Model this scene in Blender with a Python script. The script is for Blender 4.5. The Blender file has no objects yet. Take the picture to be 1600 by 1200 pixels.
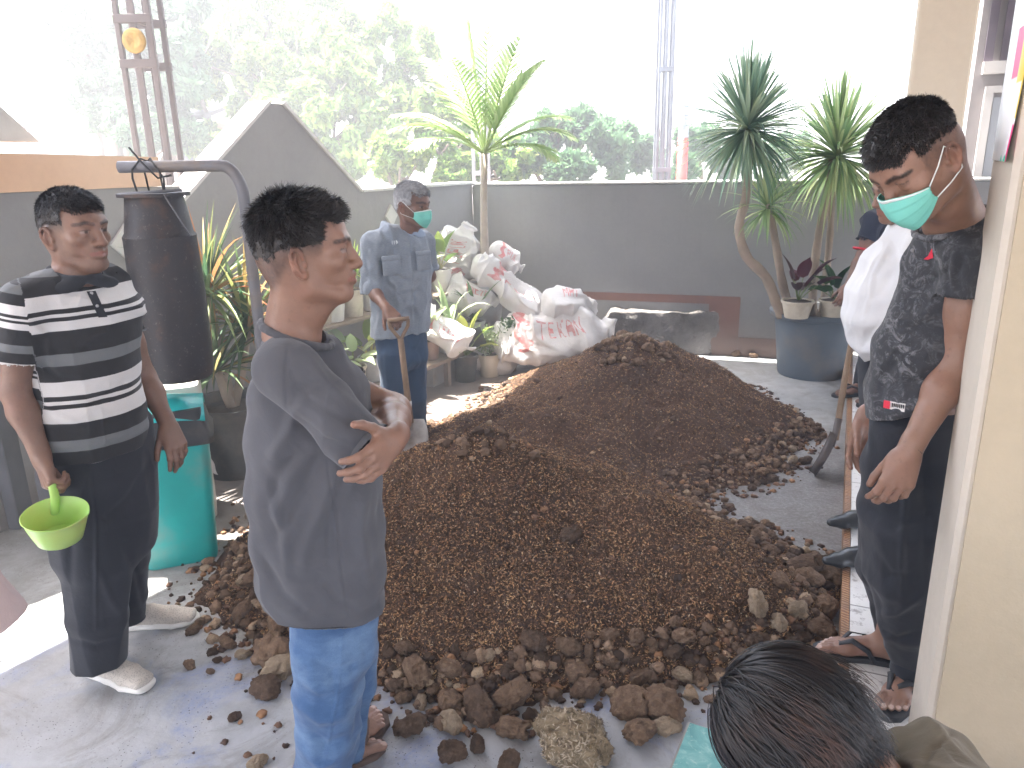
import bpy, math, random
import numpy as np
from mathutils import Vector

# ------------------------------------------------------------------ camera
random.seed(7)
RNG = np.random.default_rng(11)
scn = bpy.context.scene
COL = scn.collection
rad = math.radians
FPX = 1202.0
_a = rad(16.5); _r = rad(-1.2)
CAM = np.array([0, 0, 1.73])
_F = np.array([0, math.cos(_a), -math.sin(_a)])
_U0 = np.array([0, math.sin(_a), math.cos(_a)])
_R0 = np.array([1.0, 0, 0])
_U = _U0*math.cos(_r)-_R0*math.sin(_r)
_R = _R0*math.cos(_r)+_U0*math.sin(_r)

def ray(px, py):
    return _F+_R*(px-800)/FPX+_U*(600-py)/FPX
def at(px, py, Y):
    r = ray(px, py); return CAM+r*Y/r[1]
def gr(px, py, z=0.0):
    r = ray(px, py); return CAM+r*(z-CAM[2])/r[2]
def pxm(p):
    """photograph pixels per metre at a world point"""
    return FPX/float((np.array(p)-CAM)@_F)

cd = bpy.data.cameras.new('camera'); cam = bpy.data.objects.new('camera', cd); COL.objects.link(cam)
cd.sensor_width = 36.0; cd.lens = 36.0*FPX/1600.0; cd.clip_start = 0.05; cd.clip_end = 3000
from mathutils import Matrix
M = Matrix(((_R[0], _U[0], -_F[0], CAM[0]), (_R[1], _U[1], -_F[1], CAM[1]), (_R[2], _U[2], -_F[2], CAM[2]), (0, 0, 0, 1)))
cam.matrix_world = M
scn.camera = cam

# ------------------------------------------------------------------ light
SUN_EL = 71.0
_sh = np.array([-0.93, 0.37]); _sh = _sh/np.linalg.norm(_sh)       # horizontal direction towards the sun
SUN = np.array([_sh[0]*math.cos(rad(SUN_EL)), _sh[1]*math.cos(rad(SUN_EL)), math.sin(rad(SUN_EL))])
w = bpy.data.worlds.new('World'); scn.world = w; w.use_nodes = True
nt = w.node_tree; nt.nodes.clear()
sky = nt.nodes.new('ShaderNodeTexSky'); sky.sky_type = 'NISHITA'; sky.sun_disc = False
sky.sun_elevation = rad(SUN_EL); sky.sun_rotation = math.atan2(SUN[0], SUN[1])
sky.dust_density = 4.0; sky.air_density = 1.0; sky.ozone_density = 1.0
bg = nt.nodes.new('ShaderNodeBackground'); bg.inputs[1].default_value = 0.15
wo = nt.nodes.new('ShaderNodeOutputWorld')
nt.links.new(sky.outputs[0], bg.inputs[0]); nt.links.new(bg.outputs[0], wo.inputs[0])
sl = bpy.data.lights.new('sun', 'SUN'); sl.energy = 4.6; sl.angle = rad(0.5); sl.color = (1.0, 0.955, 0.89)
so = bpy.data.objects.new('sun', sl); COL.objects.link(so)
so.rotation_euler = Vector((-SUN[0], -SUN[1], -SUN[2])).to_track_quat('-Z', 'Y').to_euler()
scn.view_settings.view_transform = 'Standard'; scn.view_settings.look = 'None'
scn.view_settings.exposure = 3.58; scn.view_settings.gamma = 1.0
scn.render.engine = 'CYCLES'

# ------------------------------------------------------------------ materials
def lin(c):
    return tuple((x/12.92 if x <= 0.04045 else ((x+0.055)/1.055)**2.4) for x in c)
class NB:
    def __init__(s, name):
        s.m = bpy.data.materials.new(name); s.m.use_nodes = True
        s.t = s.m.node_tree; s.n = s.t.nodes
        s.b = s.n['Principled BSDF']; s.out = s.n['Material Output']
    def node(s, typ, **kw):
        nd = s.n.new(typ)
        for k, v in kw.items():
            if k.startswith('i_'):
                nd.inputs[k[2:].replace('_', ' ')].default_value = v
            else: setattr(nd, k, v)
        return nd
    def link(s, a, b): s.t.links.new(a, b)
    def coord(s, kind='Object', scale=None):
        c = s.node('ShaderNodeTexCoord').outputs[kind]
        if scale is not None:
            mp = s.node('ShaderNodeMapping'); mp.inputs['Scale'].default_value = scale
            s.link(c, mp.inputs[0]); c = mp.outputs[0]
        return c
    def noise(s, co, scale, detail=4, rough=.55, dist=0):
        nd = s.node('ShaderNodeTexNoise'); nd.inputs['Scale'].default_value = scale
        nd.inputs['Detail'].default_value = detail; nd.inputs['Roughness'].default_value = rough
        nd.inputs['Distortion'].default_value = dist
        s.link(co, nd.inputs['Vector']); return nd.outputs['Fac']
    def ramp(s, fac, stops, interp='LINEAR'):
        r = s.node('ShaderNodeValToRGB'); r.color_ramp.interpolation = interp
        el = r.color_ramp.elements
        while len(el) < len(stops): el.new(0.5)
        for e, (p, c) in zip(el, stops):
            e.position = p; e.color = (c[0], c[1], c[2], 1) if hasattr(c, '__len__') else (c, c, c, 1)
        s.link(fac, r.inputs[0]); return r.outputs[0]
    def mix(s, fac, a, b, blend='MIX'):
        x = s.node('ShaderNodeMix', data_type='RGBA', blend_type=blend)
        for i, v in ((0, fac), (6, a), (7, b)):
            if isinstance(v, (int, float)): x.inputs[i].default_value = v
            elif isinstance(v, tuple): x.inputs[i].default_value = (v[0], v[1], v[2], 1)
            else: s.link(v, x.inputs[i])
        return x.outputs[2]
    def math(s, op, a, b=None):
        x = s.node('ShaderNodeMath', operation=op)
        for i, v in ((0, a), (1, b)):
            if v is None: continue
            if isinstance(v, (int, float)): x.inputs[i].default_value = v
            else: s.link(v, x.inputs[i])
        return x.outputs[0]
    def bump(s, h, strength=.3, dist=.01, prev=None):
        b = s.node('ShaderNodeBump'); b.inputs['Strength'].default_value = strength; b.inputs['Distance'].default_value = dist
        s.link(h, b.inputs['Height'])
        if prev is not None: s.link(prev, b.inputs['Normal'])
        return b.outputs[0]
    def fin(s, col=None, rough=.6, nrm=None, spec=None, metal=None, sss=None, trans=None):
        if col is not None:
            if isinstance(col, tuple): s.b.inputs['Base Color'].default_value = (col[0], col[1], col[2], 1)
            else: s.link(col, s.b.inputs['Base Color'])
        if isinstance(rough, (int, float)): s.b.inputs['Roughness'].default_value = rough
        else: s.link(rough, s.b.inputs['Roughness'])
        if nrm is not None: s.link(nrm, s.b.inputs['Normal'])
        if spec is not None: s.b.inputs['Specular IOR Level'].default_value = spec
        if metal is not None: s.b.inputs['Metallic'].default_value = metal
        return s.m

def simple(name, col, rough=.6, var=.25, scale=6, bump=.15, bscale=80, spec=.4, metal=0, dirt=None, dscale=3, bdist=.004):
    """paint / plastic / stone with tonal variation, optional dirt colour and fine bump"""
    b = NB(name); co = b.coord()
    n = b.noise(co, scale, 5)
    d = tuple(c*(1-var) for c in col); l = tuple(min(1, c*(1+var)) for c in col)
    c = b.ramp(n, [(.3, d), (.7, l)])
    if dirt is not None:
        dn = b.ramp(b.noise(co, dscale, 7, .65), [(.48, 0), (.66, 1)])
        c = b.mix(dn, c, dirt)
    nr = b.bump(b.noise(co, bscale, 4), bump, bdist)
    return b.fin(c, rough, nr, spec, metal)

def leaf_mat(name, cols, trans=.45, rough=.45):
    """thin leaf: diffuse + translucent, tint varied per leaf by the 'rnd' attribute"""
    b = NB(name)
    a = b.node('ShaderNodeAttribute', attribute_name='rnd').outputs['Fac']
    c = b.ramp(a, [(i/(max(1, len(cols)-1)), cc) for i, cc in enumerate(cols)])
    b.link(c, b.b.inputs['Base Color']); b.b.inputs['Roughness'].default_value = rough
    b.b.inputs['Specular IOR Level'].default_value = .35
    tr = b.node('ShaderNodeBsdfTranslucent'); b.link(c, tr.inputs[0])
    mx = b.node('ShaderNodeMixShader'); mx.inputs[0].default_value = trans
    b.link(b.b.outputs[0], mx.inputs[1]); b.link(tr.outputs[0], mx.inputs[2]); b.link(mx.outputs[0], b.out.inputs[0])
    return b.m

# ------------------------------------------------------------------ objects
def tag(o, label=None, cat=None, group=None, kind=None):
    if label: o['label'] = label
    if cat: o['category'] = cat
    if group: o['group'] = group
    if kind: o['kind'] = kind
    return o
def empty(name, loc, label, cat, group=None):
    o = bpy.data.objects.new(name, None); COL.objects.link(o); o.location = tuple(map(float, loc)); o.empty_display_size = .1
    return tag(o, label, cat, group)
def link_mesh(name, me, mats, parent=None, smooth=True):
    o = bpy.data.objects.new(name, me); COL.objects.link(o)
    for m in (mats if isinstance(mats, (list, tuple)) else [mats]): me.materials.append(m)
    if smooth and len(me.polygons): me.polygons.foreach_set('use_smooth', np.ones(len(me.polygons), dtype=bool))
    if parent is not None:
        o.parent = parent
        par = np.zeros(3); q = parent
        while q is not None: par += np.array(q.location); q = q.parent
        o.location = tuple(-par)          # mesh data is written in world coordinates
    return o
def np_mesh(name, V, Fc, nside=4):
    V = np.asarray(V, dtype=np.float32); Fc = np.asarray(Fc, dtype=np.int32)
    me = bpy.data.meshes.new(name)
    me.vertices.add(len(V)); me.vertices.foreach_set('co', V.ravel())
    nf = len(Fc); me.loops.add(nf*nside); me.loops.foreach_set('vertex_index', Fc.ravel())
    me.polygons.add(nf); me.polygons.foreach_set('loop_start', np.arange(nf, dtype=np.int32)*nside)
    me.polygons.foreach_set('loop_total', np.full(nf, nside, dtype=np.int32))
    me.update(calc_edges=True)
    return me
def set_attr(me, name, vals, domain='POINT'):
    vals = np.asarray(vals, dtype=np.float32)
    if vals.ndim == 1:
        a = me.attributes.new(name, 'FLOAT', domain); a.data.foreach_set('value', vals)
    else:
        a = me.attributes.new(name, 'FLOAT_COLOR', domain)
        a.data.foreach_set('color', np.concatenate([vals, np.ones((len(vals), 1), dtype=np.float32)], 1).ravel())

class MB:
    """collects polygons and links them as ONE mesh object"""
    def __init__(s): s.v = []; s.f = []; s.r = []
    def add(s, V, Fs, rnd=None):
        o = len(s.v); s.v += [tuple(map(float, p)) for p in V]; s.f += [tuple(i+o for i in f) for f in Fs]
        s.r += [random.random() if rnd is None else rnd]*len(V); return s
    def box(s, c, size, ax=None, ay=None, az=None, bevel=0, taper=1.0):
        c = np.array(c, float); sx, sy, sz = [q/2 for q in size]
        ax = np.array([1, 0, 0.]) if ax is None else np.array(ax, float)/np.linalg.norm(ax)
        az = np.array([0, 0, 1.]) if az is None else np.array(az, float)/np.linalg.norm(az)
        ay = np.cross(az, ax) if ay is None else np.array(ay, float)/np.linalg.norm(ay)
        b = min(bevel, sx*.9, sy*.9, sz*.9)
        if b <= 0:
            V = [c+ax*i*sx*(taper if k < 0 else 1)+ay*j*sy*(taper if k < 0 else 1)+az*k*sz for k in (-1, 1) for j in (-1, 1) for i in (-1, 1)]
            return s.add(V, [(0, 2, 3, 1), (4, 5, 7, 6), (0, 1, 5, 4), (2, 6, 7, 3), (0, 4, 6, 2), (1, 3, 7, 5)])
        V = []; idx = {}
        for k in (-1, 1):
            for j in (-1, 1):
                for i in (-1, 1):
                    for q in range(3):
                        d = [sx, sy, sz]; 
                        for m in range(3):
                            if m != q: d[m] -= b
                        idx[(i, j, k, q)] = len(V); V.append(c+ax*i*d[0]+ay*j*d[1]+az*k*d[2])
        Fs = []
        for q in range(3):
            a, e = [m for m in range(3) if m != q]
            for sg in (-1, 1):
                ring = []
                for (u, v_) in ((-1, -1), (1, -1), (1, 1), (-1, 1)):
                    t = [0, 0, 0]; t[q] = sg; t[a] = u; t[e] = v_; ring.append(idx[(t[0], t[1], t[2], q)])
                if (sg > 0) != (q != 1): ring = ring[::-1]
                Fs.append(tuple(ring))
        for q in range(3):           # edges along axis q
            a, e = [m for m in range(3) if m != q]
            for u in (-1, 1):
                for v_ in (-1, 1):
                    r = []
                    for sg in (-1, 1):
                        t = [0, 0, 0]; t[q] = sg; t[a] = u; t[e] = v_
                        r.append((idx[(*t, a)], idx[(*t, e)]))
                    fc = (r[0][0], r[0][1], r[1][1], r[1][0])
                    Fs.append(fc if (u*v_ > 0) == (q != 1) else fc[::-1])
        for i in (-1, 1):
            for j in (-1, 1):
                for k in (-1, 1):
                    f = (idx[(i, j, k, 0)], idx[(i, j, k, 1)], idx[(i, j, k, 2)]); Fs.append(f if i*j*k > 0 else f[::-1])
        return s.add(V, Fs)
    def tube(s, pts, radii, n=10, cap=True, rnd=None):
        pts = [np.array(p, float) for p in pts]
        if isinstance(radii, (int, float)): radii = [radii]*len(pts)
        V = []; ref = np.array([.13, .31, .94])
        t0 = pts[1]-pts[0]; a = np.cross(t0, ref); a /= np.linalg.norm(a)+1e-9
        for i, p in enumerate(pts):
            t = pts[min(i+1, len(pts)-1)]-pts[max(i-1, 0)]; t /= np.linalg.norm(t)+1e-9
            a = a-t*(a@t); a /= np.linalg.norm(a)+1e-9; b = np.cross(t, a)
            for j in range(n):
                th = 2*math.pi*j/n; V.append(p+radii[i]*(a*math.cos(th)+b*math.sin(th)))
        Fs = [(i*n+j, i*n+(j+1) % n, (i+1)*n+(j+1) % n, (i+1)*n+j) for i in range(len(pts)-1) for j in range(n)]
        if cap: Fs += [tuple(range(n))[::-1], tuple(range((len(pts)-1)*n, len(pts)*n))]
        return s.add(V, Fs, rnd)
    def lathe(s, c, prof, n=32, sx=1, sy=1, wob=0, tilt=None):
        """prof: list of (r, z); open surface of revolution round a vertical axis at c"""
        c = np.array(c, float); V = []
        for (r, z) in prof:
            for j in range(n):
                th = 2*math.pi*j/n; q = r*(1+wob*math.sin(3*th+z*20))
                V.append(c+np.array([q*sx*math.cos(th), q*sy*math.sin(th), z]))
        Fs = [(i*n+j, i*n+(j+1) % n, (i+1)*n+(j+1) % n, (i+1)*n+j) for i in range(len(prof)-1) for j in range(n)]
        if prof[0][0] > 1e-4: Fs.append(tuple(range(n))[::-1])
        if prof[-1][0] > 1e-4: Fs.append(tuple(range((len(prof)-1)*n, len(prof)*n)))
        return s.add(V, Fs)
    def prism(s, poly, off):
        """closed polygon (3-D points) extruded by vector off"""
        off = np.array(off, float); n = len(poly); V = [np.array(p, float) for p in poly]+[np.array(p, float)+off for p in poly]
        Fs = [tuple(range(n))[::-1], tuple(range(n, 2*n))]+[(i, (i+1) % n, n+(i+1) % n, n+i) for i in range(n)]
        return s.add(V, Fs)
    def blade(s, base, d, L, wd, droop=.5, n=5, fold=.25, rnd=None, up=(0, 0, 1)):
        """strap leaf: starts along d, bends down by droop"""
        base = np.array(base, float); d = np.array(d, float); d /= np.linalg.norm(d); p = base.copy(); V = []
        for i in range(n+1):
            t = i/n; side = np.cross(d, up); side /= np.linalg.norm(side)+1e-6; nr = np.cross(side, d)
            ww = wd*(math.sin(math.pi*min(1, .18+t*.82))**.6)*(1-t**3*.85) if t < 1 else wd*.04
            V += [p-side*ww/2+nr*ww*fold, p, p+side*ww/2+nr*ww*fold]
            p = p+d*L/n; d = d+np.array([0, 0, -1.0])*droop/n*(.4+1.2*t); d /= np.linalg.norm(d)
        Fs = []
        for i in range(n):
            k = i*3; Fs += [(k, k+1, k+4, k+3), (k+1, k+2, k+5, k+4)]
        return s.add(V, Fs, rnd)
    def build(s, name, mats, parent=None, smooth=True, sharp=None):
        me = bpy.data.meshes.new(name); me.from_pydata(s.v, [], s.f); me.update()
        a = me.attributes.new('rnd', 'FLOAT', 'POINT'); a.data.foreach_set('value', np.array(s.r, dtype=np.float32))
        o = link_mesh(name, me, mats, parent, smooth)
        if smooth and sharp:
            me.set_sharp_from_angle(angle=rad(sharp))
        return o

# ------------------------------------------------------------------ numpy noise
def _hash(ix, iy, iz):
    h = (ix*374761393+iy*668265263+iz*2147483647+1274126177) & 0x7fffffff
    h = ((h ^ (h >> 13))*1274126177) & 0x7fffffff
    h = (h ^ (h >> 16)) & 0xffffff
    return h/float(0xffffff)
def vnoise(P):
    P = np.asarray(P, dtype=np.float64); I = np.floor(P).astype(np.int64); Fp = P-I; Fp = Fp*Fp*(3-2*Fp)
    r = 0
    for dx in (0, 1):
        for dy in (0, 1):
            for dz in (0, 1):
                wgt = (Fp[:, 0] if dx else 1-Fp[:, 0])*(Fp[:, 1] if dy else 1-Fp[:, 1])*(Fp[:, 2] if dz else 1-Fp[:, 2])
                r = r+wgt*_hash(I[:, 0]+dx, I[:, 1]+dy, I[:, 2]+dz)
    return r*2-1
def fbm(P, oct=4, gain=.5):
    r = 0; a = 1; f = 1; P = np.asarray(P, dtype=np.float64)
    for i in range(oct): r = r+a*vnoise(P*f+i*17.3); a *= gain; f *= 2.03
    return r

# ------------------------------------------------------------------ implicit modelling
def nv(v): v = np.array(v, float); return v/(np.linalg.norm(v)+1e-12)
class SDF:
    def __init__(s): s.p = []
    def _add(s, fn, lo, hi, op, k): s.p.append((fn, np.array(lo), np.array(hi), op, k)); return s
    def cone(s, a, b, ra, rb, k=.01, op='u'):
        a = np.array(a, float); b = np.array(b, float); ab = b-a; L2 = ab@ab+1e-12; m = max(ra, rb)
        def fn(P):
            t = np.clip(((P-a)@ab)/L2, 0, 1); return np.linalg.norm(P-a-t[:, None]*ab, axis=1)-(ra+(rb-ra)*t)
        return s._add(fn, np.minimum(a, b)-m, np.maximum(a, b)+m, op, k)
    def chain(s, pts, rs, k=.01, op='u'):
        for i in range(len(pts)-1): s.cone(pts[i], pts[i+1], rs[i], rs[i+1], k if i == 0 else min(k, .004), op)
        return s
    def ell(s, c, r, Rm=None, k=.01, op='u'):
        c = np.array(c, float); r = np.array(r if hasattr(r, '__len__') else [r]*3, float); Rm = np.eye(3) if Rm is None else np.array(Rm, float)
        def fn(P):
            q = (P-c)@Rm.T; k0 = np.linalg.norm(q/r, axis=1); k1 = np.linalg.norm(q/(r*r), axis=1)+1e-9
            return k0*(k0-1)/k1
        m = r.max(); return s._add(fn, c-m, c+m, op, k)
    def loft(s, nodes, k=.01, op='u', kk=.004, cap=.6):
        """nodes: (centre, lateral axis, r lateral, r other)"""
        C = [np.array(n[0], float) for n in nodes]
        m = max(max(n[2], n[3]) for n in nodes)
        def fn(P):
            D = None
            for i in range(len(C)-1):
                ax = C[i+1]-C[i]; L = np.linalg.norm(ax); ax = ax/L
                q = P-C[i]; w0 = q@ax; t = np.clip(w0/L, 0, 1)
                l = nodes[i][1]*(1-t[:, None])+nodes[i+1][1]*t[:, None]; l = l-(l@ax)[:, None]*ax; l /= np.linalg.norm(l, axis=1)[:, None]
                v = np.cross(ax, l); e = w0-t*L
                rx = nodes[i][2]*(1-t)+nodes[i+1][2]*t; ry = nodes[i][3]*(1-t)+nodes[i+1][3]*t; rz = np.minimum(rx, ry)*cap
                u = (q*l).sum(1); vv = (q*v).sum(1)
                k0 = np.sqrt((u/rx)**2+(vv/ry)**2+(e/rz)**2); k1 = np.sqrt((u/rx**2)**2+(vv/ry**2)**2+(e/rz**2)**2)+1e-9
                d = k0*(k0-1)/k1
                if D is None: D = d
                else:
                    h = np.maximum(kk-np.abs(D-d), 0)/kk; D = np.minimum(D, d)-h*h*kk*.25
            return D
        lo = np.min(C, axis=0)-m; hi = np.max(C, axis=0)+m
        return s._add(fn, lo, hi, op, k)
    def plane(s, c, n, k=.003):
        """cut away the side the normal points to"""
        c = np.array(c, float); n = nv(n)
        s.p.append((lambda P: (P-c)@n, None, None, 'i', k)); return s
    def ev(s, P, mg):
        d = np.full(len(P), .5)
        for fn, lo, hi, op, k in s.p:
            if lo is None: idx = np.arange(len(P))
            else:
                m = mg+k
                idx = np.nonzero(((P > lo-m) & (P < hi+m)).all(1))[0]
            if len(idx) == 0: continue
            q = fn(P[idx]); a = d[idx]
            if op == 'u': h = np.maximum(k-np.abs(a-q), 0)/k; d[idx] = np.minimum(a, q)-h*h*k*.25
            elif op == 's': q = -q; h = np.maximum(k-np.abs(a-q), 0)/k; d[idx] = np.maximum(a, q)+h*h*k*.25
            else: h = np.maximum(k-np.abs(a-q), 0)/k; d[idx] = np.maximum(a, q)+h*h*k*.25
        return d
    def mesh(s, h, smooth=1):
        us = [p for p in s.p if p[3] == 'u']
        lo = np.min([p[1] for p in us], axis=0)-h*8; hi = np.max([p[2] for p in us], axis=0)+h*8
        cs = 4; nc = np.ceil((hi-lo)/(h*cs)).astype(int)+1
        g = np.stack(np.meshgrid(*[np.arange(n) for n in nc], indexing='ij'), -1).reshape(-1, 3)
        mg = h*cs*1.6
        dc = s.ev(lo+g*h*cs, mg)
        sel = g[np.abs(dc) < h*cs*1.35]
        nf = nc*cs+5; act = np.zeros(nf, dtype=bool)
        off = np.arange(-2, 3)
        for ox in off:
            for oy in off:
                for oz in off:
                    q = sel*cs+2+np.array([ox, oy, oz]); act[q[:, 0], q[:, 1], q[:, 2]] = True
        I = np.stack(np.nonzero(act), -1); Dn = np.full(nf, np.nan, dtype=np.float32)
        base = lo-2*h
        vals = np.empty(len(I), dtype=np.float32)
        for a in range(0, len(I), 400000):
            vals[a:a+400000] = s.ev(base+I[a:a+400000]*h, mg)
        Dn[I[:, 0], I[:, 1], I[:, 2]] = vals
        # candidate cells
        I = I[(I < np.array(nf)-1).all(1)]
        cor = np.array([[i, j, k] for i in (0, 1) for j in (0, 1) for k in (0, 1)])
        cv = np.stack([Dn[I[:, 0]+c[0], I[:, 1]+c[1], I[:, 2]+c[2]] for c in cor], 1)
        ok = np.isfinite(cv).all(1) & (cv.min(1) < 0) & (cv.max(1) >= 0)
        I = I[ok]; cv = cv[ok]; n = len(I)
        acc = np.zeros((n, 3)); cnt = np.zeros(n)
        for a in range(8):
            for b in range(a+1, 8):
                if np.abs(cor[a]-cor[b]).sum() != 1: continue
                va = cv[:, a]; vb = cv[:, b]; m = (va < 0) != (vb < 0)
                t = np.where(m, va/(va-vb+1e-20), 0)
                acc[m] += cor[a]+(cor[b]-cor[a])*t[m, None]; cnt[m] += 1
        V = base+(I+acc/cnt[:, None])*h
        idm = np.full(nf, -1, dtype=np.int32); idm[I[:, 0], I[:, 1], I[:, 2]] = np.arange(n)
        Fs = []
        for ax in range(3):
            u, v = (ax+1) % 3, (ax+2) % 3
            e = np.zeros(3, int); e[ax] = 1; eu = np.zeros(3, int); eu[u] = 1; ev_ = np.zeros(3, int); ev_[v] = 1
            J = I[(I[:, u] > 0) & (I[:, v] > 0)]
            d0 = Dn[J[:, 0], J[:, 1], J[:, 2]]; J1 = J+e; d1 = Dn[J1[:, 0], J1[:, 1], J1[:, 2]]
            m = (d0 < 0) != (d1 < 0); J = J[m]; s0 = d0[m] < 0
            def gid(q): return idm[q[:, 0], q[:, 1], q[:, 2]]
            a = gid(J); b = gid(J-eu); c = gid(J-eu-ev_); d = gid(J-ev_)
            Q = np.stack([a, b, c, d], 1); Q[~s0] = Q[~s0][:, ::-1]
            Q = Q[(Q >= 0).all(1)]; Fs.append(Q)
        Fs = np.concatenate(Fs)
        for _ in range(smooth):
            S = np.zeros_like(V); Cn = np.zeros(len(V))
            for a, b in ((0, 1), (1, 2), (2, 3), (3, 0)):
                for x, y in ((a, b), (b, a)):
                    for c in range(3): S[:, c] += np.bincount(Fs[:, x], V[Fs[:, y], c], len(V))
                    Cn += np.bincount(Fs[:, x], minlength=len(V))
            V = V*.5+.5*S/np.maximum(Cn, 1)[:, None]
        return V, Fs
def normals(V, Fs):
    n = np.cross(V[Fs[:, 1]]-V[Fs[:, 0]], V[Fs[:, 3]]-V[Fs[:, 0]]); N = np.zeros_like(V)
    for j in range(4):
        for c in range(3): N[:, c] += np.bincount(Fs[:, j], n[:, c], len(V))
    return N/(np.linalg.norm(N, axis=1)[:, None]+1e-12)
def seg_dist(P, a, b):
    a = np.array(a, float); b = np.array(b, float); ab = b-a
    t = np.clip((P-a)@ab/(ab@ab+1e-12), 0, 1); return np.linalg.norm(P-a-t[:, None]*ab, axis=1), t
def nvr(P): return P/(np.linalg.norm(P, axis=1)[:, None]+1e-9)
def fold(V, N, pts, amp, wd):
    """raise (amp>0) or sink a crease along a polyline"""
    front = np.clip(-(N*nvr(V-CAM)).sum(1)*2.5, 0, 1)
    def flat(P): q = np.atleast_2d(P)-CAM; z = q@_F; return np.stack([q@_R/z, q@_U/z, z*0], 1)*float((np.array(pts[0])-CAM)@_F)
    V0, V = V, flat(V); pts = [flat(p)[0] for p in pts]
    best = np.full(len(V), 9.0); tt = np.zeros(len(V)); m = len(pts)-1
    for i in range(m):
        d, t = seg_dist(V, pts[i], pts[i+1]); q = d < best; best[q] = d[q]; tt[q] = ((i+t)/m)[q]
    f = np.exp(-(best/wd)**2)*np.sin(np.pi*np.clip(tt, .04, .96))**.5*front
    return V0+N*(amp*f)[:, None]
# ================================================================== SETTING
H = nv((.40, .917, 0)); HX = nv((.917, -.40, 0))           # house axis (along the veranda edge) and across it
def concrete_floor():
    b = NB('yard_concrete'); co = b.coord('Object')
    n1 = b.noise(co, 1.3, 8, .62); n2 = b.noise(co, 9, 6, .6); n3 = b.noise(co, 60, 3, .7)
    c = b.ramp(n1, [(.32, (.28, .29, .30)), (.55, (.40, .41, .42)), (.72, (.50, .50, .50))])
    c = b.mix(b.ramp(n2, [(.42, 0), (.7, .55)]), c, (.22, .215, .20))
    # remains of blue paint worn into patches, only near the front of the yard
    sep = b.node('ShaderNodeSeparateXYZ'); b.link(co, sep.inputs[0])
    near = b.ramp(b.math('MULTIPLY', sep.outputs[1], .2), [(.38, 1), (.6, 0)])
    bl = b.ramp(b.noise(co, 2.7, 7, .68, .6), [(.50, 0), (.62, 1)])
    bl = b.math('MULTIPLY', b.math('MULTIPLY', bl, near), b.ramp(n3, [(.3, .25), (.6, .9)]))
    c = b.mix(bl, c, (.15, .22, .46))
    c = b.mix(b.math('MULTIPLY', near, .3), c, (.34, .36, .42))
    st_ = b.ramp(b.noise(b.coord('Object', (1, 1, 1)), 2.2, 9, .75, 1.5), [(.50, 0), (.60, .55)]); c = b.mix(st_, c, (.20, .19, .175))
    # fine litter and soil trodden in, denser round the heap
    vor = b.node('ShaderNodeTexVoronoi'); vor.inputs['Scale'].default_value = 75; b.link(co, vor.inputs['Vector'])
    sp = b.ramp(vor.outputs['Distance'], [(.10, 1), (.2, 0)])
    sp = b.math('MULTIPLY', sp, b.ramp(b.noise(co, 5, 4), [(.44, 0), (.62, 1)]))
    c = b.mix(sp, c, (.05, .04, .035))
    geo = b.node('ShaderNodeVectorMath', operation='DISTANCE'); b.link(co, geo.inputs[0]); geo.inputs[1].default_value = (1.35, 3.55, 0)
    dd = b.math('ADD', geo.outputs['Value'], b.math('MULTIPLY', b.noise(co, 3.5, 7, .7), -1.5))
    soil = b.ramp(dd, [(.0, .6), (.6, 0)])
    c = b.mix(b.math('MULTIPLY', soil, b.ramp(n3, [(.35, .5), (.55, 1)])), c, (.085, .066, .055))
    g2 = b.node('ShaderNodeVectorMath', operation='DISTANCE'); b.link(co, g2.inputs[0]); g2.inputs[1].default_value = (-.75, 5.6, 0)
    d2 = b.math('ADD', g2.outputs['Value'], b.math('MULTIPLY', b.noise(co, 4.5, 7, .7), -1.3))
    c = b.mix(b.ramp(d2, [(.2, .8), (.8, 0)]), c, (.15, .105, .08))
    g3 = b.node('ShaderNodeVectorMath', operation='DISTANCE'); b.link(co, g3.inputs[0]); g3.inputs[1].default_value = (-1.3, 3.9, 0)
    d3 = b.math('ADD', g3.outputs['Value'], b.math('MULTIPLY', b.noise(co, 5.5, 7, .7), -1.1))
    c = b.mix(b.ramp(d3, [(.0, .7), (.55, 0)]), c, (.13, .10, .08))
    wet = b.ramp(b.noise(co, 1.1, 5, .6), [(.42, .55), (.6, .8)])
    nr = b.bump(b.noise(co, 35, 8, .7), .35, .006, b.bump(n2, .3, .02))
    return b.fin(c, wet, nr, .35)
def grid_patch(name, x0, x1, y0, y1, z, mat, n=2):
    xs = np.linspace(x0, x1, n); ys = np.linspace(y0, y1, n)
    V = [(x, y, z) for y in ys for x in xs]; Fs = [(j*n+i, j*n+i+1, (j+1)*n+i+1, (j+1)*n+i) for j in range(n-1) for i in range(n-1)]
    m = MB(); m.add(V, Fs); return m.build(name, mat, None, False)
earth = simple('earth', (.22, .17, .12), .95, .3, .6)
tag(grid_patch('ground', -150, 150, -150, 150, -.012, earth), kind='structure')
yard = grid_patch('yard_floor', -4.2, 5.2, -2.0, 7.35, 0, concrete_floor()); tag(yard, kind='structure')

crk = MB(); pts = [gr(x, y, .003) for x, y in ((-60, 1050), (0, 1034), (30, 1018), (55, 1006), (72, 992), (90, 978), (108, 964), (120, 950))]; V = []
for i, p in enumerate(pts): V += [p+np.array([0, .004+.003*math.sin(i*2.3), 0]), p-np.array([0, .003+.002*math.sin(i*1.3), 0])]
crk.add(V, [(2*i, 2*i+1, 2*i+3, 2*i+2) for i in range(len(pts)-1)]); tag(crk.build('floor_crack', simple('crack_dark', (.05, .047, .045), .95), None, False), kind='structure')
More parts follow.
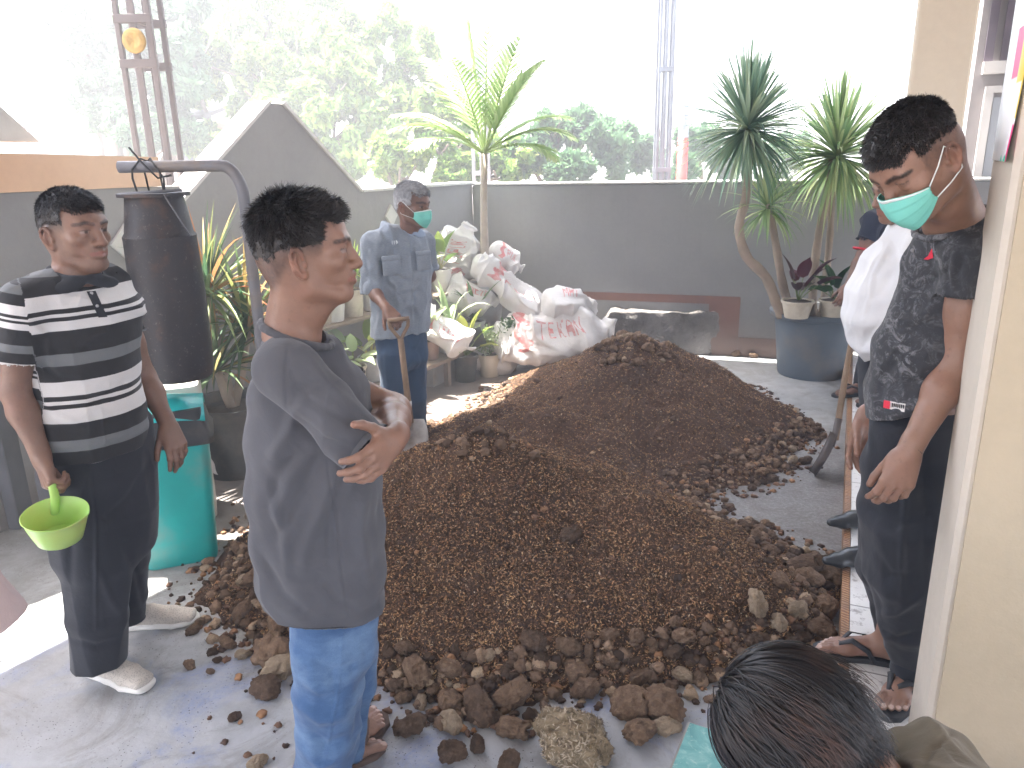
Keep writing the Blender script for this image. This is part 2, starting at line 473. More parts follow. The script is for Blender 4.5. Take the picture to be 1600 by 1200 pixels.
# wall lines
WC = np.array([-.33, 7.32, 0])                              # inner corner of the two walls
WR = nv((.95, -.313, 0)); WRn = nv((.313, .95, 0))          # along the back wall, and outwards
WL = nv((-.57, -1, 0)); WLn = nv((-1, .57, 0))              # along the left wall towards the camera, and outwards
def plaster(name, col, col2, dirt=(.12, .11, .10)):
    b = NB(name); co = b.coord('Object')
    n = b.noise(co, 1.6, 7, .6)
    c = b.ramp(n, [(.35, col), (.65, col2)])
    sep = b.node('ShaderNodeSeparateXYZ'); b.link(co, sep.inputs[0])
    streak = b.coord('Object', (14, 14, .7))
    s_ = b.ramp(b.noise(streak, 1.2, 5, .7), [(.55, 0), (.82, .22)])
    c = b.mix(s_, c, dirt)
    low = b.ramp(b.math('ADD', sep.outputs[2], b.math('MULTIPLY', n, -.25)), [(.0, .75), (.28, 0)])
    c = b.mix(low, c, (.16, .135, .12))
    fine = b.noise(co, 28, 8, .75)
    c = b.mix(b.ramp(fine, [(.3, .0), (.75, .22)]), c, tuple(min(1, q*1.35) for q in col2))
    nr = b.bump(b.noise(co, 160, 4), .18, .003, b.bump(b.noise(co, 14, 5), .25, .012))
    return b.fin(c, .85, nr, .25)
grey_wall = plaster('grey_wall_paint', (.215, .21, .21), (.26, .255, .252))
white_cap = simple('cap_plaster', (.55, .54, .52), .85, .1, 8)
beam_orange = plaster('orange_beam_paint', (.58, .38, .25), (.64, .44, .30), (.42, .29, .2))

def wall_seg(p0, along, n_out, L, z0, z1, th, mat, name, parent=None, end=True):
    m = MB(); p0 = np.array(p0, float)
    c = p0+along*L/2+n_out*th/2; c[2] = (z0+z1)/2
    m.box(c, (L, th, z1-z0), ax=along, bevel=.006)
    return m.build(name, mat, parent, False)
# back wall
bw = empty('garden_wall', WC, 'long grey rendered back wall with a thin pale top edge behind the big pot', 'wall')
wall_seg(WC, WR, WRn, 5.6, 0, 1.475, .14, grey_wall, 'wall', bw)
wall_seg(WC-WRn*.012, WR, WRn, 5.6, 1.478, 1.50, .165, white_cap, 'coping', bw)
# stepped brown stain painted on its foot
def on_back(s, z, off=.0): return WC+WR*s-WRn*off+np.array([0, 0, z])
def s_back(px, py):                                         # where a photograph ray meets the back wall
    r = ray(px, py); t = ((WC-CAM)@WRn)/(r@WRn); p = CAM+r*t; return (p-WC)@WR, p[2]
brown = plaster('brown_wall_paint', (.19, .105, .085), (.23, .13, .105))
st = MB(); A = s_back(893, 455); B = s_back(1157, 468); Cc = s_back(1155, 522); E_ = s_back(1225, 540)
z1 = A[1]; s0, s1, s2 = A[0], B[0], E_[0]+.2
for (a, b_, za, zb) in ((s0, s1-.26, z1-.07, z1), (s1-.26, s1, .0, z1), (s1+.002, s2, .0, .17)):
    st.prism([on_back(a, za, .004), on_back(b_, za, .004), on_back(b_, zb, .004), on_back(a, zb, .004)], WRn*.0035)
st.build('painted_band', brown, bw, False)

# left wall with stepped gable pieces
lw = empty('boundary_wall', WC+WL*1.0, 'grey left wall topped by a tall pointed gable and an orange beam', 'wall')
def s_left(px, py, off=0):
    o = WC-WLn*off; r = ray(px, py); t = ((o-CAM)@WLn)/(r@WLn); p = CAM+r*t; return (p-WC)@WL, p[2]
g0 = s_left(560, 291); g1 = s_left(432, 162); g2 = s_left(286, 290); g3 = s_left(0, 288)
b0 = s_left(286, 245); b1 = s_left(0, 232)
def on_left(s, z, off=0): return WC+WL*s-WLn*off+np.array([0, 0, z])
m = MB()
ztop = 1.49
poly = [(0, 0), (0, ztop), (g0[0]-.03, ztop), (g1[0]-.04, g1[1]), (g1[0]+.06, g1[1]), (g2[0]+.02, ztop+.02), (g2[0]+.02, 0)]
m.prism([on_left(s, z) for s, z in poly], WLn*.16)
m.build('wall', grey_wall, lw, False)
m = MB()                                                    # pale coping over the gable and the level part
def cop(a, b, th=.02, wd=.20):
    p = on_left(*a, .02); q = on_left(*b, .02); d = q-p; L = np.linalg.norm(d); d /= L; up = np.cross(d, WLn); up *= np.sign(up[2])
    m.box((p+q)/2+up*(th/2+.002)+WLn*wd/2, (L-.004, wd, th), ax=d, az=up)
cop((0, ztop), (g0[0]-.03, ztop)); cop((g0[0]-.02, ztop+.0), (g1[0]-.04, g1[1])); cop((g1[0]+.06, g1[1]), (g2[0]+.02, ztop+.02))
m.build('coping', white_cap, lw, False)
m = MB(); poly = [(g2[0]+.022, 0), (g2[0]+.022, g2[1]), (g3[0]+2.2, g2[1]+.02), (g3[0]+2.2, 0)]
m.prism([on_left(s, z) for s, z in poly], WLn*.15); m.build('wall', grey_wall, lw, False)
m = MB(); poly = [(g2[0]+.15, g2[1]+.003), (g2[0]+.15, b0[1]), (g3[0]+2.2, b1[1]+.05), (g3[0]+2.2, g2[1]+.022)]
m.prism([on_left(s, z, .02) for s, z in poly], WLn*.2); m.build('beam', beam_orange, lw, False)
n0 = s_left(70, 234); n1 = s_left(0, 160)
m = MB(); poly = [(n0[0], b1[1]+.03), (n1[0], n1[1]), (n1[0]+.5, n1[1]+.62), (n1[0]+1.6, n1[1]-.1), (n1[0]+1.7, b1[1]+.07)]
m.prism([on_left(s, z, -.03) for s, z in poly], WLn*.14); m.build('gable', white_cap, lw, False)

# pillar at the left picture edge
pk = gr(38, 814); pink = plaster('pale_pink_paint', (.58, .47, .44), (.66, .56, .52), (.45, .36, .33))
pe = empty('veranda_pillar', pk, 'pale pink pillar with a dark grey side at the left edge behind the striped man', 'pillar')
m = MB(); m.box(pk+np.array([-.21, .0, 1.75]), (.34, .3, 3.5), bevel=.008); m.build('shaft', pink, pe, False)
m = MB(); m.box(pk+np.array([.012, .03, 1.75]), (.06, .26, 3.5), bevel=.006); m.build('shade_strip', simple('shade_strip_grey', (.10, .10, .115), .7), pe, False)  # shaded side of the pillar, put in as a dark grey strip

# ---------------------------------------------------------------- veranda floor, edge trim
E0 = gr(1324, 639, .1); E1 = gr(1313, 1002, .1); HE = nv(E0-E1); HN = nv((HE[1], -HE[0], 0))
def tile_mat():
    b = NB('white_floor_tiles'); co = b.coord('Object')
    mp = b.node('ShaderNodeMapping'); mp.inputs['Rotation'].default_value = (0, 0, math.atan2(HE[0], HE[1])); b.link(co, mp.inputs[0])
    br = b.node('ShaderNodeTexBrick'); br.offset = 0; br.inputs['Scale'].default_value = 1; br.inputs['Brick Width'].default_value = .4; br.inputs['Row Height'].default_value = .4
    br.inputs['Mortar Size'].default_value = .0035; br.inputs['Color1'].default_value = (.74, .73, .71, 1); br.inputs['Color2'].default_value = (.70, .69, .67, 1); br.inputs['Mortar'].default_value = (.20, .19, .18, 1)
    b.link(mp.outputs[0], br.inputs['Vector'])
    dirt = b.ramp(b.noise(co, 22, 7, .7), [(.57, 0), (.66, .7)]); c = b.mix(dirt, br.outputs['Color'], (.19, .16, .14))
    c = b.mix(b.ramp(b.noise(co, 4, 5, .6), [(.5, 0), (.75, .35)]), c, (.36, .33, .30))
    return b.fin(c, .32, None, .5)
m = MB(); o = E1-HE*4; m.prism([o+HN*.03, o+HE*14+HN*.03, o+HE*14+HN*6, o+HN*6], (0, 0, -.13)); tag(m.build('veranda_floor', tile_mat(), None, False), kind='structure')
def trim_mat():
    b = NB('carved_tile_trim'); co = b.coord('Object')
    v = b.node('ShaderNodeTexWave', wave_type='BANDS', bands_direction='DIAGONAL'); v.inputs['Scale'].default_value = 28; v.inputs['Distortion'].default_value = 4; b.link(co, v.inputs[0])
    c = b.ramp(v.outputs[1], [(.3, (.20, .085, .05)), (.7, (.44, .26, .13))]); c = b.mix(b.ramp(b.noise(co, 9, 5), [(.45, 0), (.7, .7)]), c, (.16, .11, .09))
    return b.fin(c, .35, b.bump(v.outputs[1], .4, .004), .5)
m = MB(); m.prism([o, o+HE*14, o+HE*14+HN*.028, o+HN*.028], (0, 0, -.13)); tag(m.build('veranda_edge', trim_mat(), None, False), kind='structure')

# ---------------------------------------------------------------- near pillar, poster
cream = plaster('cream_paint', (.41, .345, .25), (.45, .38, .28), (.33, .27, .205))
cream_lit = plaster('cream_paint_lit', (.52, .465, .40), (.57, .515, .445), (.5, .43, .34))  # paler copy of the cream: the lit left side is put into the colour
PB = gr(1413, 1163, .1)                                     # back left foot of the pillar
pil = empty('veranda_pillar', PB, 'broad cream pillar that the man in the marbled shirt leans on', 'pillar')
m = MB(); pw = .27; c0 = PB-HE*pw/2+HN*(.25)+np.array([0, 0, 1.75]); m.box(c0, (pw, .5, 3.5), ax=HE, bevel=.012); m.build('shaft', cream_lit, pil, False)
m = MB(); m.box(PB-HE*(pw+.004)+HN*.262+np.array([0, 0, 1.75]), (.012, .487, 3.5), ax=HE); m.build('front_shade', cream, pil, False)  # thin slab gives the unlit front its darker cream
# colourful paper sheet taped on the left side of the pillar
pp = NB('printed_sheet'); co = pp.coord('Object'); vo = pp.node('ShaderNodeTexVoronoi', feature='F1', distance='CHEBYCHEV'); vo.inputs['Scale'].default_value = 9; pp.link(co, vo.inputs['Vector'])
sc_ = pp.node('ShaderNodeSeparateColor'); pp.link(vo.outputs['Color'], sc_.inputs[0])
colr = pp.ramp(sc_.outputs[0], [(0, (.05, .6, .42)), (.22, (.85, .86, .9)), (.45, (.75, .05, .22)), (.6, (.85, .86, .9)), (.75, (.8, .6, .1)), (.9, (.15, .35, .75))], 'CONSTANT')
white = pp.ramp(vo.outputs['Distance'], [(.42, 0), (.46, 1)]); pm = pp.fin(pp.mix(white, colr, (.88, .88, .9)), .5)
m = MB(); n = 8; zb = 1.70
V = []; 
for j in range(n+1):
    for i in range(5):
        t = j/n; z = zb+t*.55; q = i/4*.25; curl = .012*(1-t)**4*(i/4)
        V.append(PB-HE*(.012+q)-HN*(.003+curl)+np.array([0, 0, z-.1]))
m.add(V, [(j*5+i, j*5+i+1, (j+1)*5+i+1, (j+1)*5+i) for j in range(n) for i in range(4)])
po = m.build('poster', pm); sm = po.modifiers.new('s', 'SOLIDIFY'); sm.thickness = .001
tag(po, 'colourful printed poster taped to the side of the cream pillar, its lower corner curling', 'poster')

# far pillar of the veranda
fp = gr(1300, 560, .1)
q = at(1462, 150, 3.9); FPo = np.array([q[0], q[1], .1])
cream3 = plaster('cream_paint_far', (.58, .50, .40), (.63, .55, .44), (.5, .42, .33))
m = MB(); m.box(FPo+np.array([0, 0, 1.8]), (.24, .26, 3.6), ax=HX, bevel=.01); o_ = m.build('veranda_pillar', cream3, None, False)
tag(o_, 'square cream pillar rising behind the head of the man in the marbled shirt', 'pillar')
# house front beyond the pillars: wall, door frames, vent grille and corrugated canopy
hs = at(1492, 250, 6.6); hb = np.array([hs[0], hs[1], 0]); ho = empty('house', hb, 'pale house front with tall windows and a slatted vent between the two cream pillars', 'house')
pw_ = simple('pale_house_paint', (.26, .235, .235), .8, .08); wh = simple('white_trim', (.52, .50, .49), .6, .06)
HB = hb+HX*2.15+H*.1
m = MB(); m.box(HB+np.array([0, 0, 1.6]), (4.2, .2, 3.2), ax=HX); m.build('wall', pw_, ho, False)
fr = MB(); gl = []
for i, xx in enumerate((-1.75, -1.2, -.65, -.1)):
    c = HB+HX*xx-H*.13; f_ = MB()
    for sx in (-.23, .23): f_.box(c+HX*sx+np.array([0, 0, 1.15]), (.06, .07, 2.0), ax=HX)
    f_.box(c+np.array([0, 0, 2.16]), (.52, .08, .05), ax=HX); fo = f_.build('window', wh, ho, False)
    g_ = MB(); g_.box(c+H*.02+np.array([0, 0, 1.15]), (.38, .02, 1.9), ax=HX); g_.build('pane', simple('window_glass', (.28, .30, .34), .15, .1, 3, spec=.8), fo, False)
m = MB()
for i in range(30): m.box(HB+np.array([0, 0, 2.62])+HX*(-2.02+i*.11)-H*.14, (.06, .03, .50), ax=HX)
m.build('vent_slats', simple('vent_paint', (.09, .07, .09), .7), ho, False)
m = MB(); m.box(HB+np.array([0, 0, 2.32])-H*.15, (4.1, .10, .09), ax=HX); m.box(HB+np.array([0, 0, 3.02])-H*.3, (4.3, .5, .12), ax=HX); m.build('lintel', wh, ho, False)

# ---------------------------------------------------------------- veranda roof (over the camera, never in frame): shades the yard
def sun_shift(z): return np.array([-SUN[0]/SUN[2]*z, -SUN[1]/SUN[2]*z, 0])
RZ = 3.55; sh = sun_shift(RZ)
La = gr(800, 640)-sh; Lb = gr(235, 930)-sh                   # foot of the sunlit strip on the left
Ldir = nv(np.append((La-Lb)[:2], 0))
Fa = WC+WR*.0-WRn*.16-sh; 
def isect(p, d, q, e):
    A = np.array([[d[0], -e[0]], [d[1], -e[1]]]); t = np.linalg.solve(A, (q-p)[:2]); return p+d*t[0]
K = isect(La, Ldir, Fa, WR); K[2] = 0
r0 = K-Ldir*12; r1 = K; r2 = K+WR*9; r3 = r2-Ldir*12
m = MB(); m.prism([p+np.array([0, 0, RZ-p[2]]) for p in (r0, r1, r2, r3)], (0, 0, .06))
ro = m.build('porch_roof', simple('roof_sheet', (.50, .48, .46), .7), None, False); tag(ro, 'flat sheet roof over the yard, above the top of the photograph', 'roof')
# ================================================================== COMPOST HEAP
def smax(a, b, k): h = np.maximum(k-np.abs(a-b), 0)/k; return np.maximum(a, b)+h*h*k*.25
def cone_h(X, Y, cx, cy, Hh, rx, ry, th=0, round_=.12):
    c, s = math.cos(th), math.sin(th); u = (X-cx)*c+(Y-cy)*s; v = -(X-cx)*s+(Y-cy)*c
    r = np.sqrt((u/rx)**2+(v/ry)**2+round_**2)-round_*.6
    return Hh*(1-r)
def heap_h(X, Y):
    w = fbm(np.stack([X*2.1, Y*2.1, X*0+3], 1), 3)*.09
    Xw = X+w; Yw = Y+fbm(np.stack([X*2.1, Y*2.1, X*0+9], 1), 3)*.09
    h = cone_h(Xw, Yw, -.13, 3.14, .60, 1.12, .93)
    h = smax(h, cone_h(Xw, Yw, .48, 2.88, .36, .78, .66), .08)
    h = smax(h, cone_h(Xw, Yw, -.30, 2.95, .40, .82, .70), .08)
    h = smax(h, cone_h(Xw, Yw, .82, 4.98, .60, 1.02, 1.15, .2), .07)
    h = smax(h, cone_h(Xw, Yw, .12, 4.15, .36, .95, .9), .08)
    n = fbm(np.stack([X*7, Y*7, X*0], 1), 4)*.020+np.abs(fbm(np.stack([X*19, Y*19, X*0+5], 1), 3))*.014+fbm(np.stack([X*45, Y*45, X*0+5], 1), 2)*.005
    edge = np.clip(h/.12, 0, 1)
    return np.where(h > -.03, h+n*(.35+.65*edge), -.05)
def heap_mat():
    b = NB('compost'); co = b.coord()
    n = b.noise(co, 2.3, 7, .65); f_ = b.noise(co, 110, 5, .8)
    c = b.ramp(f_, [(.25, (.045, .029, .022)), (.48, (.11, .069, .049)), (.62, (.20, .12, .078)), (.8, (.32, .195, .115))])
    c = b.mix(b.ramp(n, [(.42, 0), (.62, .55)]), c, (.055, .037, .028))
    nr = b.bump(f_, .9, .012, b.bump(b.noise(co, 38, 6, .7), .6, .02))
    return b.fin(c, .95, nr, .15)
hx = np.arange(-1.35, 2.25, .012); hy = np.arange(1.95, 6.5, .012)
GX, GY = np.meshgrid(hx, hy); Z = heap_h(GX.ravel(), GY.ravel())
nx, ny = len(hx), len(hy); V = np.stack([GX.ravel(), GY.ravel(), Z], 1)
idx = np.arange(nx*ny).reshape(ny, nx)
Q = np.stack([idx[:-1, :-1], idx[:-1, 1:], idx[1:, 1:], idx[1:, :-1]], -1).reshape(-1, 4)
keep = (Z[Q] > -.02).any(1); Q = Q[keep]; used = np.unique(Q); rm = np.full(nx*ny, -1); rm[used] = np.arange(len(used))
heap_me = np_mesh('compost_heap', V[used], rm[Q])
heap_base = np.array([.3, 3.9, 0]); hp = link_mesh('compost_heap', heap_me, heap_mat())
tag(hp, 'long two-humped heap of dark brown compost and husks on the yard floor', 'compost heap')

def heap_pt(x, y):
    return np.array([x, y, float(heap_h(np.array([x, x]), np.array([y, y]))[0])])
# loose husks and fibres lying over the whole heap (far too many to count)
def husks(N, seed, lenr, xlo=-1.3, xhi=2.2, ylo=1.95, yhi=6.4, spill=0.0):
    r = np.random.default_rng(seed)
    x = r.uniform(xlo, xhi, N*6); y = ylo+(yhi-ylo)*r.uniform(0, 1, N*6)**1.35
    h = heap_h(x, y); e = .004
    ok = (h > .004) if spill == 0 else ((h > -.03-spill*r.random(len(h))**3*0) & (h < .03))
    x, y, h = x[ok][:N], y[ok][:N], np.maximum(h[ok][:N], 0); n = len(x)
    gx = (heap_h(x+e, y)-h)/e; gy = (heap_h(x, y+e)-h)/e
    Nn = np.stack([-gx*.6, -gy*.6, np.ones(n)], 1); Nn /= np.linalg.norm(Nn, axis=1)[:, None]
    L = r.uniform(lenr[0], lenr[1], n); W = L*r.uniform(.22, .45, n)
    d = r.normal(size=(n, 3)); d -= (d*Nn).sum(1)[:, None]*Nn*r.uniform(.15, 1, n)[:, None]; d /= np.linalg.norm(d, axis=1)[:, None]
    s = np.cross(d, Nn+r.normal(size=(n, 3))*.5); s /= np.linalg.norm(s, axis=1)[:, None]; u = np.cross(s, d)
    P = np.stack([x, y, h], 1)+Nn*(.003+.004*r.random(n))[:, None]
    a = P-d*(L/2)[:, None]; c = P+d*(L/2)[:, None]; b1 = P+s*(W/2)[:, None]+u*(L*.12)[:, None]; b2 = P-s*(W/2)[:, None]+u*(L*.12)[:, None]
    V = np.stack([a, b1, c, b2], 1).reshape(-1, 3); Fq = np.arange(n*4).reshape(n, 4)
    return V, Fq, np.repeat(r.random(n), 4)
def husk_mat():
    b = NB('husk'); a = b.node('ShaderNodeAttribute', attribute_name='rnd').outputs['Fac']
    c = b.ramp(a, [(0, (.032, .021, .017)), (.25, (.085, .052, .038)), (.46, (.18, .102, .065)), (.64, (.34, .185, .095)), (.82, (.54, .32, .15)), (.97, (.52, .37, .2)), (1, (.56, .48, .36))])
    return b.fin(c, .75, None, .25)
hm = husk_mat()
V1, F1, R1 = husks(100000, 3, (.008, .017)); V2, F2, R2 = husks(75000, 4, (.007, .013), -1.2, 1.5, 1.95, 3.6)
me = np_mesh('husk_litter', np.concatenate([V1, V2]), np.concatenate([F1, F2+len(V1)])); set_attr(me, 'rnd', np.concatenate([R1, R2]))
tag(link_mesh('husk_litter', me, hm, None, False), 'loose golden brown husks and fibres strewn over the heap', 'husks', None, 'stuff')

# ---------------------------------------------------------------- clods
import bmesh
def ico(sub):
    bm = bmesh.new(); bmesh.ops.create_icosphere(bm, subdivisions=sub, radius=1)
    V = np.array([v.co[:] for v in bm.verts]); Fs = np.array([[v.index for v in f.verts] for f in bm.faces]); bm.free(); return V, Fs
IC4 = ico(4); IC2 = ico(2); IC5 = ico(5)
def clod_mesh(seed, kind='dung'):
    V, Fs = IC4 if kind != 'straw' else IC5; r = np.random.default_rng(seed); o = r.uniform(0, 99, 3); P = V.copy()
    n1 = fbm(P*1.1+o, 2)*.24; n2 = -np.abs(fbm(P*2.6+o, 3))*.24+.08; n3 = -np.abs(fbm(P*7+o, 3))*.16+.05
    if kind == 'dung':          # ribbed, layered pat
        n2 = n2+.05*np.sin(P[:, 0]*11+3*vnoise(P*2+o)); 
    if kind == 'chip':
        n2 = n2*1.3
        P = np.sign(P)*np.abs(P)**.75
    P = P*(1+n1+n2+n3)[:, None]*np.array([1, r.uniform(.65, .95), r.uniform(.55, .82)])
    P /= np.abs(P).max(0).mean()
    me = np_mesh('clod', P, Fs, 3); return me
def clod_mat(name, c0, c1, c2, bs=18):
    b = NB(name); co = b.coord()
    oi = b.node('ShaderNodeObjectInfo').outputs['Random']
    n = b.noise(co, 2.2, 8, .75); c = b.ramp(n, [(.32, c0), (.52, c1), (.7, c2)])
    c = b.mix(b.math('MULTIPLY', oi, .55), c, tuple(q*.5 for q in c1))
    f_ = b.noise(co, bs*.55, 6, .8, .4)
    c = b.mix(b.ramp(f_, [(.25, .5), (.42, 0)]), c, tuple(q*.6 for q in c0)); c = b.mix(b.ramp(f_, [(.55, 0), (.75, .5)]), c, tuple(min(1, q*1.4) for q in c2))  # bump cavities darkened in the colour, like shade in the hollows
    nr = b.bump(f_, .9, .006, b.bump(b.noise(co, 5, 5, .7), .6, .010))
    return b.fin(c, .95, nr, .15)
CM = [clod_mat('dry_dung', (.13, .085, .056), (.25, .165, .11), (.38, .275, .19)),
      clod_mat('dark_dung', (.075, .05, .036), (.15, .10, .07), (.25, .175, .12)),
      clod_mat('pale_clod', (.30, .22, .155), (.44, .34, .24), (.56, .46, .34))]
CL = []
for i in range(14):
    me = clod_mesh(100+i, 'dung' if i % 3 else 'chip'); me.materials.append(CM[(0, 0, 1, 0, 2, 0, 1)[i % 7]])
    me.polygons.foreach_set('use_smooth', np.ones(len(me.polygons), dtype=bool)); CL.append(me)
taken = []
def clod(p, r, k=None, label='brown dung clod', group='clods', name='dung_clod', mat=None, me=None):
    me = me or CL[random.randrange(14) if k is None else k % 14]
    o = bpy.data.objects.new(name, me); COL.objects.link(o)
    p = np.array(p, float); z = max(p[2], float(heap_h(p[:1], p[1:2])[0]), 0)
    o.location = (p[0], p[1], z+r*.42); s = r*random.uniform(.92, 1.08); o.scale = (s, s*random.uniform(.85, 1.1), s*random.uniform(.8, 1))
    o.rotation_euler = (random.uniform(-.5, .5), random.uniform(-.5, .5), random.uniform(0, 6.28)); taken.append((p[0], p[1], r))
    return tag(o, label, 'clod', group)
# the ones the photograph shows by themselves
def pc(px, py, wpx, k, label, group=None, me=None, name='dung_clod'):
    p = gr(px, py+wpx*.25); r = wpx/2/pxm(p)*.96; return clod(p, r, k, label, group, me=me, name=name)
sm_ = clod_mesh(777, 'straw'); sm_.materials.append(clod_mat('straw_clump_mat', (.20, .15, .10), (.36, .28, .18), (.52, .43, .31), 26)); sm_.polygons.foreach_set('use_smooth', np.ones(len(sm_.polygons), dtype=bool))
big = pc(888, 1138, 112, 0, 'largest clump, pale and straw-coated, at the front foot of the heap', None, sm_, 'straw_clump')
# straw bristles on it
r = np.random.default_rng(5); vv = np.zeros(len(sm_.vertices)*3, dtype=np.float32); sm_.vertices.foreach_get('co', vv); vv = vv.reshape(-1, 3)
sel = r.choice(len(vv), 2600); B0 = vv[sel]; dn = B0/np.linalg.norm(B0, axis=1)[:, None]; t = np.cross(dn, r.normal(size=dn.shape)); t /= np.linalg.norm(t, axis=1)[:, None]
L = r.uniform(.06, .18, len(sel))[:, None]; dd = t+dn*r.uniform(-.1, .35, (len(sel), 1)); sd = np.cross(dd, dn)*.02
Vs = np.stack([B0+dn*.01-sd, B0+dn*.01+sd, B0+dn*.02+dd*L+sd*.3, B0+dn*.02+dd*L-sd*.3], 1).reshape(-1, 3)
me = np_mesh('straw', Vs, np.arange(len(Vs)).reshape(-1, 4)); set_attr(me, 'rnd', np.repeat(r.random(len(sel)), 4))
so_ = bpy.data.objects.new('straw_cover', me); me.materials.append(leaf_mat('dull_straw', [(.16, .12, .085), (.30, .23, .155), (.44, .36, .26), (.56, .48, .37)], .1, .8)); COL.objects.link(so_); so_.parent = big
PCL = [(1000, 1138, 66, 8, 'layered grey-brown chunk just right of the big straw clump'), (1042, 1132, 44, 4, 'small pale upright chunk beside the layered one, near the teal board'),
 (1035, 1098, 66, 1, 'ribbed brown lump above the pale upright chunk'), (985, 1095, 58, 3, 'rounded brown lump in the gap above the layered chunk'),
 (425, 1010, 74, 5, 'big tan crumbly clod by the left knee of the man with folded arms'), (438, 1040, 54, 4, 'pale cube-like clod under the big tan one at the left'),
 (418, 1070, 50, 6, 'dark rough clod lowest in the left group'), (383, 958, 42, 10, 'brown clod at the upper left of the left group'), (405, 930, 46, 7, 'orange-tan flat clod at the top of the left group'),
 (440, 985, 50, 1, 'wedge-shaped clod half hidden by the grey shirt'), (640, 1130, 54, 2, 'ribbed coiled clod right of the brown sandal'), (706, 1125, 52, 11, 'mottled yellowish clod in the front row, right of the ribbed one'),
 (707, 1172, 46, 6, 'dark round clod in front of the mottled one'), (747, 1160, 34, 9, 'small brown clod between two larger ones at the front'), (655, 1058, 60, 0, 'clod with reddish tinge above the front row'),
 (748, 1100, 62, 9, 'wide dark clod behind the front row'), (800, 1083, 60, 7, 'dark brown clod left of the straw clump'), (803, 1135, 50, 12, 'tan clod touching the straw clump on its left'), (795, 1190, 40, 2, 'dark clod at the bottom picture edge'),
 (403, 1188, 32, 4, 'small whitish chip at the bottom left beside the jeans'), (1180, 985, 44, 11, 'amber crystal-like lump on the right slope of the front hump'), (1278, 988, 46, 8, 'tan angular chunk at the right foot by the tile edge'),
 (1290, 950, 40, 3, 'rounded chunk touching the tile edge above the angular one'), (1262, 920, 44, 1, 'brown lump at the right foot behind the rounded chunk'), (1255, 895, 50, 9, 'long dark lump near the black shoe'), (1296, 905, 44, 0, 'rough lump right below the black shoe'),
 (1010, 860, 26, 13, 'single dark lump half buried on the right slope'), (892, 930, 34, 2, 'round flat dark pat lying on the front slope'), (332, 1018, 15, 6, 'tiny dark crumb alone on the floor left of the heap'), (367, 1118, 22, 6, 'small dark crumb alone on the floor lower left'),
 (1258, 718, 20, 9, 'lone brown lump on the floor between back hump and shovel'), (705, 1092, 46, 3, 'medium brown clod in the second row of the front foot')]
for a in PCL: pc(*a)
def scatter(N, fn, rr, label, group, tries=4000):
    k = 0
    for _ in range(tries):
        if k >= N: break
        x, y = fn(); h = float(heap_h(np.array([x]), np.array([y]))[0]); r = rr[0]+(rr[1]-rr[0])*random.random()**2
        if any((x-a)**2+(y-b)**2 < ((r+c)*.72)**2 for a, b, c in taken): continue
        g = fn.ok(x, y, h)
        if not g: continue
        clod((x, y, 0), r, None, label, group); k += 1
def mk(x0, x1, y0, y1, ok):
    def f(): return random.uniform(x0, x1), random.uniform(y0, y1)
    f.ok = ok; return f
scatter(64, mk(-.5, .9, 1.95, 2.7, lambda x, y, h: -.03 < h < .10 and y < 2.55), (.016, .046), 'one of the brown clods packed along the front foot of the heap', 'brown clods along the front foot of the heap')
scatter(34, mk(.85, 1.38, 2.3, 3.3, lambda x, y, h: -.045 <= h < .10 and (np.array([x, y, 0])-E1)@HN < -.05), (.018, .046), 'one of the brown clods along the right foot of the front hump', 'brown clods by the tiled edge')
scatter(24, mk(-1.25, -.7, 2.3, 3.3, lambda x, y, h: -.05 <= h < .08), (.016, .042), 'one of the brown clods spilling off the left side of the heap', 'brown clods on the left side of the heap')
scatter(48, mk(.3, 1.5, 4.5, 5.5, lambda x, y, h: h > .46), (.02, .045), 'one of the dry clods heaped on the top of the back hump', 'dry clods on top of the back hump')
scatter(46, mk(1.0, 1.95, 3.5, 5.0, lambda x, y, h: -.045 <= h < .08 and y > 3.75-(x-1)*.2), (.014, .040), 'one of the clods rolled down round the foot of the back hump', 'clods round the foot of the back hump')
scatter(28, mk(-.75, .1, 4.0, 5.6, lambda x, y, h: -.045 <= h < .06), (.02, .05), 'one of the clods along the sunlit left foot of the back hump', 'clods on the far left of the heap')
# crumbs: one mesh
V0, F0 = IC2; N = 2600; r = np.random.default_rng(8); Vs = []; Fs = []; rn = []
k = 0
X = r.uniform(-1.5, 2.0, 60000); Y = 1.8+r.uniform(0, 1, 60000)*4.6; Hh = heap_h(X, Y); prob = np.where(Hh > .0, .05+.9*(Hh < .1), 0)
dist = fbm(np.stack([X*2, Y*2, X*0], 1), 2)
near = np.array([heap_h(X+dx, Y+dy) for dx, dy in ((.15, 0), (-.15, 0), (0, .15), (0, -.15))]).max(0) > 0
ok = (r.random(60000) < prob*.22) | ((Hh <= 0) & near & (r.random(60000) < .2)) | ((Hh <= 0) & (dist > .35) & (r.random(60000) < .03))
ok &= ((np.stack([X, Y, X*0], 1)-E1)@HN < -.02)
P = np.stack([X, Y, np.maximum(Hh, 0)], 1)[ok][:N]; n = len(P)
rr = .004+.013*r.random(n)**2; dv = 1+.35*r.normal(size=(n, len(V0))).clip(-1, 1)
Vc = (V0[None]*dv[:, :, None]*rr[:, None, None]*np.array([1, 1, .75])+P[:, None, :]+np.array([0, 0, .003]))
me = np_mesh('crumbs', Vc.reshape(-1, 3), (F0[None]+np.arange(n)[:, None, None]*len(V0)).reshape(-1, 3), 3); set_attr(me, 'rnd', np.repeat(.15+.5*r.random(n), len(V0)))
tag(link_mesh('crumbs', me, hm, None, True), 'fine dark crumbs fallen round the heap', 'crumbs', None, 'stuff')
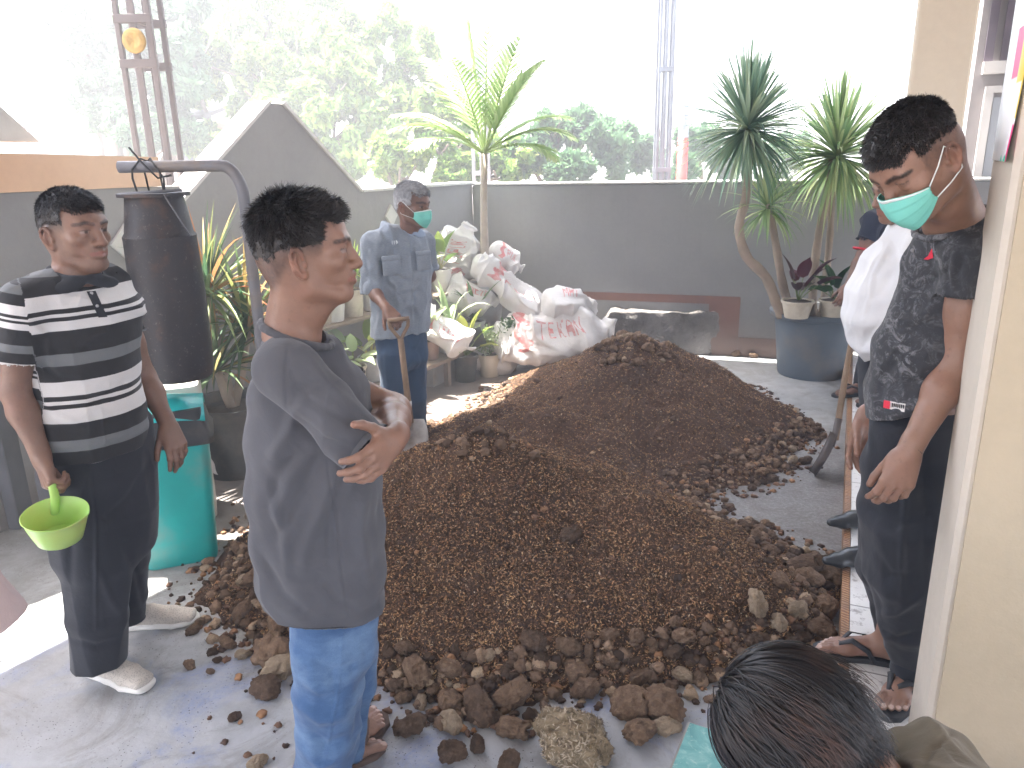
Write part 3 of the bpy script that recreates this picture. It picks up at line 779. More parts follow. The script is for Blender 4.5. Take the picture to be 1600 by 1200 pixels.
# small crumbly lumps between the clods: one mesh
IC3 = ico(3); V0, F0 = IC3; r = np.random.default_rng(31); X = r.uniform(-1.4, 2.0, 90000); Y = 1.85+r.uniform(0, 1, 90000)**1.3*4.2; Hh = heap_h(X, Y)
near = np.array([heap_h(X+dx, Y+dy) for dx, dy in ((.10, 0), (-.10, 0), (0, .10), (0, -.10))]).max(0) > 0
pr = np.where((Hh > 0) & (Hh < .09), .13, np.where((Hh <= 0) & near, .06, np.where(Hh > .5, .12, np.where(Hh > .09, .0012, 0))))
ok = (r.random(90000) < pr) & ((np.stack([X, Y, X*0], 1)-E1)@HN < -.03); P = np.stack([X, Y, np.maximum(Hh, 0)], 1)[ok][:1700]; n = len(P)
vars_ = [(V0*(1+fbm(V0*1.7+k*9, 3)*.35+fbm(V0*6+k, 2)*.12)[:, None]) for k in range(10)]; rr = .009+.016*r.random(n)**1.6; Vs = []
for i in range(n):
    a = r.uniform(0, 6.28); c_, s_ = math.cos(a), math.sin(a); W_ = vars_[i % 10]@np.array([[c_, -s_, 0], [s_, c_, 0], [0, 0, r.uniform(.6, .9)]])*rr[i]+P[i]+np.array([0, 0, rr[i]*.4]); Vs.append(W_)
me = np_mesh('lumps', np.concatenate(Vs), (F0[None]+np.arange(n)[:, None, None]*len(V0)).reshape(-1, 3), 3); set_attr(me, 'rnd', np.repeat(r.random(n), len(V0)))
b = NB('lump_soil'); co = b.coord(); a = b.node('ShaderNodeAttribute', attribute_name='rnd').outputs['Fac']; c = b.ramp(a, [(0, (.06, .04, .03)), (.4, (.15, .10, .068)), (.8, (.28, .19, .13)), (1, (.42, .32, .22))]); f_ = b.noise(co, 120, 5, .8); c = b.mix(b.ramp(f_, [(.3, .6), (.5, 0)]), c, (.05, .034, .026))
tag(link_mesh('lumps', me, b.fin(c, .95, b.bump(f_, .8, .006), .15)), 'small crumbly lumps of dried dung between the bigger clods', 'lumps', None, 'stuff')
# chips, leaf bits and fibres on the heap
lf = leaf_mat('dry_leaf_pink', [(.62, .36, .24), (.55, .33, .22)], .2); wt = simple('feather_white', (.72, .68, .6), .7, .1)
def scrap(px, py, L, wd, ang, mat, name, label, cat, curl=.3):
    p = gr(px, py); 
    for _ in range(6): p = gr(px, py, heap_pt(p[0], p[1])[2]+.012)
    m = MB(); d = np.array([math.cos(ang), math.sin(ang), .15]); m.blade(p, d, L, wd, -curl, 6, .35); o = m.build(name, mat); s_ = o.modifiers.new('s', 'SOLIDIFY'); s_.thickness = .0012
    tag(o, label, cat)
scrap(985, 1040, .055, .045, .9, lf, 'dry_leaf', 'pinkish dry leaf lying on the lower front slope', 'leaf', -.2)
scrap(793, 1050, .05, .04, .3, leaf_mat('dry_leaf_brown', [(.32, .18, .12), (.4, .24, .17)], .2), 'dry_leaf', 'brown curled leaf bit above the dark clods at the front', 'leaf')
scrap(686, 958, .055, .012, -1.0, wt, 'feather', 'white curved feather on the front slope', 'feather', .8)
scrap(622, 945, .06, .009, 1.1, wt, 'feather', 'thin white feather right beside the grey shirt', 'feather')
# ================================================================== TREES, HOUSES AND POSTS BEYOND THE WALL
LG = leaf_mat('tree_leaf_bright', [(.07, .14, .03), (.14, .26, .05), (.24, .38, .08), (.38, .46, .12)], .5)
LG2 = leaf_mat('tree_leaf_cool', [(.05, .11, .05), (.09, .18, .08), (.14, .25, .12)], .5)
BK = simple('bark', (.17, .13, .10), .9, .3, 5, .5, 30)
def leaf_cloud(C, Rr, N, size, r):
    """N leaf faces in an ellipsoid clump"""
    d = r.normal(size=(N, 3)); d /= np.linalg.norm(d, axis=1)[:, None]; P = C+d*Rr*(r.random((N, 1))**.45)
    a = r.normal(size=(N, 3)); a[:, 2] -= .4; a /= np.linalg.norm(a, axis=1)[:, None]; b = np.cross(a, r.normal(size=(N, 3))); b /= np.linalg.norm(b, axis=1)[:, None]
    s = size*(.6+.8*r.random((N, 1)))
    return np.stack([P-a*s, P+b*s*.42, P+a*s, P-b*s*.42], 1).reshape(-1, 3)
def tree(base, blobs, label, leaf, seed, size=.09, dens=260, trunk=.16, name='broadleaf_tree', group=None, extra=()):
    r = np.random.default_rng(seed); base = np.array(base, float); e = empty(name, base, label, 'tree', group)
    m = MB(); top = np.mean([b[0] for b in blobs], axis=0); top = base*.35+top*.65; top[2] = base[2]+(top[2]-base[2])*.9
    fork = base*.6+top*.4; fork[2] = base[2]+(top[2]-base[2])*.45
    m.tube([base-np.array([0, 0, .1]), base*.5+fork*.5+r.normal(size=3)*.05, fork], [trunk*1.25, trunk, trunk*.8], 10)
    V = []
    for c, R_ in blobs:
        c = np.array(c, float); mid = (fork+c)/2+r.normal(size=3)*.18
        m.tube([fork, mid, c], [trunk*.5, trunk*.28, trunk*.08], 7)
        for k in range(4):
            q = c+r.normal(size=3)*R_*.5; m.tube([mid*.4+c*.6, (mid*.4+c*.6+q)/2+r.normal(size=3)*.05, q], [trunk*.16, trunk*.1, .012], 5)
        ns = int(10+R_*9)
        for k in range(ns):                       # sub-clumps leave gaps between them
            d = nv(r.normal(size=3)); cc = c+d*R_*(.25+.75*r.random()**.5)*np.array([1, 1, .85]); rr = R_*r.uniform(.16, .34)
            V.append(leaf_cloud(cc, rr, int(dens*r.uniform(.5, 1.2)), size, r))
    m.build('trunk', BK, e)
    V = np.concatenate(V); n = len(V)//4; me = np_mesh('crown', V, np.arange(n*4).reshape(n, 4)); rn = r.random(n)
    set_attr(me, 'rnd', np.repeat(rn, 4)); link_mesh('crown', me, leaf, e, False); return e
def bl(px, py, Y, rpx): p = at(px, py, Y); return (p, rpx/pxm(p))
def gnd(px, Y): p = at(px, 230, Y); return np.array([p[0], Y, 0])
tree(gnd(330, 11), [bl(350, 60, 11, 75), bl(430, 150, 10.5, 85), bl(520, 90, 11, 80), bl(470, 20, 11.5, 80), bl(560, 190, 10.5, 75), bl(390, 20, 11, 60), bl(620, 150, 11, 70), bl(500, 230, 10, 70), bl(330, 215, 10.5, 40), bl(430, 80, 10.5, 60), bl(300, 120, 11, 50), bl(590, 60, 11, 50), bl(545, 130, 10.5, 55), bl(660, 90, 11, 40), bl(480, 170, 10.5, 55)],
     'wide bright green tree filling the sky right of the tall lattice post', LG, 21, .085, 270)
tree(gnd(180, 10), [bl(200, 60, 10, 60), bl(250, 130, 9.7, 60), bl(165, 110, 10, 42), bl(190, 185, 9.7, 55), bl(130, 75, 10, 36), bl(290, 50, 10, 55), bl(230, 210, 9.4, 50), bl(110, 40, 10, 36), bl(150, 150, 9.7, 34), bl(280, 190, 9.7, 45), bl(240, 20, 10, 50)],
     'pale green tree behind the lattice post at the upper left', LG2, 22, .10, 230)
tree(gnd(650, 10), [bl(640, 235, 9.5, 55), bl(690, 190, 10, 48), bl(600, 250, 9.3, 40), bl(700, 255, 9.5, 40), bl(745, 230, 10, 46), bl(790, 250, 10, 42), bl(735, 170, 10.5, 34), bl(830, 240, 10.5, 36)],
     'low leafy tree just left of the potted palm, above the wall', LG, 23, .07, 240)
tree(gnd(900, 13), [bl(860, 215, 10.5, 42), bl(915, 200, 10.5, 45), bl(960, 235, 10.5, 40), bl(820, 240, 10.2, 38), bl(900, 262, 10, 40)],
     'hazy green bush tree above the middle of the back wall', LG2, 24, .10, 200)
tree(gnd(1120, 14), [bl(1010, 235, 11, 32), bl(1090, 225, 11, 36), bl(1150, 250, 11, 34), bl(1230, 245, 11, 36), bl(1060, 265, 10.5, 30)],
     'pale distant tree showing behind the spiky potted plants', LG2, 25, .11, 150)
tree(gnd(700, 16), [bl(720, 80, 16, 34), bl(700, 110, 16, 26), bl(640, 60, 16, 30)],
     'faint far tree top between the bright tree and the potted palm', LG2, 26, .12, 130)
# small houses
rust = simple('rusted_roof', (.07, .04, .035), .8, .35, 4); blu = simple('pale_blue_wall', (.17, .21, .26), .8, .1); tanw = simple('bamboo_wall', (.20, .13, .08), .85, .3, 30)
def hut(px0, px1, py0, py1, Y, wall, roof, label, dz=.35):
    a = at(px0, py1, Y); b = at(px1, py1, Y); t = at(px0, py0, Y); c = (a+b)/2; Wd = abs(b[0]-a[0]); e = empty('small_house', (c[0], Y, 0), label, 'house')
    m = MB(); m.box((c[0], Y+1.2, t[2]/2), (Wd, 2.2, t[2])); m.build('wall', wall, e, False)
    m = MB(); m.prism([(c[0]-Wd*.6, Y-.25, t[2]), (c[0]+Wd*.6, Y-.25, t[2]), (c[0]+Wd*.6, Y+2.4, t[2]+dz*2), (c[0]-Wd*.6, Y+2.4, t[2]+dz*2)], (0, 0, .06)); m.build('roof', roof, e, False)
    m = MB(); m.box((c[0]+Wd*.12, Y+.09, t[2]-.45), (.5, .04, .6)); w_ = m.build('window', simple('hut_window', (.10, .11, .14), .4), e, False)
hut(35, 118, 205, 240, 13, blu, rust, 'low pale blue house with a rusty roof at the far left', .3)
hut(268, 330, 190, 245, 11, tanw, simple('dark_roof', (.03, .03, .035), .7), 'small hut with woven tan walls behind the lattice post', .25)
# lattice post with a gold medallion
steel = simple('painted_steel_post', (.11, .09, .085), .6, .12, 10); pale = simple('post_edge', (.46, .42, .40), .6, .1)
def lattice(px, Y, label, w=.17, med=None, group=None, mt=steel):
    q = at(px, 200, Y); b = np.array([q[0], Y, 0]); e = empty('lattice_post', b, label, 'post', group); m = MB()
    for sx in (-1, 1):
        for sy in (-1, 1): m.box(b+np.array([sx*w/2, sy*w/2, 1.9]), (.032, .032, 3.8), bevel=.004)
    m.box(b+np.array([0, -w/2, 1.9]), (.028, .02, 3.8)); m.box(b+np.array([0, w/2, 1.9]), (.028, .02, 3.8)); m.build('upright', mt, e, False)
    m = MB(); zs = [.8, 1.55, 2.6, 3.4] if med is None else [.9, med-.125, med+.125, 3.2]
    for z in zs:
        m = MB()
        for sy in (-1, 1): m.box(b+np.array([0, sy*(w/2+.003), z]), (w+.04, .03, .05), bevel=.003)
        m.box(b+np.array([0, 0, z]), (.02, w-.02, .03)); m.build('cross_plate', mt, e, False)
    if med is not None:
        m = MB(); gold = simple('gold_paint', (.30, .19, .05), .35, .2, 20, .3, metal=.4)
        n = 28; prof = [(.0, .0), (.035, .004), (.045, .008), (.055, .002), (.068, .006), (.072, .0), (.072, -.006), (0, -.006)]
        V = [b+np.array([r_*math.cos(2*math.pi*j/n)*(1+.1*math.cos(8*2*math.pi*j/n)*(.02 < r_ < .05)), -w/2-.03-z_, med+r_*math.sin(2*math.pi*j/n)*(1+.1*math.cos(8*2*math.pi*j/n)*(.02 < r_ < .05))]) for r_, z_ in prof for j in range(n)]
        m.add(V, [(i*n+j, i*n+(j+1) % n, (i+1)*n+(j+1) % n, (i+1)*n+j) for i in range(len(prof)-1) for j in range(n)]); m.build('medallion', gold, e, True)
lattice(243, 5.15, 'brown steel lattice post with a gold round medallion, behind the hanging cylinder', .19, at(228, 68, 5.15)[2])
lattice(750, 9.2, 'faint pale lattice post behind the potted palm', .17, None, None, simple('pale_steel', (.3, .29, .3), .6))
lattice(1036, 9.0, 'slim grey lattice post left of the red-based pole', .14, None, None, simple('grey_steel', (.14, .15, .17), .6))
q = at(1068, 200, 8.6); m = MB(); m.tube([(q[0], 8.6, 0), (q[0]+.0, 8.6, 3.9)], .055, 14); e = empty('pole', (q[0], 8.6, 0), 'grey round pole painted red at its lower part behind the spiky plants', 'pole')
m.build('shaft', simple('pole_grey', (.35, .37, .42), .6), e); m = MB(); z1_ = at(1068, 215, 8.6)[2]; m.tube([(q[0], 8.6, .5), (q[0], 8.6, z1_)], .058, 14); m.build('red_band', simple('red_paint', (.55, .06, .05), .5), e)
# ================================================================== PLANTS, POTS, SACKS, BIN
POTM = {'cream': simple('cream_plastic', (.58, .52, .42), .5, .12, 5, .1, dirt=(.30, .24, .17)), 'white': simple('white_plastic', (.66, .65, .62), .45, .1, 5, .1, dirt=(.38, .33, .27)),
        'black': simple('black_plastic', (.035, .037, .04), .5, .2, 5, .1, dirt=(.12, .10, .08)), 'slate': simple('slate_plastic', (.12, .145, .17), .45, .15, 4, .1, dirt=(.20, .18, .16)),
        'clay': simple('brown_plastic', (.26, .16, .12), .55, .15, 5, .1, dirt=(.3, .25, .2)), 'grey': simple('grey_plastic', (.36, .37, .38), .5, .1, 5, .1, dirt=(.25, .22, .2))}
SOIL = simple('pot_soil', (.06, .045, .035), .95, .4, 30, .8, 60)
def strap_rosette(m, c, n, L, wd, lo, hi, droop, rng, seg=5, dirs=None):
    for i in range(n):
        el = rng.uniform(lo, hi); az = rng.uniform(0, 2*math.pi)
        d = (math.cos(el)*math.cos(az), math.cos(el)*math.sin(az), math.sin(el))
        m.blade(np.array(c)+np.array(d)*.01, d, L*rng.uniform(.75, 1.1), wd*rng.uniform(.8, 1.15), droop*rng.uniform(.5, 1.3), seg, .2)
def potted(base, r, h, colr, label, plant, seed, group=None, name='potted_plant', taper=.74, leafm=None, ribs=0):
    rng = random.Random(seed); base = np.array(base, float); e = empty(name, base, label, 'plant', group)
    m = MB(); prof = [(0, 0), (r*taper, 0), (r*taper+.002, .004), (r*.97, h*.86), (r*1.05, h*.865), (r*1.07, h*.99), (r*1.05, h), (r*.95, h), (r*.93, h*.9)]
    m.lathe(base, prof, 28, wob=.012 if ribs else 0); m.build('pot', POTM[colr], e, True, 35)
    s = MB(); s.lathe(base+np.array([0, 0, h*.9]), [(r*.94, 0), (r*.6, .012), (0, .018)], 20); s.build('soil', SOIL, e)
    c = base+np.array([0, 0, h*.92]); f = MB()
    if plant == 'broad':                                    # big upright oval leaves on stalks
        st = MB()
        for i in range(rng.randint(7, 10)):
            az = rng.uniform(0, 6.28); el = rng.uniform(.5, 1.35); d = np.array([math.cos(el)*math.cos(az), math.cos(el)*math.sin(az), math.sin(el)]); L = rng.uniform(.10, .20)*(r/.1)**.5
            p1 = c+d*L; st.tube([c, c+d*L*.5+np.array([0, 0, .01]), p1], [.005, .004, .003], 5)
            dd = nv(d+np.array([0, 0, -.25])); f.blade(p1, dd, rng.uniform(.14, .22), rng.uniform(.07, .11), rng.uniform(.5, 1.3), 6, .3)
        st.build('stems', leafm[1], e); f.build('foliage', leafm[0], e)
    elif plant == 'strap':
        strap_rosette(f, c, 26, .30, .024, .5, 1.45, .8, rng); f.build('foliage', leafm[0], e)
    elif plant == 'snake':
        strap_rosette(f, c, 10, .38, .05, 1.1, 1.52, .15, rng); f.build('foliage', leafm[0], e)
    elif plant == 'arch':
        strap_rosette(f, c, 9, .42, .06, .9, 1.4, 1.9, rng, 7); f.build('foliage', leafm[0], e)
    elif plant == 'bush':
        R_ = np.random.default_rng(seed); V = np.concatenate([leaf_cloud(c+np.array([0, 0, .13])+R_.normal(size=3)*.05, .07, 60, .02, R_) for _ in range(9)])
        st = MB()
        for i in range(7): q = c+R_.normal(size=3)*.07+np.array([0, 0, .16]); st.tube([c, (c+q)/2+R_.normal(size=3)*.015, q], [.004, .003, .002], 5)
        st.build('stems', leafm[1], e); n = len(V)//4; me = np_mesh('foliage', V, np.arange(n*4).reshape(n, 4)); set_attr(me, 'rnd', np.repeat(R_.random(n), 4)); link_mesh('foliage', me, leafm[0], e, False)
    return e
YG = leaf_mat('leaf_yellow_green', [(.12, .22, .04), (.26, .38, .07), (.5, .5, .12)], .5); PALE = leaf_mat('leaf_pale', [(.5, .56, .36), (.3, .42, .2), (.62, .64, .48)], .45)
DG = leaf_mat('leaf_deep', [(.03, .08, .03), (.06, .14, .05), (.11, .20, .07)], .35); PUR = leaf_mat('leaf_purple', [(.06, .02, .03), (.11, .035, .05), (.05, .07, .04)], .3)
STEM = simple('green_stem', (.14, .20, .06), .5, .2); YST = simple('yellow_stem', (.42, .40, .12), .5, .2)
YUC = leaf_mat('leaf_blade_grey_green', [(.14, .24, .17), (.24, .36, .25), (.38, .48, .34), (.52, .58, .38)], .5)
YUC2 = leaf_mat('leaf_blade_light', [(.18, .30, .13), (.30, .44, .20), (.45, .56, .27), (.6, .64, .34)], .5)
TRK = simple('pale_trunk', (.34, .27, .21), .85, .25, 7, .6, 35, bdist=.006)

# big slate pot with three spiky heads on bent trunks
bp = gr(1264, 588); bp = bp+np.array([.05, .10, 0]); PR = 62/pxm(bp+np.array([0, 0, .4])); BH = at(1265, 500, bp[1]-.3)[2]+.02
e = empty('potted_dracaena', bp, 'bent-trunked plants with spiky leaf heads in a wide slate-grey pot at the back wall', 'plant')
m = MB(); m.lathe(bp, [(0, 0), (PR*.80, 0), (PR*.82, .02), (PR*.985, BH*.90), (PR*1.10, BH*.92), (PR*1.12, BH*.99), (PR*1.09, BH), (PR*.97, BH), (PR*.95, BH*.88)], 48); m.build('pot', POTM['slate'], e, True, 35)
m = MB(); m.lathe(bp+np.array([0, 0, BH*.9]), [(PR*.96, 0), (PR*.5, .02), (0, .025)], 24); m.build('soil', SOIL, e)
def trunk(pts, Y, r0, r1, dY=0):
    P = [at(px, py, Y+dY*i/(len(pts)-1)) for i, (px, py) in enumerate(pts)]
    Q = []
    for i in range(len(P)-1):
        a = P[max(i-1, 0)]; b = P[i]; c = P[i+1]; d = P[min(i+2, len(P)-1)]
        for k in range(4):
            t = k/4; Q.append(.5*((2*b)+(-a+c)*t+(2*a-5*b+4*c-d)*t*t+(-a+3*b-3*c+d)*t**3))
    Q.append(P[-1]); n = len(Q); m = MB(); m.tube(Q, [r0+(r1-r0)*i/(n-1)+.0025*math.sin(i*2.1) for i in range(n)], 12); m.build('trunk', TRK, e); return P[-1]
Yd = bp[1]-.02
h1 = trunk([(1222, 495), (1212, 470), (1196, 432), (1166, 400), (1155, 355), (1165, 310), (1170, 250), (1168, 195)], Yd-.08, .042, .030)
h2 = trunk([(1236, 490), (1222, 440), (1212, 380), (1200, 318)], Yd, .036, .026)
h3 = trunk([(1268, 492), (1272, 430), (1278, 375), (1292, 310), (1301, 250)], Yd-.04, .034, .028)
h4 = trunk([(1285, 492), (1292, 420), (1298, 350), (1300, 300)], Yd+.06, .03, .022)
rng = random.Random(3)
def head(c, n1, L, mt, down=.9, wd=.026):
    m = MB(); c = np.array(c)
    for i in range(n1):
        k = i/n1; el = 1.5-k*2.35+rng.uniform(-.25, .25); az = rng.uniform(0, 6.28); d = (math.cos(el)*math.cos(az), math.cos(el)*math.sin(az), math.sin(el))
        m.blade(c+np.array([0, 0, -.06*k]), d, L*rng.uniform(.8, 1.12), wd*rng.uniform(.7, 1.2), (.15+down*k)*rng.uniform(.7, 1.5), 6, .25)
    m.build('leaf_head', mt, e)
head(h1, 380, .60, YUC, 1.0, .028); head(h3+np.array([.03, 0, .06]), 320, .60, YUC2, 1.3, .028); head(h2, 90, .38, YUC2, 1.6)
pr = at(1243, 492, Yd-.22); potted((pr[0], pr[1]-.02, BH-.005), .115, .13, 'cream', 'cream bowl with purple-leaved plant on the rim of the slate pot', 'broad', 5, leafm=(PUR, STEM))
pr = at(1299, 492, Yd-.22); potted((pr[0], pr[1]-.02, BH-.005), .105, .13, 'cream', 'cream bowl with one small green sprout beside the purple-leaved bowl', 'broad', 9, leafm=(DG, STEM))

# young palm in a grey pot in the wall corner
pb = gr(758, 520); pbw = at(757, 470, 6.55); pbase = np.array([pbw[0], 6.55, .38]); e = empty('potted_palm', pbase, 'young palm with a straight pale trunk in a grey pot among the sacks', 'plant')
m = MB(); m.lathe(pbase, [(0, 0), (.14, 0), (.17, .26), (.19, .27), (.19, .31), (.17, .31), (.165, .28)], 32); m.build('pot', POTM['grey'], e, True, 35)
m = MB(); m.lathe(pbase+np.array([0, 0, .28]), [(.165, 0), (0, .02)], 20); m.build('soil', SOIL, e)
P = [pbase+np.array([0, 0, .28])]+[at(px, py, 6.55) for px, py in ((757, 390), (756, 330), (756, 290), (757, 240))]
m = MB(); m.tube(P, [.05, .038, .03, .03, .026], 12); m.build('trunk', simple('palm_trunk', (.42, .36, .30), .85, .2, 10, .5, 30), e)
PALMF = leaf_mat('palm_leaflet', [(.26, .36, .16), (.38, .5, .24), (.52, .6, .34)], .55); top = P[-1]; R_ = random.Random(12); m = MB()
for (dx, dz, dy, L, dr) in ((.05, 1, .1, .95, .35), (-.35, .85, .2, .9, .9), (.4, .8, -.2, .85, .9), (-.75, .55, -.1, .8, 1.3), (.8, .5, .1, .8, 1.4), (-.2, .9, -.4, .8, .8), (.25, 1, .35, .9, .7), (-.6, .35, .3, .7, 1.3), (.65, .25, -.3, .65, 1.4), (-.1, 1, 0, 1.0, .15), (.3, 1, -.3, .9, .5), (-.45, 1, .4, .85, .7), (.95, .8, .2, .8, 1.2), (-.9, .8, -.3, .8, 1.1)):
    d = nv((dx, dy, dz)); p = top.copy(); N = 22; pts = [p.copy()]
    for k in range(N):
        p = p+d*L/N; d = nv(d+np.array([0, 0, -1])*dr/N*(.3+1.2*k/N)); pts.append(p.copy())
        if k < 4: continue
        sd = nv(np.cross(d, (0, 0, 1))+1e-4); ll = .30*math.sin(math.pi*min(1, (k/N)*.85+.12))
        for sg in (-1, 1): m.blade(p, nv(sd*sg+d*.9+np.array([0, 0, .05])), ll*R_.uniform(.85, 1.15), .034, .7*R_.uniform(.6, 1.6), 4, .25)
    m.tube(pts, [.012*(1-.8*i/N) for i in range(N+1)], 5, rnd=.9)
m.build('fronds', PALMF, e)

# spiky red-tipped plant in the black tub at the left
tb = gr(362, 742)+np.array([.02, .1, 0]); e = empty('potted_spiky_plant', tb, 'big drooping strap-leaved plant with reddish tips in a black tub behind the pipe stand', 'plant')
m = MB(); m.lathe(tb, [(0, 0), (.19, 0), (.235, .38), (.255, .385), (.255, .42), (.235, .42), (.225, .36)], 36); m.build('pot', POTM['black'], e, True, 35)
m = MB(); m.lathe(tb+np.array([0, 0, .36]), [(.23, 0), (0, .03)], 20); m.build('soil', SOIL, e)
RT = leaf_mat('leaf_red_tip', [(.035, .08, .04), (.07, .13, .06), (.15, .21, .09), (.30, .30, .10), (.42, .13, .06)], .35)
m = MB(); rng = random.Random(8)
trunks = []
for (hx_, hy_, hz_, n) in ((-.06, .0, 1.02, 120), (.12, .06, .82, 90), (-.02, -.1, .62, 70)):
    c = tb+np.array([hx_, hy_, hz_]); trunks.append(c)
    for i in range(n):
        k = i/n; el = 1.45-k*1.9+rng.uniform(-.2, .2); az = rng.uniform(0, 6.28); d = (math.cos(el)*math.cos(az), math.cos(el)*math.sin(az), math.sin(el))
        m.blade(c, d, .50*rng.uniform(.7, 1.15), .028*rng.uniform(.7, 1.2), (.5+1.3*k)*rng.uniform(.7, 1.5), 6, .25)
m.build('foliage', RT, e); m = MB()
for c in trunks: m.tube([tb+np.array([0, 0, .36]), (tb+c)/2+np.array([.0, .0, .15]), c], [.03, .026, .022], 8)
m.build('stems', TRK, e)

# plant stand: upper plank, lower plank on legs, along the left wall
wood = simple('weathered_plank', (.22, .17, .13), .85, .3, 6, .5, 40); woodl = simple('pale_plank', (.42, .30, .17), .8, .2, 8)
def wl(s, off, z=0): return WC+WL*s-WLn*off+np.array([0, 0, z])
def lw_at(px, py, off):                                     # point on a vertical plane 'off' in front of the left wall
    s, z = s_left(px, py, off); return s, z
sa, za = lw_at(530, 498, .28); sb, zb = lw_at(700, 452, .28); zp = za
e = empty('plant_stand', wl(sa, .28), 'grey plank shelf on thin legs holding pots behind the old man', 'stand')
m = MB(); sA = sa+.35; sB = .35; m.box((wl(sA, .28, zp-.012)+wl(sB, .28, zp-.012))/2, (abs(sA-sB), .24, .024), ax=WL, bevel=.004); m.build('plank', wood, e, False)
for s_ in (sA-.05, (sA+sB)/2, sB+.05):
    for of in (.19, .37): m = MB(); m.box(wl(s_, of, zp/2-.013), (.035, .03, zp-.026), ax=WL); m.build('leg', wood, e, False)
sc1, zc1 = lw_at(693, 560, .56); sc0, zc0 = lw_at(770, 545, .56)
e = empty('bench', wl(sc1, .50), 'low wooden bench carrying sacks and small pots in front of the plant stand', 'bench')
m = MB(); s0_ = sc1+.55; s1_ = max(.45, sc0-.2); m.box((wl(s0_, .50, zc1)+wl(s1_, .50, zc1))/2, (abs(s0_-s1_), .26, .03), ax=WL, bevel=.004); m.build('plank', wood, e, False)
for s_ in (s0_-.05, sc1, s1_+.05): m = MB(); m.box(wl(s_, .59, zc1/2-.01), (.04, .04, zc1-.012), ax=WL); m.build('leg', wood, e, False); m = MB(); m.box(wl(s_, .41, zc1/2-.01), (.04, .04, zc1-.012), ax=WL); m.build('leg', wood, e, False)
def shelf_pot(px, py, wpx, hpx, off, colr, plant, label, seed, lm, z=None, taper=.8):
    s_, z_ = lw_at(px, py, off); z_ = z if z is not None else z_; p = wl(s_, off, z_); k = pxm(p); return potted(p, wpx/2/k, hpx/k, colr, label, plant, seed, leafm=lm, taper=taper)
shelf_pot(520, 505, 44, 36, .28, 'white', 'strap', 'white ribbed pot right by the nose of the man with folded arms', 31, (YG, YST), zp)
shelf_pot(552, 500, 38, 42, .30, 'cream', 'snake', 'cream pot with upright blades, second pot on the plank shelf', 32, (YG, YST), zp)
shelf_pot(655, 462, 34, 34, .30, 'cream', 'broad', 'cream pot with pale leaves just right of the old man\'s arm', 34, (PALE, YST), zp)
shelf_pot(690, 455, 34, 34, .28, 'white', 'broad', 'white pot with yellow leaves at the far end of the plank shelf', 35, (YG, YST), zp)
shelf_pot(700, 492, 34, 30, .52, 'white', 'arch', 'white pot with long arching pale leaves on the bench', 36, (PALE, YST), zc1+.018)
shelf_pot(740, 520, 36, 34, .52, 'grey', 'arch', 'grey pot with arching grey-green leaves on the bench', 37, (DG, STEM), zc1+.018)
def floor_pot(px, py, wpx, hpx, colr, plant, label, seed, lm, z=0, taper=.8, ribs=0):
    p = gr(px, py, z); k = pxm(p); r = wpx/2/k; return potted(p+np.array([0, r*.7, 0]), r, hpx/k, colr, label, plant, seed, leafm=lm, taper=taper, ribs=ribs)
floor_pot(728, 598, 38, 42, 'black', 'broad', 'dark pot with bright green sprout, leftmost of three floor pots by the sunlit strip', 41, (YG, STEM))
floor_pot(765, 590, 36, 36, 'cream', 'bush', 'cream ribbed pot with a thin-leaved shrub, middle of the three floor pots', 42, (PALE, STEM), ribs=1)
floor_pot(795, 582, 30, 40, 'clay', 'bush', 'tall brownish pot, rightmost of the three floor pots beside the white sacks', 43, (DG, STEM))
zl = lw_at(565, 600, .42)[1]; m = MB(); sL0 = lw_at(470, 600, .42)[0]; sL1 = lw_at(680, 600, .42)[0]; m.box((wl(sL0, .42, zl-.012)+wl(sL1, .42, zl-.012))/2, (abs(sL0-sL1), .22, .022), ax=WL, bevel=.004)
tag(m.build('plank', wood, None, False), 'lower grey plank carrying the leafy pots behind the folded arms', 'plank')
for s_ in (sL0-.05, (sL0+sL1)/2, sL1+.05):
    m = MB(); m.box(wl(s_, .42, (zl-.025)/2), (.20, .18, zl-.027), ax=WL, bevel=.004); tag(m.build('concrete_block', POTM['grey'], None, False), 'grey block propping up the lower plank of pots', 'block', 'blocks under the lower plank')
for (px, py, wp, hp_, c_, pl, lb, sd, lm) in ((522, 604, 40, 34, 'clay', 'broad', 'brown pot of pale variegated leaves on the lower plank behind the folded arms', 51, (PALE, YST)), (583, 596, 40, 38, 'grey', 'broad', 'grey pot of bright leaves on the lower plank beside the old man', 52, (YG, YST)),
    (555, 600, 38, 34, 'cream', 'broad', 'cream pot with big white-green leaves in the middle of the lower plank', 53, (PALE, STEM)), (495, 608, 36, 34, 'black', 'snake', 'black pot with yellow blade leaves at the near end of the lower plank', 54, (YG, YST)),
    (640, 588, 34, 34, 'clay', 'broad', 'brown pot mostly hidden behind the old man\'s jeans', 56, (PALE, YST))): shelf_pot(px, py, wp, hp_, .42, c_, pl, lb, sd, lm, zl)
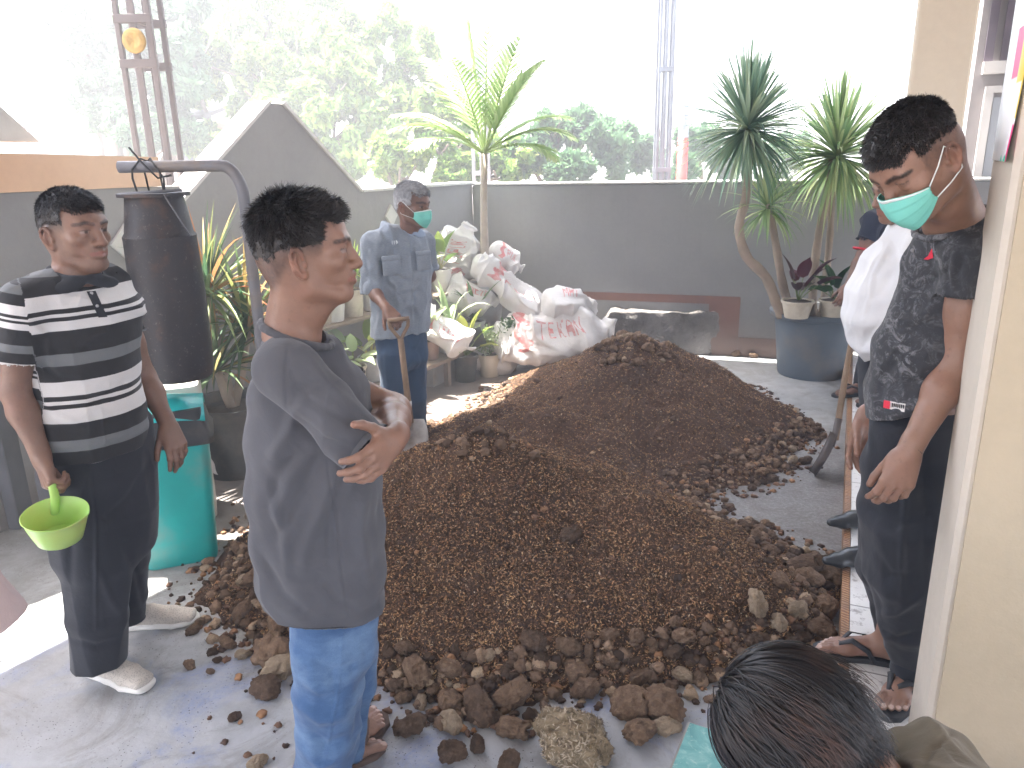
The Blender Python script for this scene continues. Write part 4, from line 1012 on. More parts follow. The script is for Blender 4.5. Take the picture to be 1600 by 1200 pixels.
# more foliage crowded round the shelf, each pot its own plant
floor_pot(835, 574, 26, 24, 'grey', 'bush', 'little grey pot with a thin shrub peeping out beside the largest sack', 65, (PALE, STEM))
shelf_pot(585, 492, 36, 40, .29, 'white', 'strap', 'white pot with spiky green leaves, third pot on the plank shelf', 66, (YG, YST), zp)
shelf_pot(620, 480, 34, 36, .30, 'cream', 'snake', 'cream pot with upright leaves on the shelf behind the blue shirt', 67, (YG, YST), zp)
shelf_pot(668, 500, 34, 30, .50, 'clay', 'broad', 'brown pot of pale leaves on the bench behind the old man', 68, (PALE, YST), zc1+.018)
shelf_pot(500, 512, 46, 44, .26, 'cream', 'broad', 'cream pot with yellowing leaves at the near end of the plank shelf', 69, (YG, YST), zp)
# small yellow board and dark panel among the pots
q = gr(672, 600); m = MB(); m.box(gr(668, 590)+np.array([0, .1, .20]), (.12, .015, .40), bevel=.003); tag(m.build('wooden_board', woodl), 'narrow yellow board standing beside the old man\'s thigh', 'board')
m = MB(); q = at(738, 530, 6.0); m.box(q, (.19, .015, .16), ax=nv((1, 0, .35)), az=nv((-.3, -.35, 1))); tag(m.build('dark_panel', simple('dark_panel_mat', (.05, .055, .05), .4)), 'small dark panel tilted against the bench above the floor pots', 'panel')

# fertiliser sacks
def sack_mat(name, txt):
    b = NB(name); co = b.coord('Object'); wv = b.noise(co, 260, 2); n = b.noise(co, 4, 6)
    red = b.node('ShaderNodeAttribute', attribute_name='prt').outputs['Fac']
    c = b.mix(b.ramp(n, [(.4, 0), (.7, .4)]), (.74, .72, .71), (.55, .53, .52)); c = b.mix(b.math('MULTIPLY', b.ramp(red, [(.5, 0), (.56, 1)]), b.ramp(b.noise(co, 30, 4), [(.3, .3), (.6, .8)])), c, (.62, .09, .08))
    nr = b.bump(wv, .15, .002, b.bump(b.noise(co, 9, 6, .65, .8), .6, .03)); b.fin(c, .45, nr, .35)
    tr = b.node('ShaderNodeBsdfTranslucent'); b.link(c, tr.inputs[0]); mx = b.node('ShaderNodeMixShader'); mx.inputs[0].default_value = .25
    b.link(b.b.outputs[0], mx.inputs[1]); b.link(tr.outputs[0], mx.inputs[2]); b.link(mx.outputs[0], b.out.inputs[0]); return b.m
SK = sack_mat('woven_sack', '')
GLY = {'P': ('11110', '10001', '11110', '10000', '10000'), 'U': ('10001', '10001', '10001', '10001', '01110'), 'K': ('10010', '10100', '11000', '10100', '10010'), 'T': ('11111', '00100', '00100', '00100', '00100'),
       'E': ('11110', '10000', '11100', '10000', '11110'), 'A': ('01110', '10001', '11111', '10001', '10001'), 'M': ('10001', '11011', '10101', '10001', '10001'), ' ': ('00000',)*5, 'N': ('10001', '11001', '10101', '10011', '10001')}
def sack(c, L, Wd, T, yaw, pitch, seed, label, txt='TEKAN', group='white sacks heaped in the wall corner', name='sack', roll=0, band=True):
    """crumpled part-filled woven sack: pillow form with gathered mouth, folds and red print"""
    r = np.random.default_rng(seed); n1, n2 = 110, 90; o = r.uniform(0, 50, 3)
    u = np.linspace(-1, 1, n1); v = np.linspace(0, 2*math.pi, n2, endpoint=False); Uu, Vv = np.meshgrid(u, v, indexing='ij')
    prof = (1-np.abs(Uu)**6)**.5; prof = np.where(Uu > .62, prof*(1-.72*np.sin(np.clip((Uu-.62)/.26, 0, 1)*math.pi/2)**2)+.25*np.clip((Uu-.86)/.1, 0, 1), prof)
    cx = np.sign(np.cos(Vv))*np.abs(np.cos(Vv))**.8; sz = np.sign(np.sin(Vv))*np.abs(np.sin(Vv))**.9
    P = np.stack([Uu*L/2, cx*Wd/2*prof, sz*T/2*prof], -1).reshape(-1, 3)
    q = P*np.array([6, 9, 9])+o; q = q*np.array([.8, .45, .45])+.8*np.stack([vnoise(q*.4), vnoise(q*.4+9), vnoise(q*.4+5)], 1); rid = 1-np.abs(fbm(q, 2)); rid = rid**3; P = P+nvrow(P*np.array([.1, 1, 1]))*((rid-.5)*.045+fbm(P*2.5+o, 2)*.05)[:, None]
    P[:, 0] += fbm(P*5+o+7, 2)*.03; P[:, 2] += fbm(P*2+o+3, 2)*.06
    # print: red band and rows of letters on the upper face
    uu = Uu.ravel(); vv = Vv.ravel(); cr = np.cos(vv); up = np.sin(vv) > 0; prt = np.zeros(len(P)); 
    if band: prt[(np.abs(uu+.45+.05*np.sin(vv*9)) < .09) & (cr > -.7)] = 1
    row = txt; gx = (uu+.22)/.78*(len(row)*6); gy = (cr+.30)/.6*5
    for sidx in (1, -1):
        sel = np.nonzero((gx >= 0) & (gx < len(row)*6) & (gy >= 0) & (gy < 5) & ((np.sin(vv)*sidx) > 0))[0]
        for i in sel:
            a = int(gx[i]); ch = GLY[row[a//6]]; k = a % 6
            if k < 5 and ch[4-int(gy[i]) if sidx < 0 else 4-int(gy[i])][k] == '1': prt[i] = 1
    Ry, Rp = yaw, pitch; cy, sy, cp, sp = math.cos(Ry), math.sin(Ry), math.cos(Rp), math.sin(Rp); cr_, sr_ = math.cos(roll), math.sin(roll)
    Rm = np.array([[cy, -sy, 0], [sy, cy, 0], [0, 0, 1]])@np.array([[cp, 0, -sp], [0, 1, 0], [sp, 0, cp]])@np.array([[1, 0, 0], [0, cr_, -sr_], [0, sr_, cr_]])
    W_ = P@Rm.T+np.array(c); W_[:, 2] = np.maximum(W_[:, 2], .006+.004*r.random(len(W_)))
    id_ = np.arange(n1*n2).reshape(n1, n2); Q = np.stack([id_[:-1], np.roll(id_, -1, 1)[:-1], np.roll(id_, -1, 1)[1:], id_[1:]], -1).reshape(-1, 4)
    me = np_mesh(name, W_, Q); set_attr(me, 'prt', prt); oo = link_mesh(name, me, SK); return tag(oo, label, 'sack', group)
def nvrow(P): return P/(np.linalg.norm(P, axis=1)[:, None]+1e-6)
def skp(px, py, Y, Lpx, Wpx, T, yaw, pitch, seed, label, **kw):
    c = at(px, py, Y); k = pxm(c); return sack(c, Lpx/k, Wpx/k, T, yaw, pitch, seed, label, **kw)
skp(862, 528, 6.15, 190, 92, .22, .05, .16, 1, 'largest white sack lying lowest on the floor at the right end of the pile', txt='TEKAN', roll=.7)
skp(800, 455, 6.4, 150, 60, .22, -.25, -.62, 2, 'white sack with red stripe slanting down right of the palm pot', txt='PUK', roll=.6)
skp(885, 480, 6.35, 80, 46, .22, .1, .05, 3, 'small puffed white sack end on top of the largest one', txt='MAT', roll=.5, band=False)
skp(712, 400, 6.6, 100, 70, .24, .1, 1.15, 4, 'upright white sack with faded red print standing behind the old man', txt='PUPUK', roll=1.2)
skp(695, 520, 5.75, 110, 66, .18, -.1, -.62, 5, 'white sack with bright red print draped over the bench beside the old man', txt='TEKAN', roll=.9)
skp(770, 560, 6.2, 90, 50, .18, .05, -.2, 6, 'partly hidden sack between the brown pot and the largest sack', txt='PUK', roll=.6, band=False)
skp(735, 460, 6.35, 90, 60, .22, .2, -.3, 7, 'sunlit white sack below the palm pot, behind the arching leaves', txt='MEN', roll=.9, band=False)
skp(790, 405, 6.75, 70, 44, .2, .1, -.5, 8, 'crumpled white sack mouth right of the palm trunk', txt='PUK', roll=.8)
c = gr(337, 752)+np.array([0, .12, .09]); sack(c, .24, .20, .17, .6, .3, 12, 'small cream sack with faded print beside the teal bin', 'PUK', None)

# rough concrete slab leaning at the foot of the back wall
def rock_box(name, corners, hgt, mat, label, cat, seed=2):
    m = MB(); A, B_ = corners; d = nv(B_-A); L = np.linalg.norm(B_-A); n = nv(np.cross((0, 0, 1), d)); n1, n2, n3 = 70, 14, 12; V = []; Fs = []
    bm = bmesh.new(); bmesh.ops.create_cube(bm, size=1); bmesh.ops.subdivide_edges(bm, edges=bm.edges[:], cuts=22, use_grid_fill=True)
    P = np.array([v.co[:] for v in bm.verts]); F_ = np.array([[v.index for v in f.verts] for f in bm.faces]); bm.free()
    Wp = A+np.outer(P[:, 0]+.5, d*L)+np.outer((P[:, 1]+.5)*.24, n)+np.outer((P[:, 2]+.5)*hgt, (0, 0, 1))
    N_ = nvrow(np.sign(P)*(np.abs(P) > .49)+P*.1); Wp = Wp+((N_[:, :1]*d+N_[:, 1:2]*n+N_[:, 2:]*np.array([0, 0, 1])))*(fbm(Wp*9+seed, 4)*.018)[:, None]
    end = np.abs(P[:, 0])*2; Wp[:, 2] -= hgt*.22*np.clip((end-.86)/.14, 0, 1)**2*np.clip(P[:, 2]+.5, 0, 1)
    me = np_mesh(name, Wp, F_); return tag(link_mesh(name, me, mat), label, cat)
A = gr(945, 553); B_ = gr(1131, 556); sz_ = at(1040, 482, A[1])[2]
rock_box('concrete_slab', (A+np.array([0, .02, 0]), B_+np.array([0, .02, 0])), sz_-.02, simple('rough_concrete', (.19, .175, .165), .92, .3, 5, .8, 40, dirt=(.09, .08, .07), bdist=.02), 'long rough grey concrete block lying against the foot of the back wall', 'block')
m = MB()
for k in range(9):
    p = gr(1140+k*9, 556+k*.6)+np.array([0, .05, .03]); m2 = MB()
clod(gr(1210, 558), .035, 3, 'small rubble lump at the wall foot left of the slate pot', 'rubble at the wall foot', 'rubble')
clod(gr(1150, 556), .05, 5, 'grey rubble lump next to the right end of the concrete block', None, 'rubble')
clod(gr(1178, 559), .04, 8, 'flat rubble piece at the wall foot between block and slate pot', None, 'rubble')

# ---------------------------------------------------------------- pipe stand and hanging cylinder
PG = simple('grey_pipe', (.16, .16, .175), .5, .2, 9, .3, 60, dirt=(.25, .2, .16)); Yp = 3.25
a = at(186, 261, Yp); b = at(345, 259, Yp); c = at(376, 300, Yp); base = np.array([c[0]+.012, Yp, 0])
e = empty('pipe_stand', base, 'thick bent grey pipe stand from which the rusty cylinder hangs', 'stand')
pts = [a, a*.5+b*.5, b]
for k in range(1, 7): t = k/7*math.pi/2; pts.append(np.array([b[0]+(base[0]-b[0])*math.sin(t), Yp, b[2]-(b[2]-(c[2]-.03))*(1-math.cos(t))]))
pts += [np.array([base[0], Yp, c[2]-.05]), np.array([base[0], Yp, .8]), base]
m = MB(); m.tube(pts, .0235, 18); m.build('pipe', PG, e); m = MB(); m.lathe(base, [(0, 0), (.09, 0), (.09, .012), (.03, .02), (.026, .05)], 20); m.build('foot_plate', PG, e)
rustm = NB('rusty_steel'); co = rustm.coord(); n = rustm.noise(co, 4.5, 9, .72); spk = rustm.noise(co, 55, 4, .8)
cc = rustm.ramp(n, [(.38, (.022, .022, .026)), (.56, (.042, .038, .039)), (.66, (.115, .070, .052)), (.8, (.19, .12, .09))]); cc = rustm.mix(rustm.ramp(spk, [(.60, 0), (.70, .65)]), cc, (.30, .27, .25))
RUST = rustm.fin(cc, rustm.ramp(n, [(.35, .32), (.6, .7)]), rustm.bump(spk, .35, .004), .5, .15)
ct = at(240, 302, Yp-.02); cb_ = at(266, 588, Yp-.02); R0 = 53/pxm((ct+cb_)/2); Hc = ct[2]-cb_[2]; cbase = np.array([ct[0], Yp-.02, ct[2]-Hc])
e = empty('hanging_cylinder', cbase, 'rusty steel cylinder bell hung by wire from the bent pipe', 'cylinder')
m = MB(); m.lathe(cbase, [(R0*.90, 0), (R0*.97, .03), (R0*1.0, .08), (R0*1.03, Hc*.45), (R0*.99, Hc*.76), (R0*1.0, Hc*.78), (R0*.93, Hc*.80), (R0*.78, Hc*.985), (R0*.76, Hc*.98), (R0*.9, Hc*.78), (R0*.93, .1), (R0*.86, .0)], 48); m.build('shell', RUST, e, True, 30)
m = MB(); m.lathe(cbase+np.array([0, 0, Hc*.985]), [(R0*.80, 0), (R0*.97, .0), (R0*.97, .014), (R0*.80, .014)], 40); m.build('top_flange', RUST, e, True, 30)
m = MB(); m.tube([cbase+np.array([-R0*.85, -.03, Hc]), cbase+np.array([R0*.9, -.03, Hc+.012])], .006, 6); m.tube([cbase+np.array([R0*.6, -R0*.75, Hc]), cbase+np.array([R0*1.02, -R0*.35, Hc*.78])], .003, 5); m.build('hook_rod', PG, e)
m = MB(); hk = a*.72+b*.28
for sg in (-1, 1):
    P = []
    for k in range(13): t = k/12; P.append(cbase+np.array([sg*.055, 0, Hc])*(1-t)+t*(hk-cbase)*0+np.array([0, 0, 0]))
    P = [cbase+np.array([sg*.055, -.02, Hc]), cbase+np.array([sg*.062, -.03, Hc+.06]), np.array([hk[0]+sg*.05, Yp-.03, hk[2]-.01]), np.array([hk[0]+sg*.02, Yp-.01, hk[2]+.032]), np.array([hk[0]-sg*.03, Yp+.028, hk[2]+.005]), cbase+np.array([-sg*.03, .03, Hc])]
    m.tube(P, .0042, 6)
m.tube([np.array([hk[0]-.05, Yp-.03, hk[2]+.075]), np.array([hk[0], Yp-.034, hk[2]+.01]), np.array([hk[0]+.05, Yp-.034, hk[2]-.045]), np.array([hk[0]+.1, Yp-.02, hk[2]-.035])], .0042, 6)
m.build('hanging_wire', simple('black_wire', (.03, .03, .03), .5), e)
# white diamond ornaments on the left wall
def diamond(px, py, off, wpx, hpx, label):
    s_, z_ = s_left(px, py, .02); k = pxm(wl(s_, .02, z_)); a_, b_ = wpx/2/k*1.3, hpx/2/k; m = MB(); m.prism([wl(s_-a_, .004, z_), wl(s_, .004, z_+b_), wl(s_+a_, .004, z_), wl(s_, .004, z_-b_)], -WLn*.02)
    tag(m.build('diamond_ornament', white_cap, None, False), label, 'ornament', None)
diamond(200, 380, 0, 44, 60, 'white diamond-shaped ornament on the wall behind the rusty cylinder'); diamond(612, 337, 0, 22, 34, 'small white diamond ornament on the wall by the old man\'s collar')

# ---------------------------------------------------------------- teal bin, jerrycan, white basin
TEAL = simple('teal_plastic', (.02, .33, .31), .42, .14, 3, .08, 60, dirt=(.13, .30, .27), dscale=5); BLKP = POTM['black']
bc = gr(270, 892)+np.array([-.015, .15, 0]); bax = nv((.93, .36, 0)); bay = nv((-.36, .93, 0)); top_z = .575
e = empty('swing_lid_bin', bc, 'teal plastic bin with black rim and teal swing lid behind the striped man', 'bin')
def rrect(c, w_, d_, z, rr=.04, n=5):
    P = []
    for q, (sx, sy) in enumerate(((1, 1), (-1, 1), (-1, -1), (1, -1))):
        for k in range(n):
            t = (q+k/(n-1))*math.pi/2; P.append(c+bax*(sx*(w_/2-rr)+rr*math.cos(t))+bay*(sy*(d_/2-rr)+rr*math.sin(t))+np.array([0, 0, z]))
    return P
def rloft(rings, caps=(True, True)):
    m = MB(); n = len(rings[0]); V = [p for r_ in rings for p in r_]; Fs = [(i*n+j, i*n+(j+1) % n, (i+1)*n+(j+1) % n, (i+1)*n+j) for i in range(len(rings)-1) for j in range(n)]
    if caps[0]: Fs.append(tuple(range(n))[::-1])
    if caps[1]: Fs.append(tuple(range((len(rings)-1)*n, len(rings)*n)))
    m.add(V, Fs); return m
bwid, bdep = .37, .27
rloft([rrect(bc, bwid*.80, bdep*.8, 0), rrect(bc, bwid*.82, bdep*.82, .015), rrect(bc, bwid*.97, bdep*.97, top_z), ]).build('bin_body', TEAL, e, True, 40)
rloft([rrect(bc, bwid*1.0, bdep*1.0, top_z-.012), rrect(bc, bwid*1.10, bdep*1.12, top_z-.008), rrect(bc, bwid*1.11, bdep*1.13, top_z+.022), rrect(bc, bwid*1.04, bdep*1.04, top_z+.045), rrect(bc, bwid*.98, bdep*.96, top_z+.10), rrect(bc, bwid*.9, bdep*.8, top_z+.14)]).build('rim', BLKP, e, True, 40)
m = MB(); n = 12; V = []
for i in range(n+1):
    t = i/n; ang = -1.05+2.1*t
    for sx in (-1, 0, 1): V.append(bc+bax*sx*bwid*.48+bay*math.sin(ang+.18)*.17+np.array([0, 0, top_z+.045+math.cos(ang)*.14-.02*abs(sx)]))
m.add(V, [(i*3+k, i*3+k+1, i*3+k+4, i*3+k+3) for i in range(n) for k in (0, 1)]); o_ = m.build('swing_lid', simple('teal_lid', (.03, .45, .45), .3, .08), e); s_ = o_.modifiers.new('s', 'SOLIDIFY'); s_.thickness = .008
jc = at(268, 640, 3.55); jc = np.array([jc[0], 3.62, 0]); cz = at(268, 590, 3.62)[2]
def rr2(c, w_, d_, z, rr=.045): return rrect(c, w_, d_, z, rr)
JM = simple('milky_plastic', (.52, .52, .47), .35, .08, 4, .05); e = empty('jerrycan', jc, 'milky white jerrycan standing behind the teal bin', 'jerrycan')
rloft([rr2(jc, .20, .26, 0), rr2(jc, .23, .30, .02), rr2(jc, .235, .30, cz-.07), rr2(jc, .22, .28, cz-.02), rr2(jc, .15, .20, cz)]).build('can_body', JM, e, True, 50)
m = MB(); m.lathe(jc+np.array([-.05, -.03, cz]), [(.03, 0), (.03, .03), (0, .03)], 16); m.build('cap', simple('cap_red', (.5, .45, .42), .5), e)
wb = gr(88, 868)+np.array([0, .11, 0]); m = MB(); m.lathe(wb, [(0, 0), (.09, 0), (.125, .09), (.133, .092), (.133, .10), (.12, .10), (.085, .012), (0, .01)], 36); tag(m.build('basin', POTM['white'], None, True, 40), 'small white basin on the sunlit floor below the green dipper', 'basin')
# ================================================================== PEOPLE
def skin_mat():
    b = NB('skin'); co = b.coord()
    a = b.node('ShaderNodeAttribute', attribute_name='col').outputs['Color']
    n = b.ramp(b.noise(co, 14, 6, .65), [(.3, .84), (.7, 1.10)]); c = b.mix(1.0, a, n, 'MULTIPLY')
    c = b.mix(b.ramp(b.noise(co, 9, 5, .7), [(.48, 0), (.72, .30)]), c, (.32, .14, .10)); c = b.mix(b.ramp(b.noise(co, 45, 4, .7), [(.58, 0), (.72, .35)]), c, (.09, .05, .038))
    b.b.inputs['Subsurface Weight'].default_value = .12; b.b.inputs['Subsurface Scale'].default_value = .012; b.b.inputs['Subsurface Radius'].default_value = (1, .4, .2)
    fine = b.noise(co, 420, 3, .7); nr = b.bump(fine, .22, .0012, b.bump(b.noise(co, 60, 4, .6), .22, .003))
    return b.fin(c, b.ramp(b.noise(co, 30, 4), [(.3, .32), (.7, .52)]), nr, .42)
SKINM = skin_mat()
def cloth(name, c0, c1, rough=.85, weave=900, bump=.25, fn=None, fuzz=.15):
    b = NB(name); co = b.coord(); n = b.noise(co, 5, 6, .6); c = b.ramp(n, [(.3, c0), (.7, c1)])
    if fn: c = fn(b, co, c)
    w1 = b.node('ShaderNodeTexNoise'); w1.inputs['Scale'].default_value = weave*.35; w1.inputs['Detail'].default_value = 2; b.link(co, w1.inputs[0])
    cr = b.noise(co, 22, 5, .6, .8)
    nr = b.bump(w1.outputs[0], bump, .0012, b.bump(cr, .35, .006))
    b.b.inputs['Sheen Weight'].default_value = fuzz; b.b.inputs['Sheen Roughness'].default_value = .5
    return b.fin(c, rough, nr, .2)
HAIRB = simple('hair_black', (.018, .015, .015), .42, .3, 40, .4, 200, spec=.5); HAIRG = simple('hair_grey', (.34, .34, .35), .6, .35, 60, .4, 200)
def frame(f, u=(0, 0, 1)):
    f = nv(f); r = nv(np.cross(f, u)); return np.array([r, f, np.cross(r, f)])     # rows: right, forward, up
class Head:
    def __init__(s, o, fwd, up=(0, 0, 1), sc=1.0): s.o = np.array(o, float); s.R = frame(fwd, up); s.sc = sc
    def w(s, x, y, z): return s.o+s.sc*(x*s.R[0]+y*s.R[1]+z*s.R[2])
    def wd(s, x, y, z): return x*s.R[0]+y*s.R[1]+z*s.R[2]
    def loc(s, P): return ((P-s.o)@s.R.T)/s.sc
    def cranium(s, S, off=0, k=.012):
        c = s.sc; S.ell(s.w(0, -.018, .033), np.array([.074, .096, .083])*c+off, s.R, k); S.ell(s.w(0, .030, .032), np.array([.060, .050, .052])*c+off, s.R, .03)
    def build(s, S, long=1.0, nose=1.0, gaunt=0):
        c = s.sc; R = s.R; w = s.w
        s.cranium(S)
        S.ell(w(0, -.045, -.01), np.array([.066, .062, .06])*c, R, .03)
        S.ell(w(0, .028, -.036), np.array([.058-gaunt*.004, .054, .064])*c, R, .03)
        for q in (-1, 1):
            S.chain([w(q*.056, -.018, -.045), w(q*.050, -.002, -.076), w(q*.024, .055, -.098)], [.016*c, .017*c, .017*c], .028)
            S.ell(w(q*.044, .050, -.024), np.array([.020, .021, .015])*c, R, .022)
            S.cone(w(q*.038, .072, .021), w(q*.010, .080, .018), .0105*c, .010*c, .016)
        S.ell(w(0, .070, -.100), np.array([.021, .017, .017])*c, R, .022)
        S.ell(w(0, .068, -.062), np.array([.031, .023, .026])*c, R, .02)
        for q in (-1, 1): S.ell(w(q*.033, .090, -.001), np.array([.019, .016, .0115])*c, R, .012, 's')
        S.chain([w(0, .079, .010), w(0, .092, -.014), w(0, .1005*nose, -.036)], [.0090*c, .0105*c, .0135*c], .012)
        for q in (-1, 1): S.ell(w(q*.0145, .091, -.038), np.array([.0095, .012, .009])*c, R, .008)
        for q in (-1, 1): S.ell(w(q*.0075, .099, -.0465), np.array([.0042, .0055, .0045])*c, R, .003, 's')
        for q in (-1, 1):
            S.ell(w(q*.0315, .0680, -.001), [.0136*c]*3, R, .0015)
            S.ell(w(q*.0315, .0672, .0072), np.array([.0165, .0158, .0078])*c, R, .002); S.ell(w(q*.0315, .0670, -.0118), np.array([.0155, .0145, .0070])*c, R, .003)
        for q in (-1, 1):
            S.cone(w(q*.023, .076, -.0635), w(0, .0905, -.0600), .0045*c, .0062*c, .006)
            S.cone(w(q*.022, .075, -.0690), w(0, .0885, -.0730), .0050*c, .0075*c, .006)
        S.chain([w(-.025, .084, -.0665), w(0, .0985, -.0665), w(.025, .084, -.0665)], [.0022*c, .0028*c, .0022*c], .004, 's')
        for q in (-1, 1):                          # ears: plate, raised rim, hollow, lobe
            ec = np.array([q*.0805, -.018, -.016]); n0 = nv((q*.85, .42, .05)); b0 = nv(np.array([q*.35, -.9, .0])-n0*np.dot((q*.35, -.9, 0), n0)); u0 = nv(np.cross(n0, b0)); u0 = u0*np.sign(u0[2]); u0 = nv(u0*.98+b0*.18)
            E_ = lambda a, u, o: w(*(ec+b0*a+u0*u+n0*o)); er = np.array([s.wd(*b0), s.wd(*n0), s.wd(*u0)])
            S.ell(E_(.002, .0, -.003), np.array([.0165, .0050, .0290])*c, er, .006)
            S.ell(E_(-.002, -.003, .004), np.array([.0095, .0062, .0165])*c, er, .003, 's')
            S.chain([E_(a, u, .004) for a, u in ((-.010, .006), (-.011, .019), (-.004, .029), (.007, .029), (.0155, .019), (.0175, .004), (.0130, -.012), (.006, -.024))], [x*c for x in (.0030, .0034, .0038, .0040, .0040, .0036, .0032, .0034)], .0035)
            S.chain([E_(a, u, .003) for a, u in ((.002, .020), (.0085, .006), (.0060, -.012))], [.0026*c]*3, .003)
            S.ell(E_(-.011, -.006, .002), np.array([.0042, .0042, .0065])*c, er, .004); S.ell(E_(-.002, -.029, .0), np.array([.0085, .0048, .0085])*c, er, .006)
    def neck(s, S, base, r=.056, shoulders=None, k=.03):
        c = s.sc; S.loft([(s.w(0, -.040, -.005), s.R[0], r*c*1.02, r*c*1.02), (s.w(0, -.028, -.075), s.R[0], r*c*.96, r*c*1.0), (np.array(base, float), s.R[0], r*1.12, r*1.1)], k)
        S.cone(s.w(0, .045, -.10), s.w(0, -.0, -.13), .018*c, .03*c, .03)
    def colour(s, V, base, shut=False, lips=(.30, .12, .10), brow=(.02, .016, .015), stubble=0, hairzone=None, hz_amt=.8, iris=(.02, .012, .01)):
        """true colours of skin regions: lips, brows, eyes, shaved scalp"""
        L = s.loc(V); C_ = np.tile(np.array(base, float), (len(V), 1)); inh = (np.abs(L[:, 0]) < .11) & (L[:, 2] > -.16) & (L[:, 2] < .16) & (np.abs(L[:, 1]) < .14)
        def blend(m, col): C_[:] = C_*(1-m[:, None])+np.array(col)*m[:, None]
        def ss(x, a, b): t = np.clip((x-a)/(b-a), 0, 1); return t*t*(3-2*t)
        d = np.minimum(*[seg_dist(L, (q*.022, .076, -.066), (0, .092, -.066))[0] for q in (-1, 1)]); m = (1-ss(d, .0075, .0105))*inh; blend(m*.75, lips)
        if stubble:
            z = (1-ss(L[:, 2], -.075, -.045))*(L[:, 1] > .0)*inh; z2 = (1-ss(seg_dist(L, (-.02, .088, -.052), (.02, .088, -.052))[0], .006, .012))*inh
            nn = .5+.5*fbm(L*400, 2); blend(np.clip(z*.4+z2*.6, 0, 1)*stubble*nn, (.05, .04, .038))
        for q in (-1, 1):
            L2 = L*np.array([1, .25, 1]); d = np.minimum(seg_dist(L2, (q*.013, .0215, .0185), (q*.034, .0205, .0245))[0], seg_dist(L2, (q*.034, .0205, .0245), (q*.053, .0165, .019))[0])+(L[:, 1] < .03)*1.0; nn = .5+.5*fbm(L*np.array([300, 300, 700]), 2)
            blend((1-ss(d, .0035, .007))*inh*np.clip(.65+.5*nn, 0, 1), brow)
            e = np.array([q*.0315, .0680, -.001]); dd = np.linalg.norm(L-e, axis=1); eye = (dd < .0142) & (L[:, 1] > .0700) & (np.abs(L[:, 2]+.0025) < .0040)
            C_[eye] = (.25, .20, .185) if not shut else np.array(base)*.8; ir = eye & (np.hypot(L[:, 0]-e[0], L[:, 2]-e[2]+.001) < .0062); C_[ir] = iris if not shut else np.array(base)*.8
            rim = inh & (np.abs(L[:, 0]-e[0]) < .0145) & (np.abs(L[:, 2]-.0022) < .0014) & (L[:, 1] > .068); C_[rim] = C_[rim]*.35
        ear = (np.abs(L[:, 0]) > .079) & inh; C_[ear] = C_[ear]*np.array([1.08, .95, .92])
        if hairzone is not None:
            hzv = hairzone(L); nn = .75+.25*fbm(L*350, 2); blend(np.clip(hzv*hz_amt*nn, 0, 1)*inh, (.035, .028, .027))
        return C_

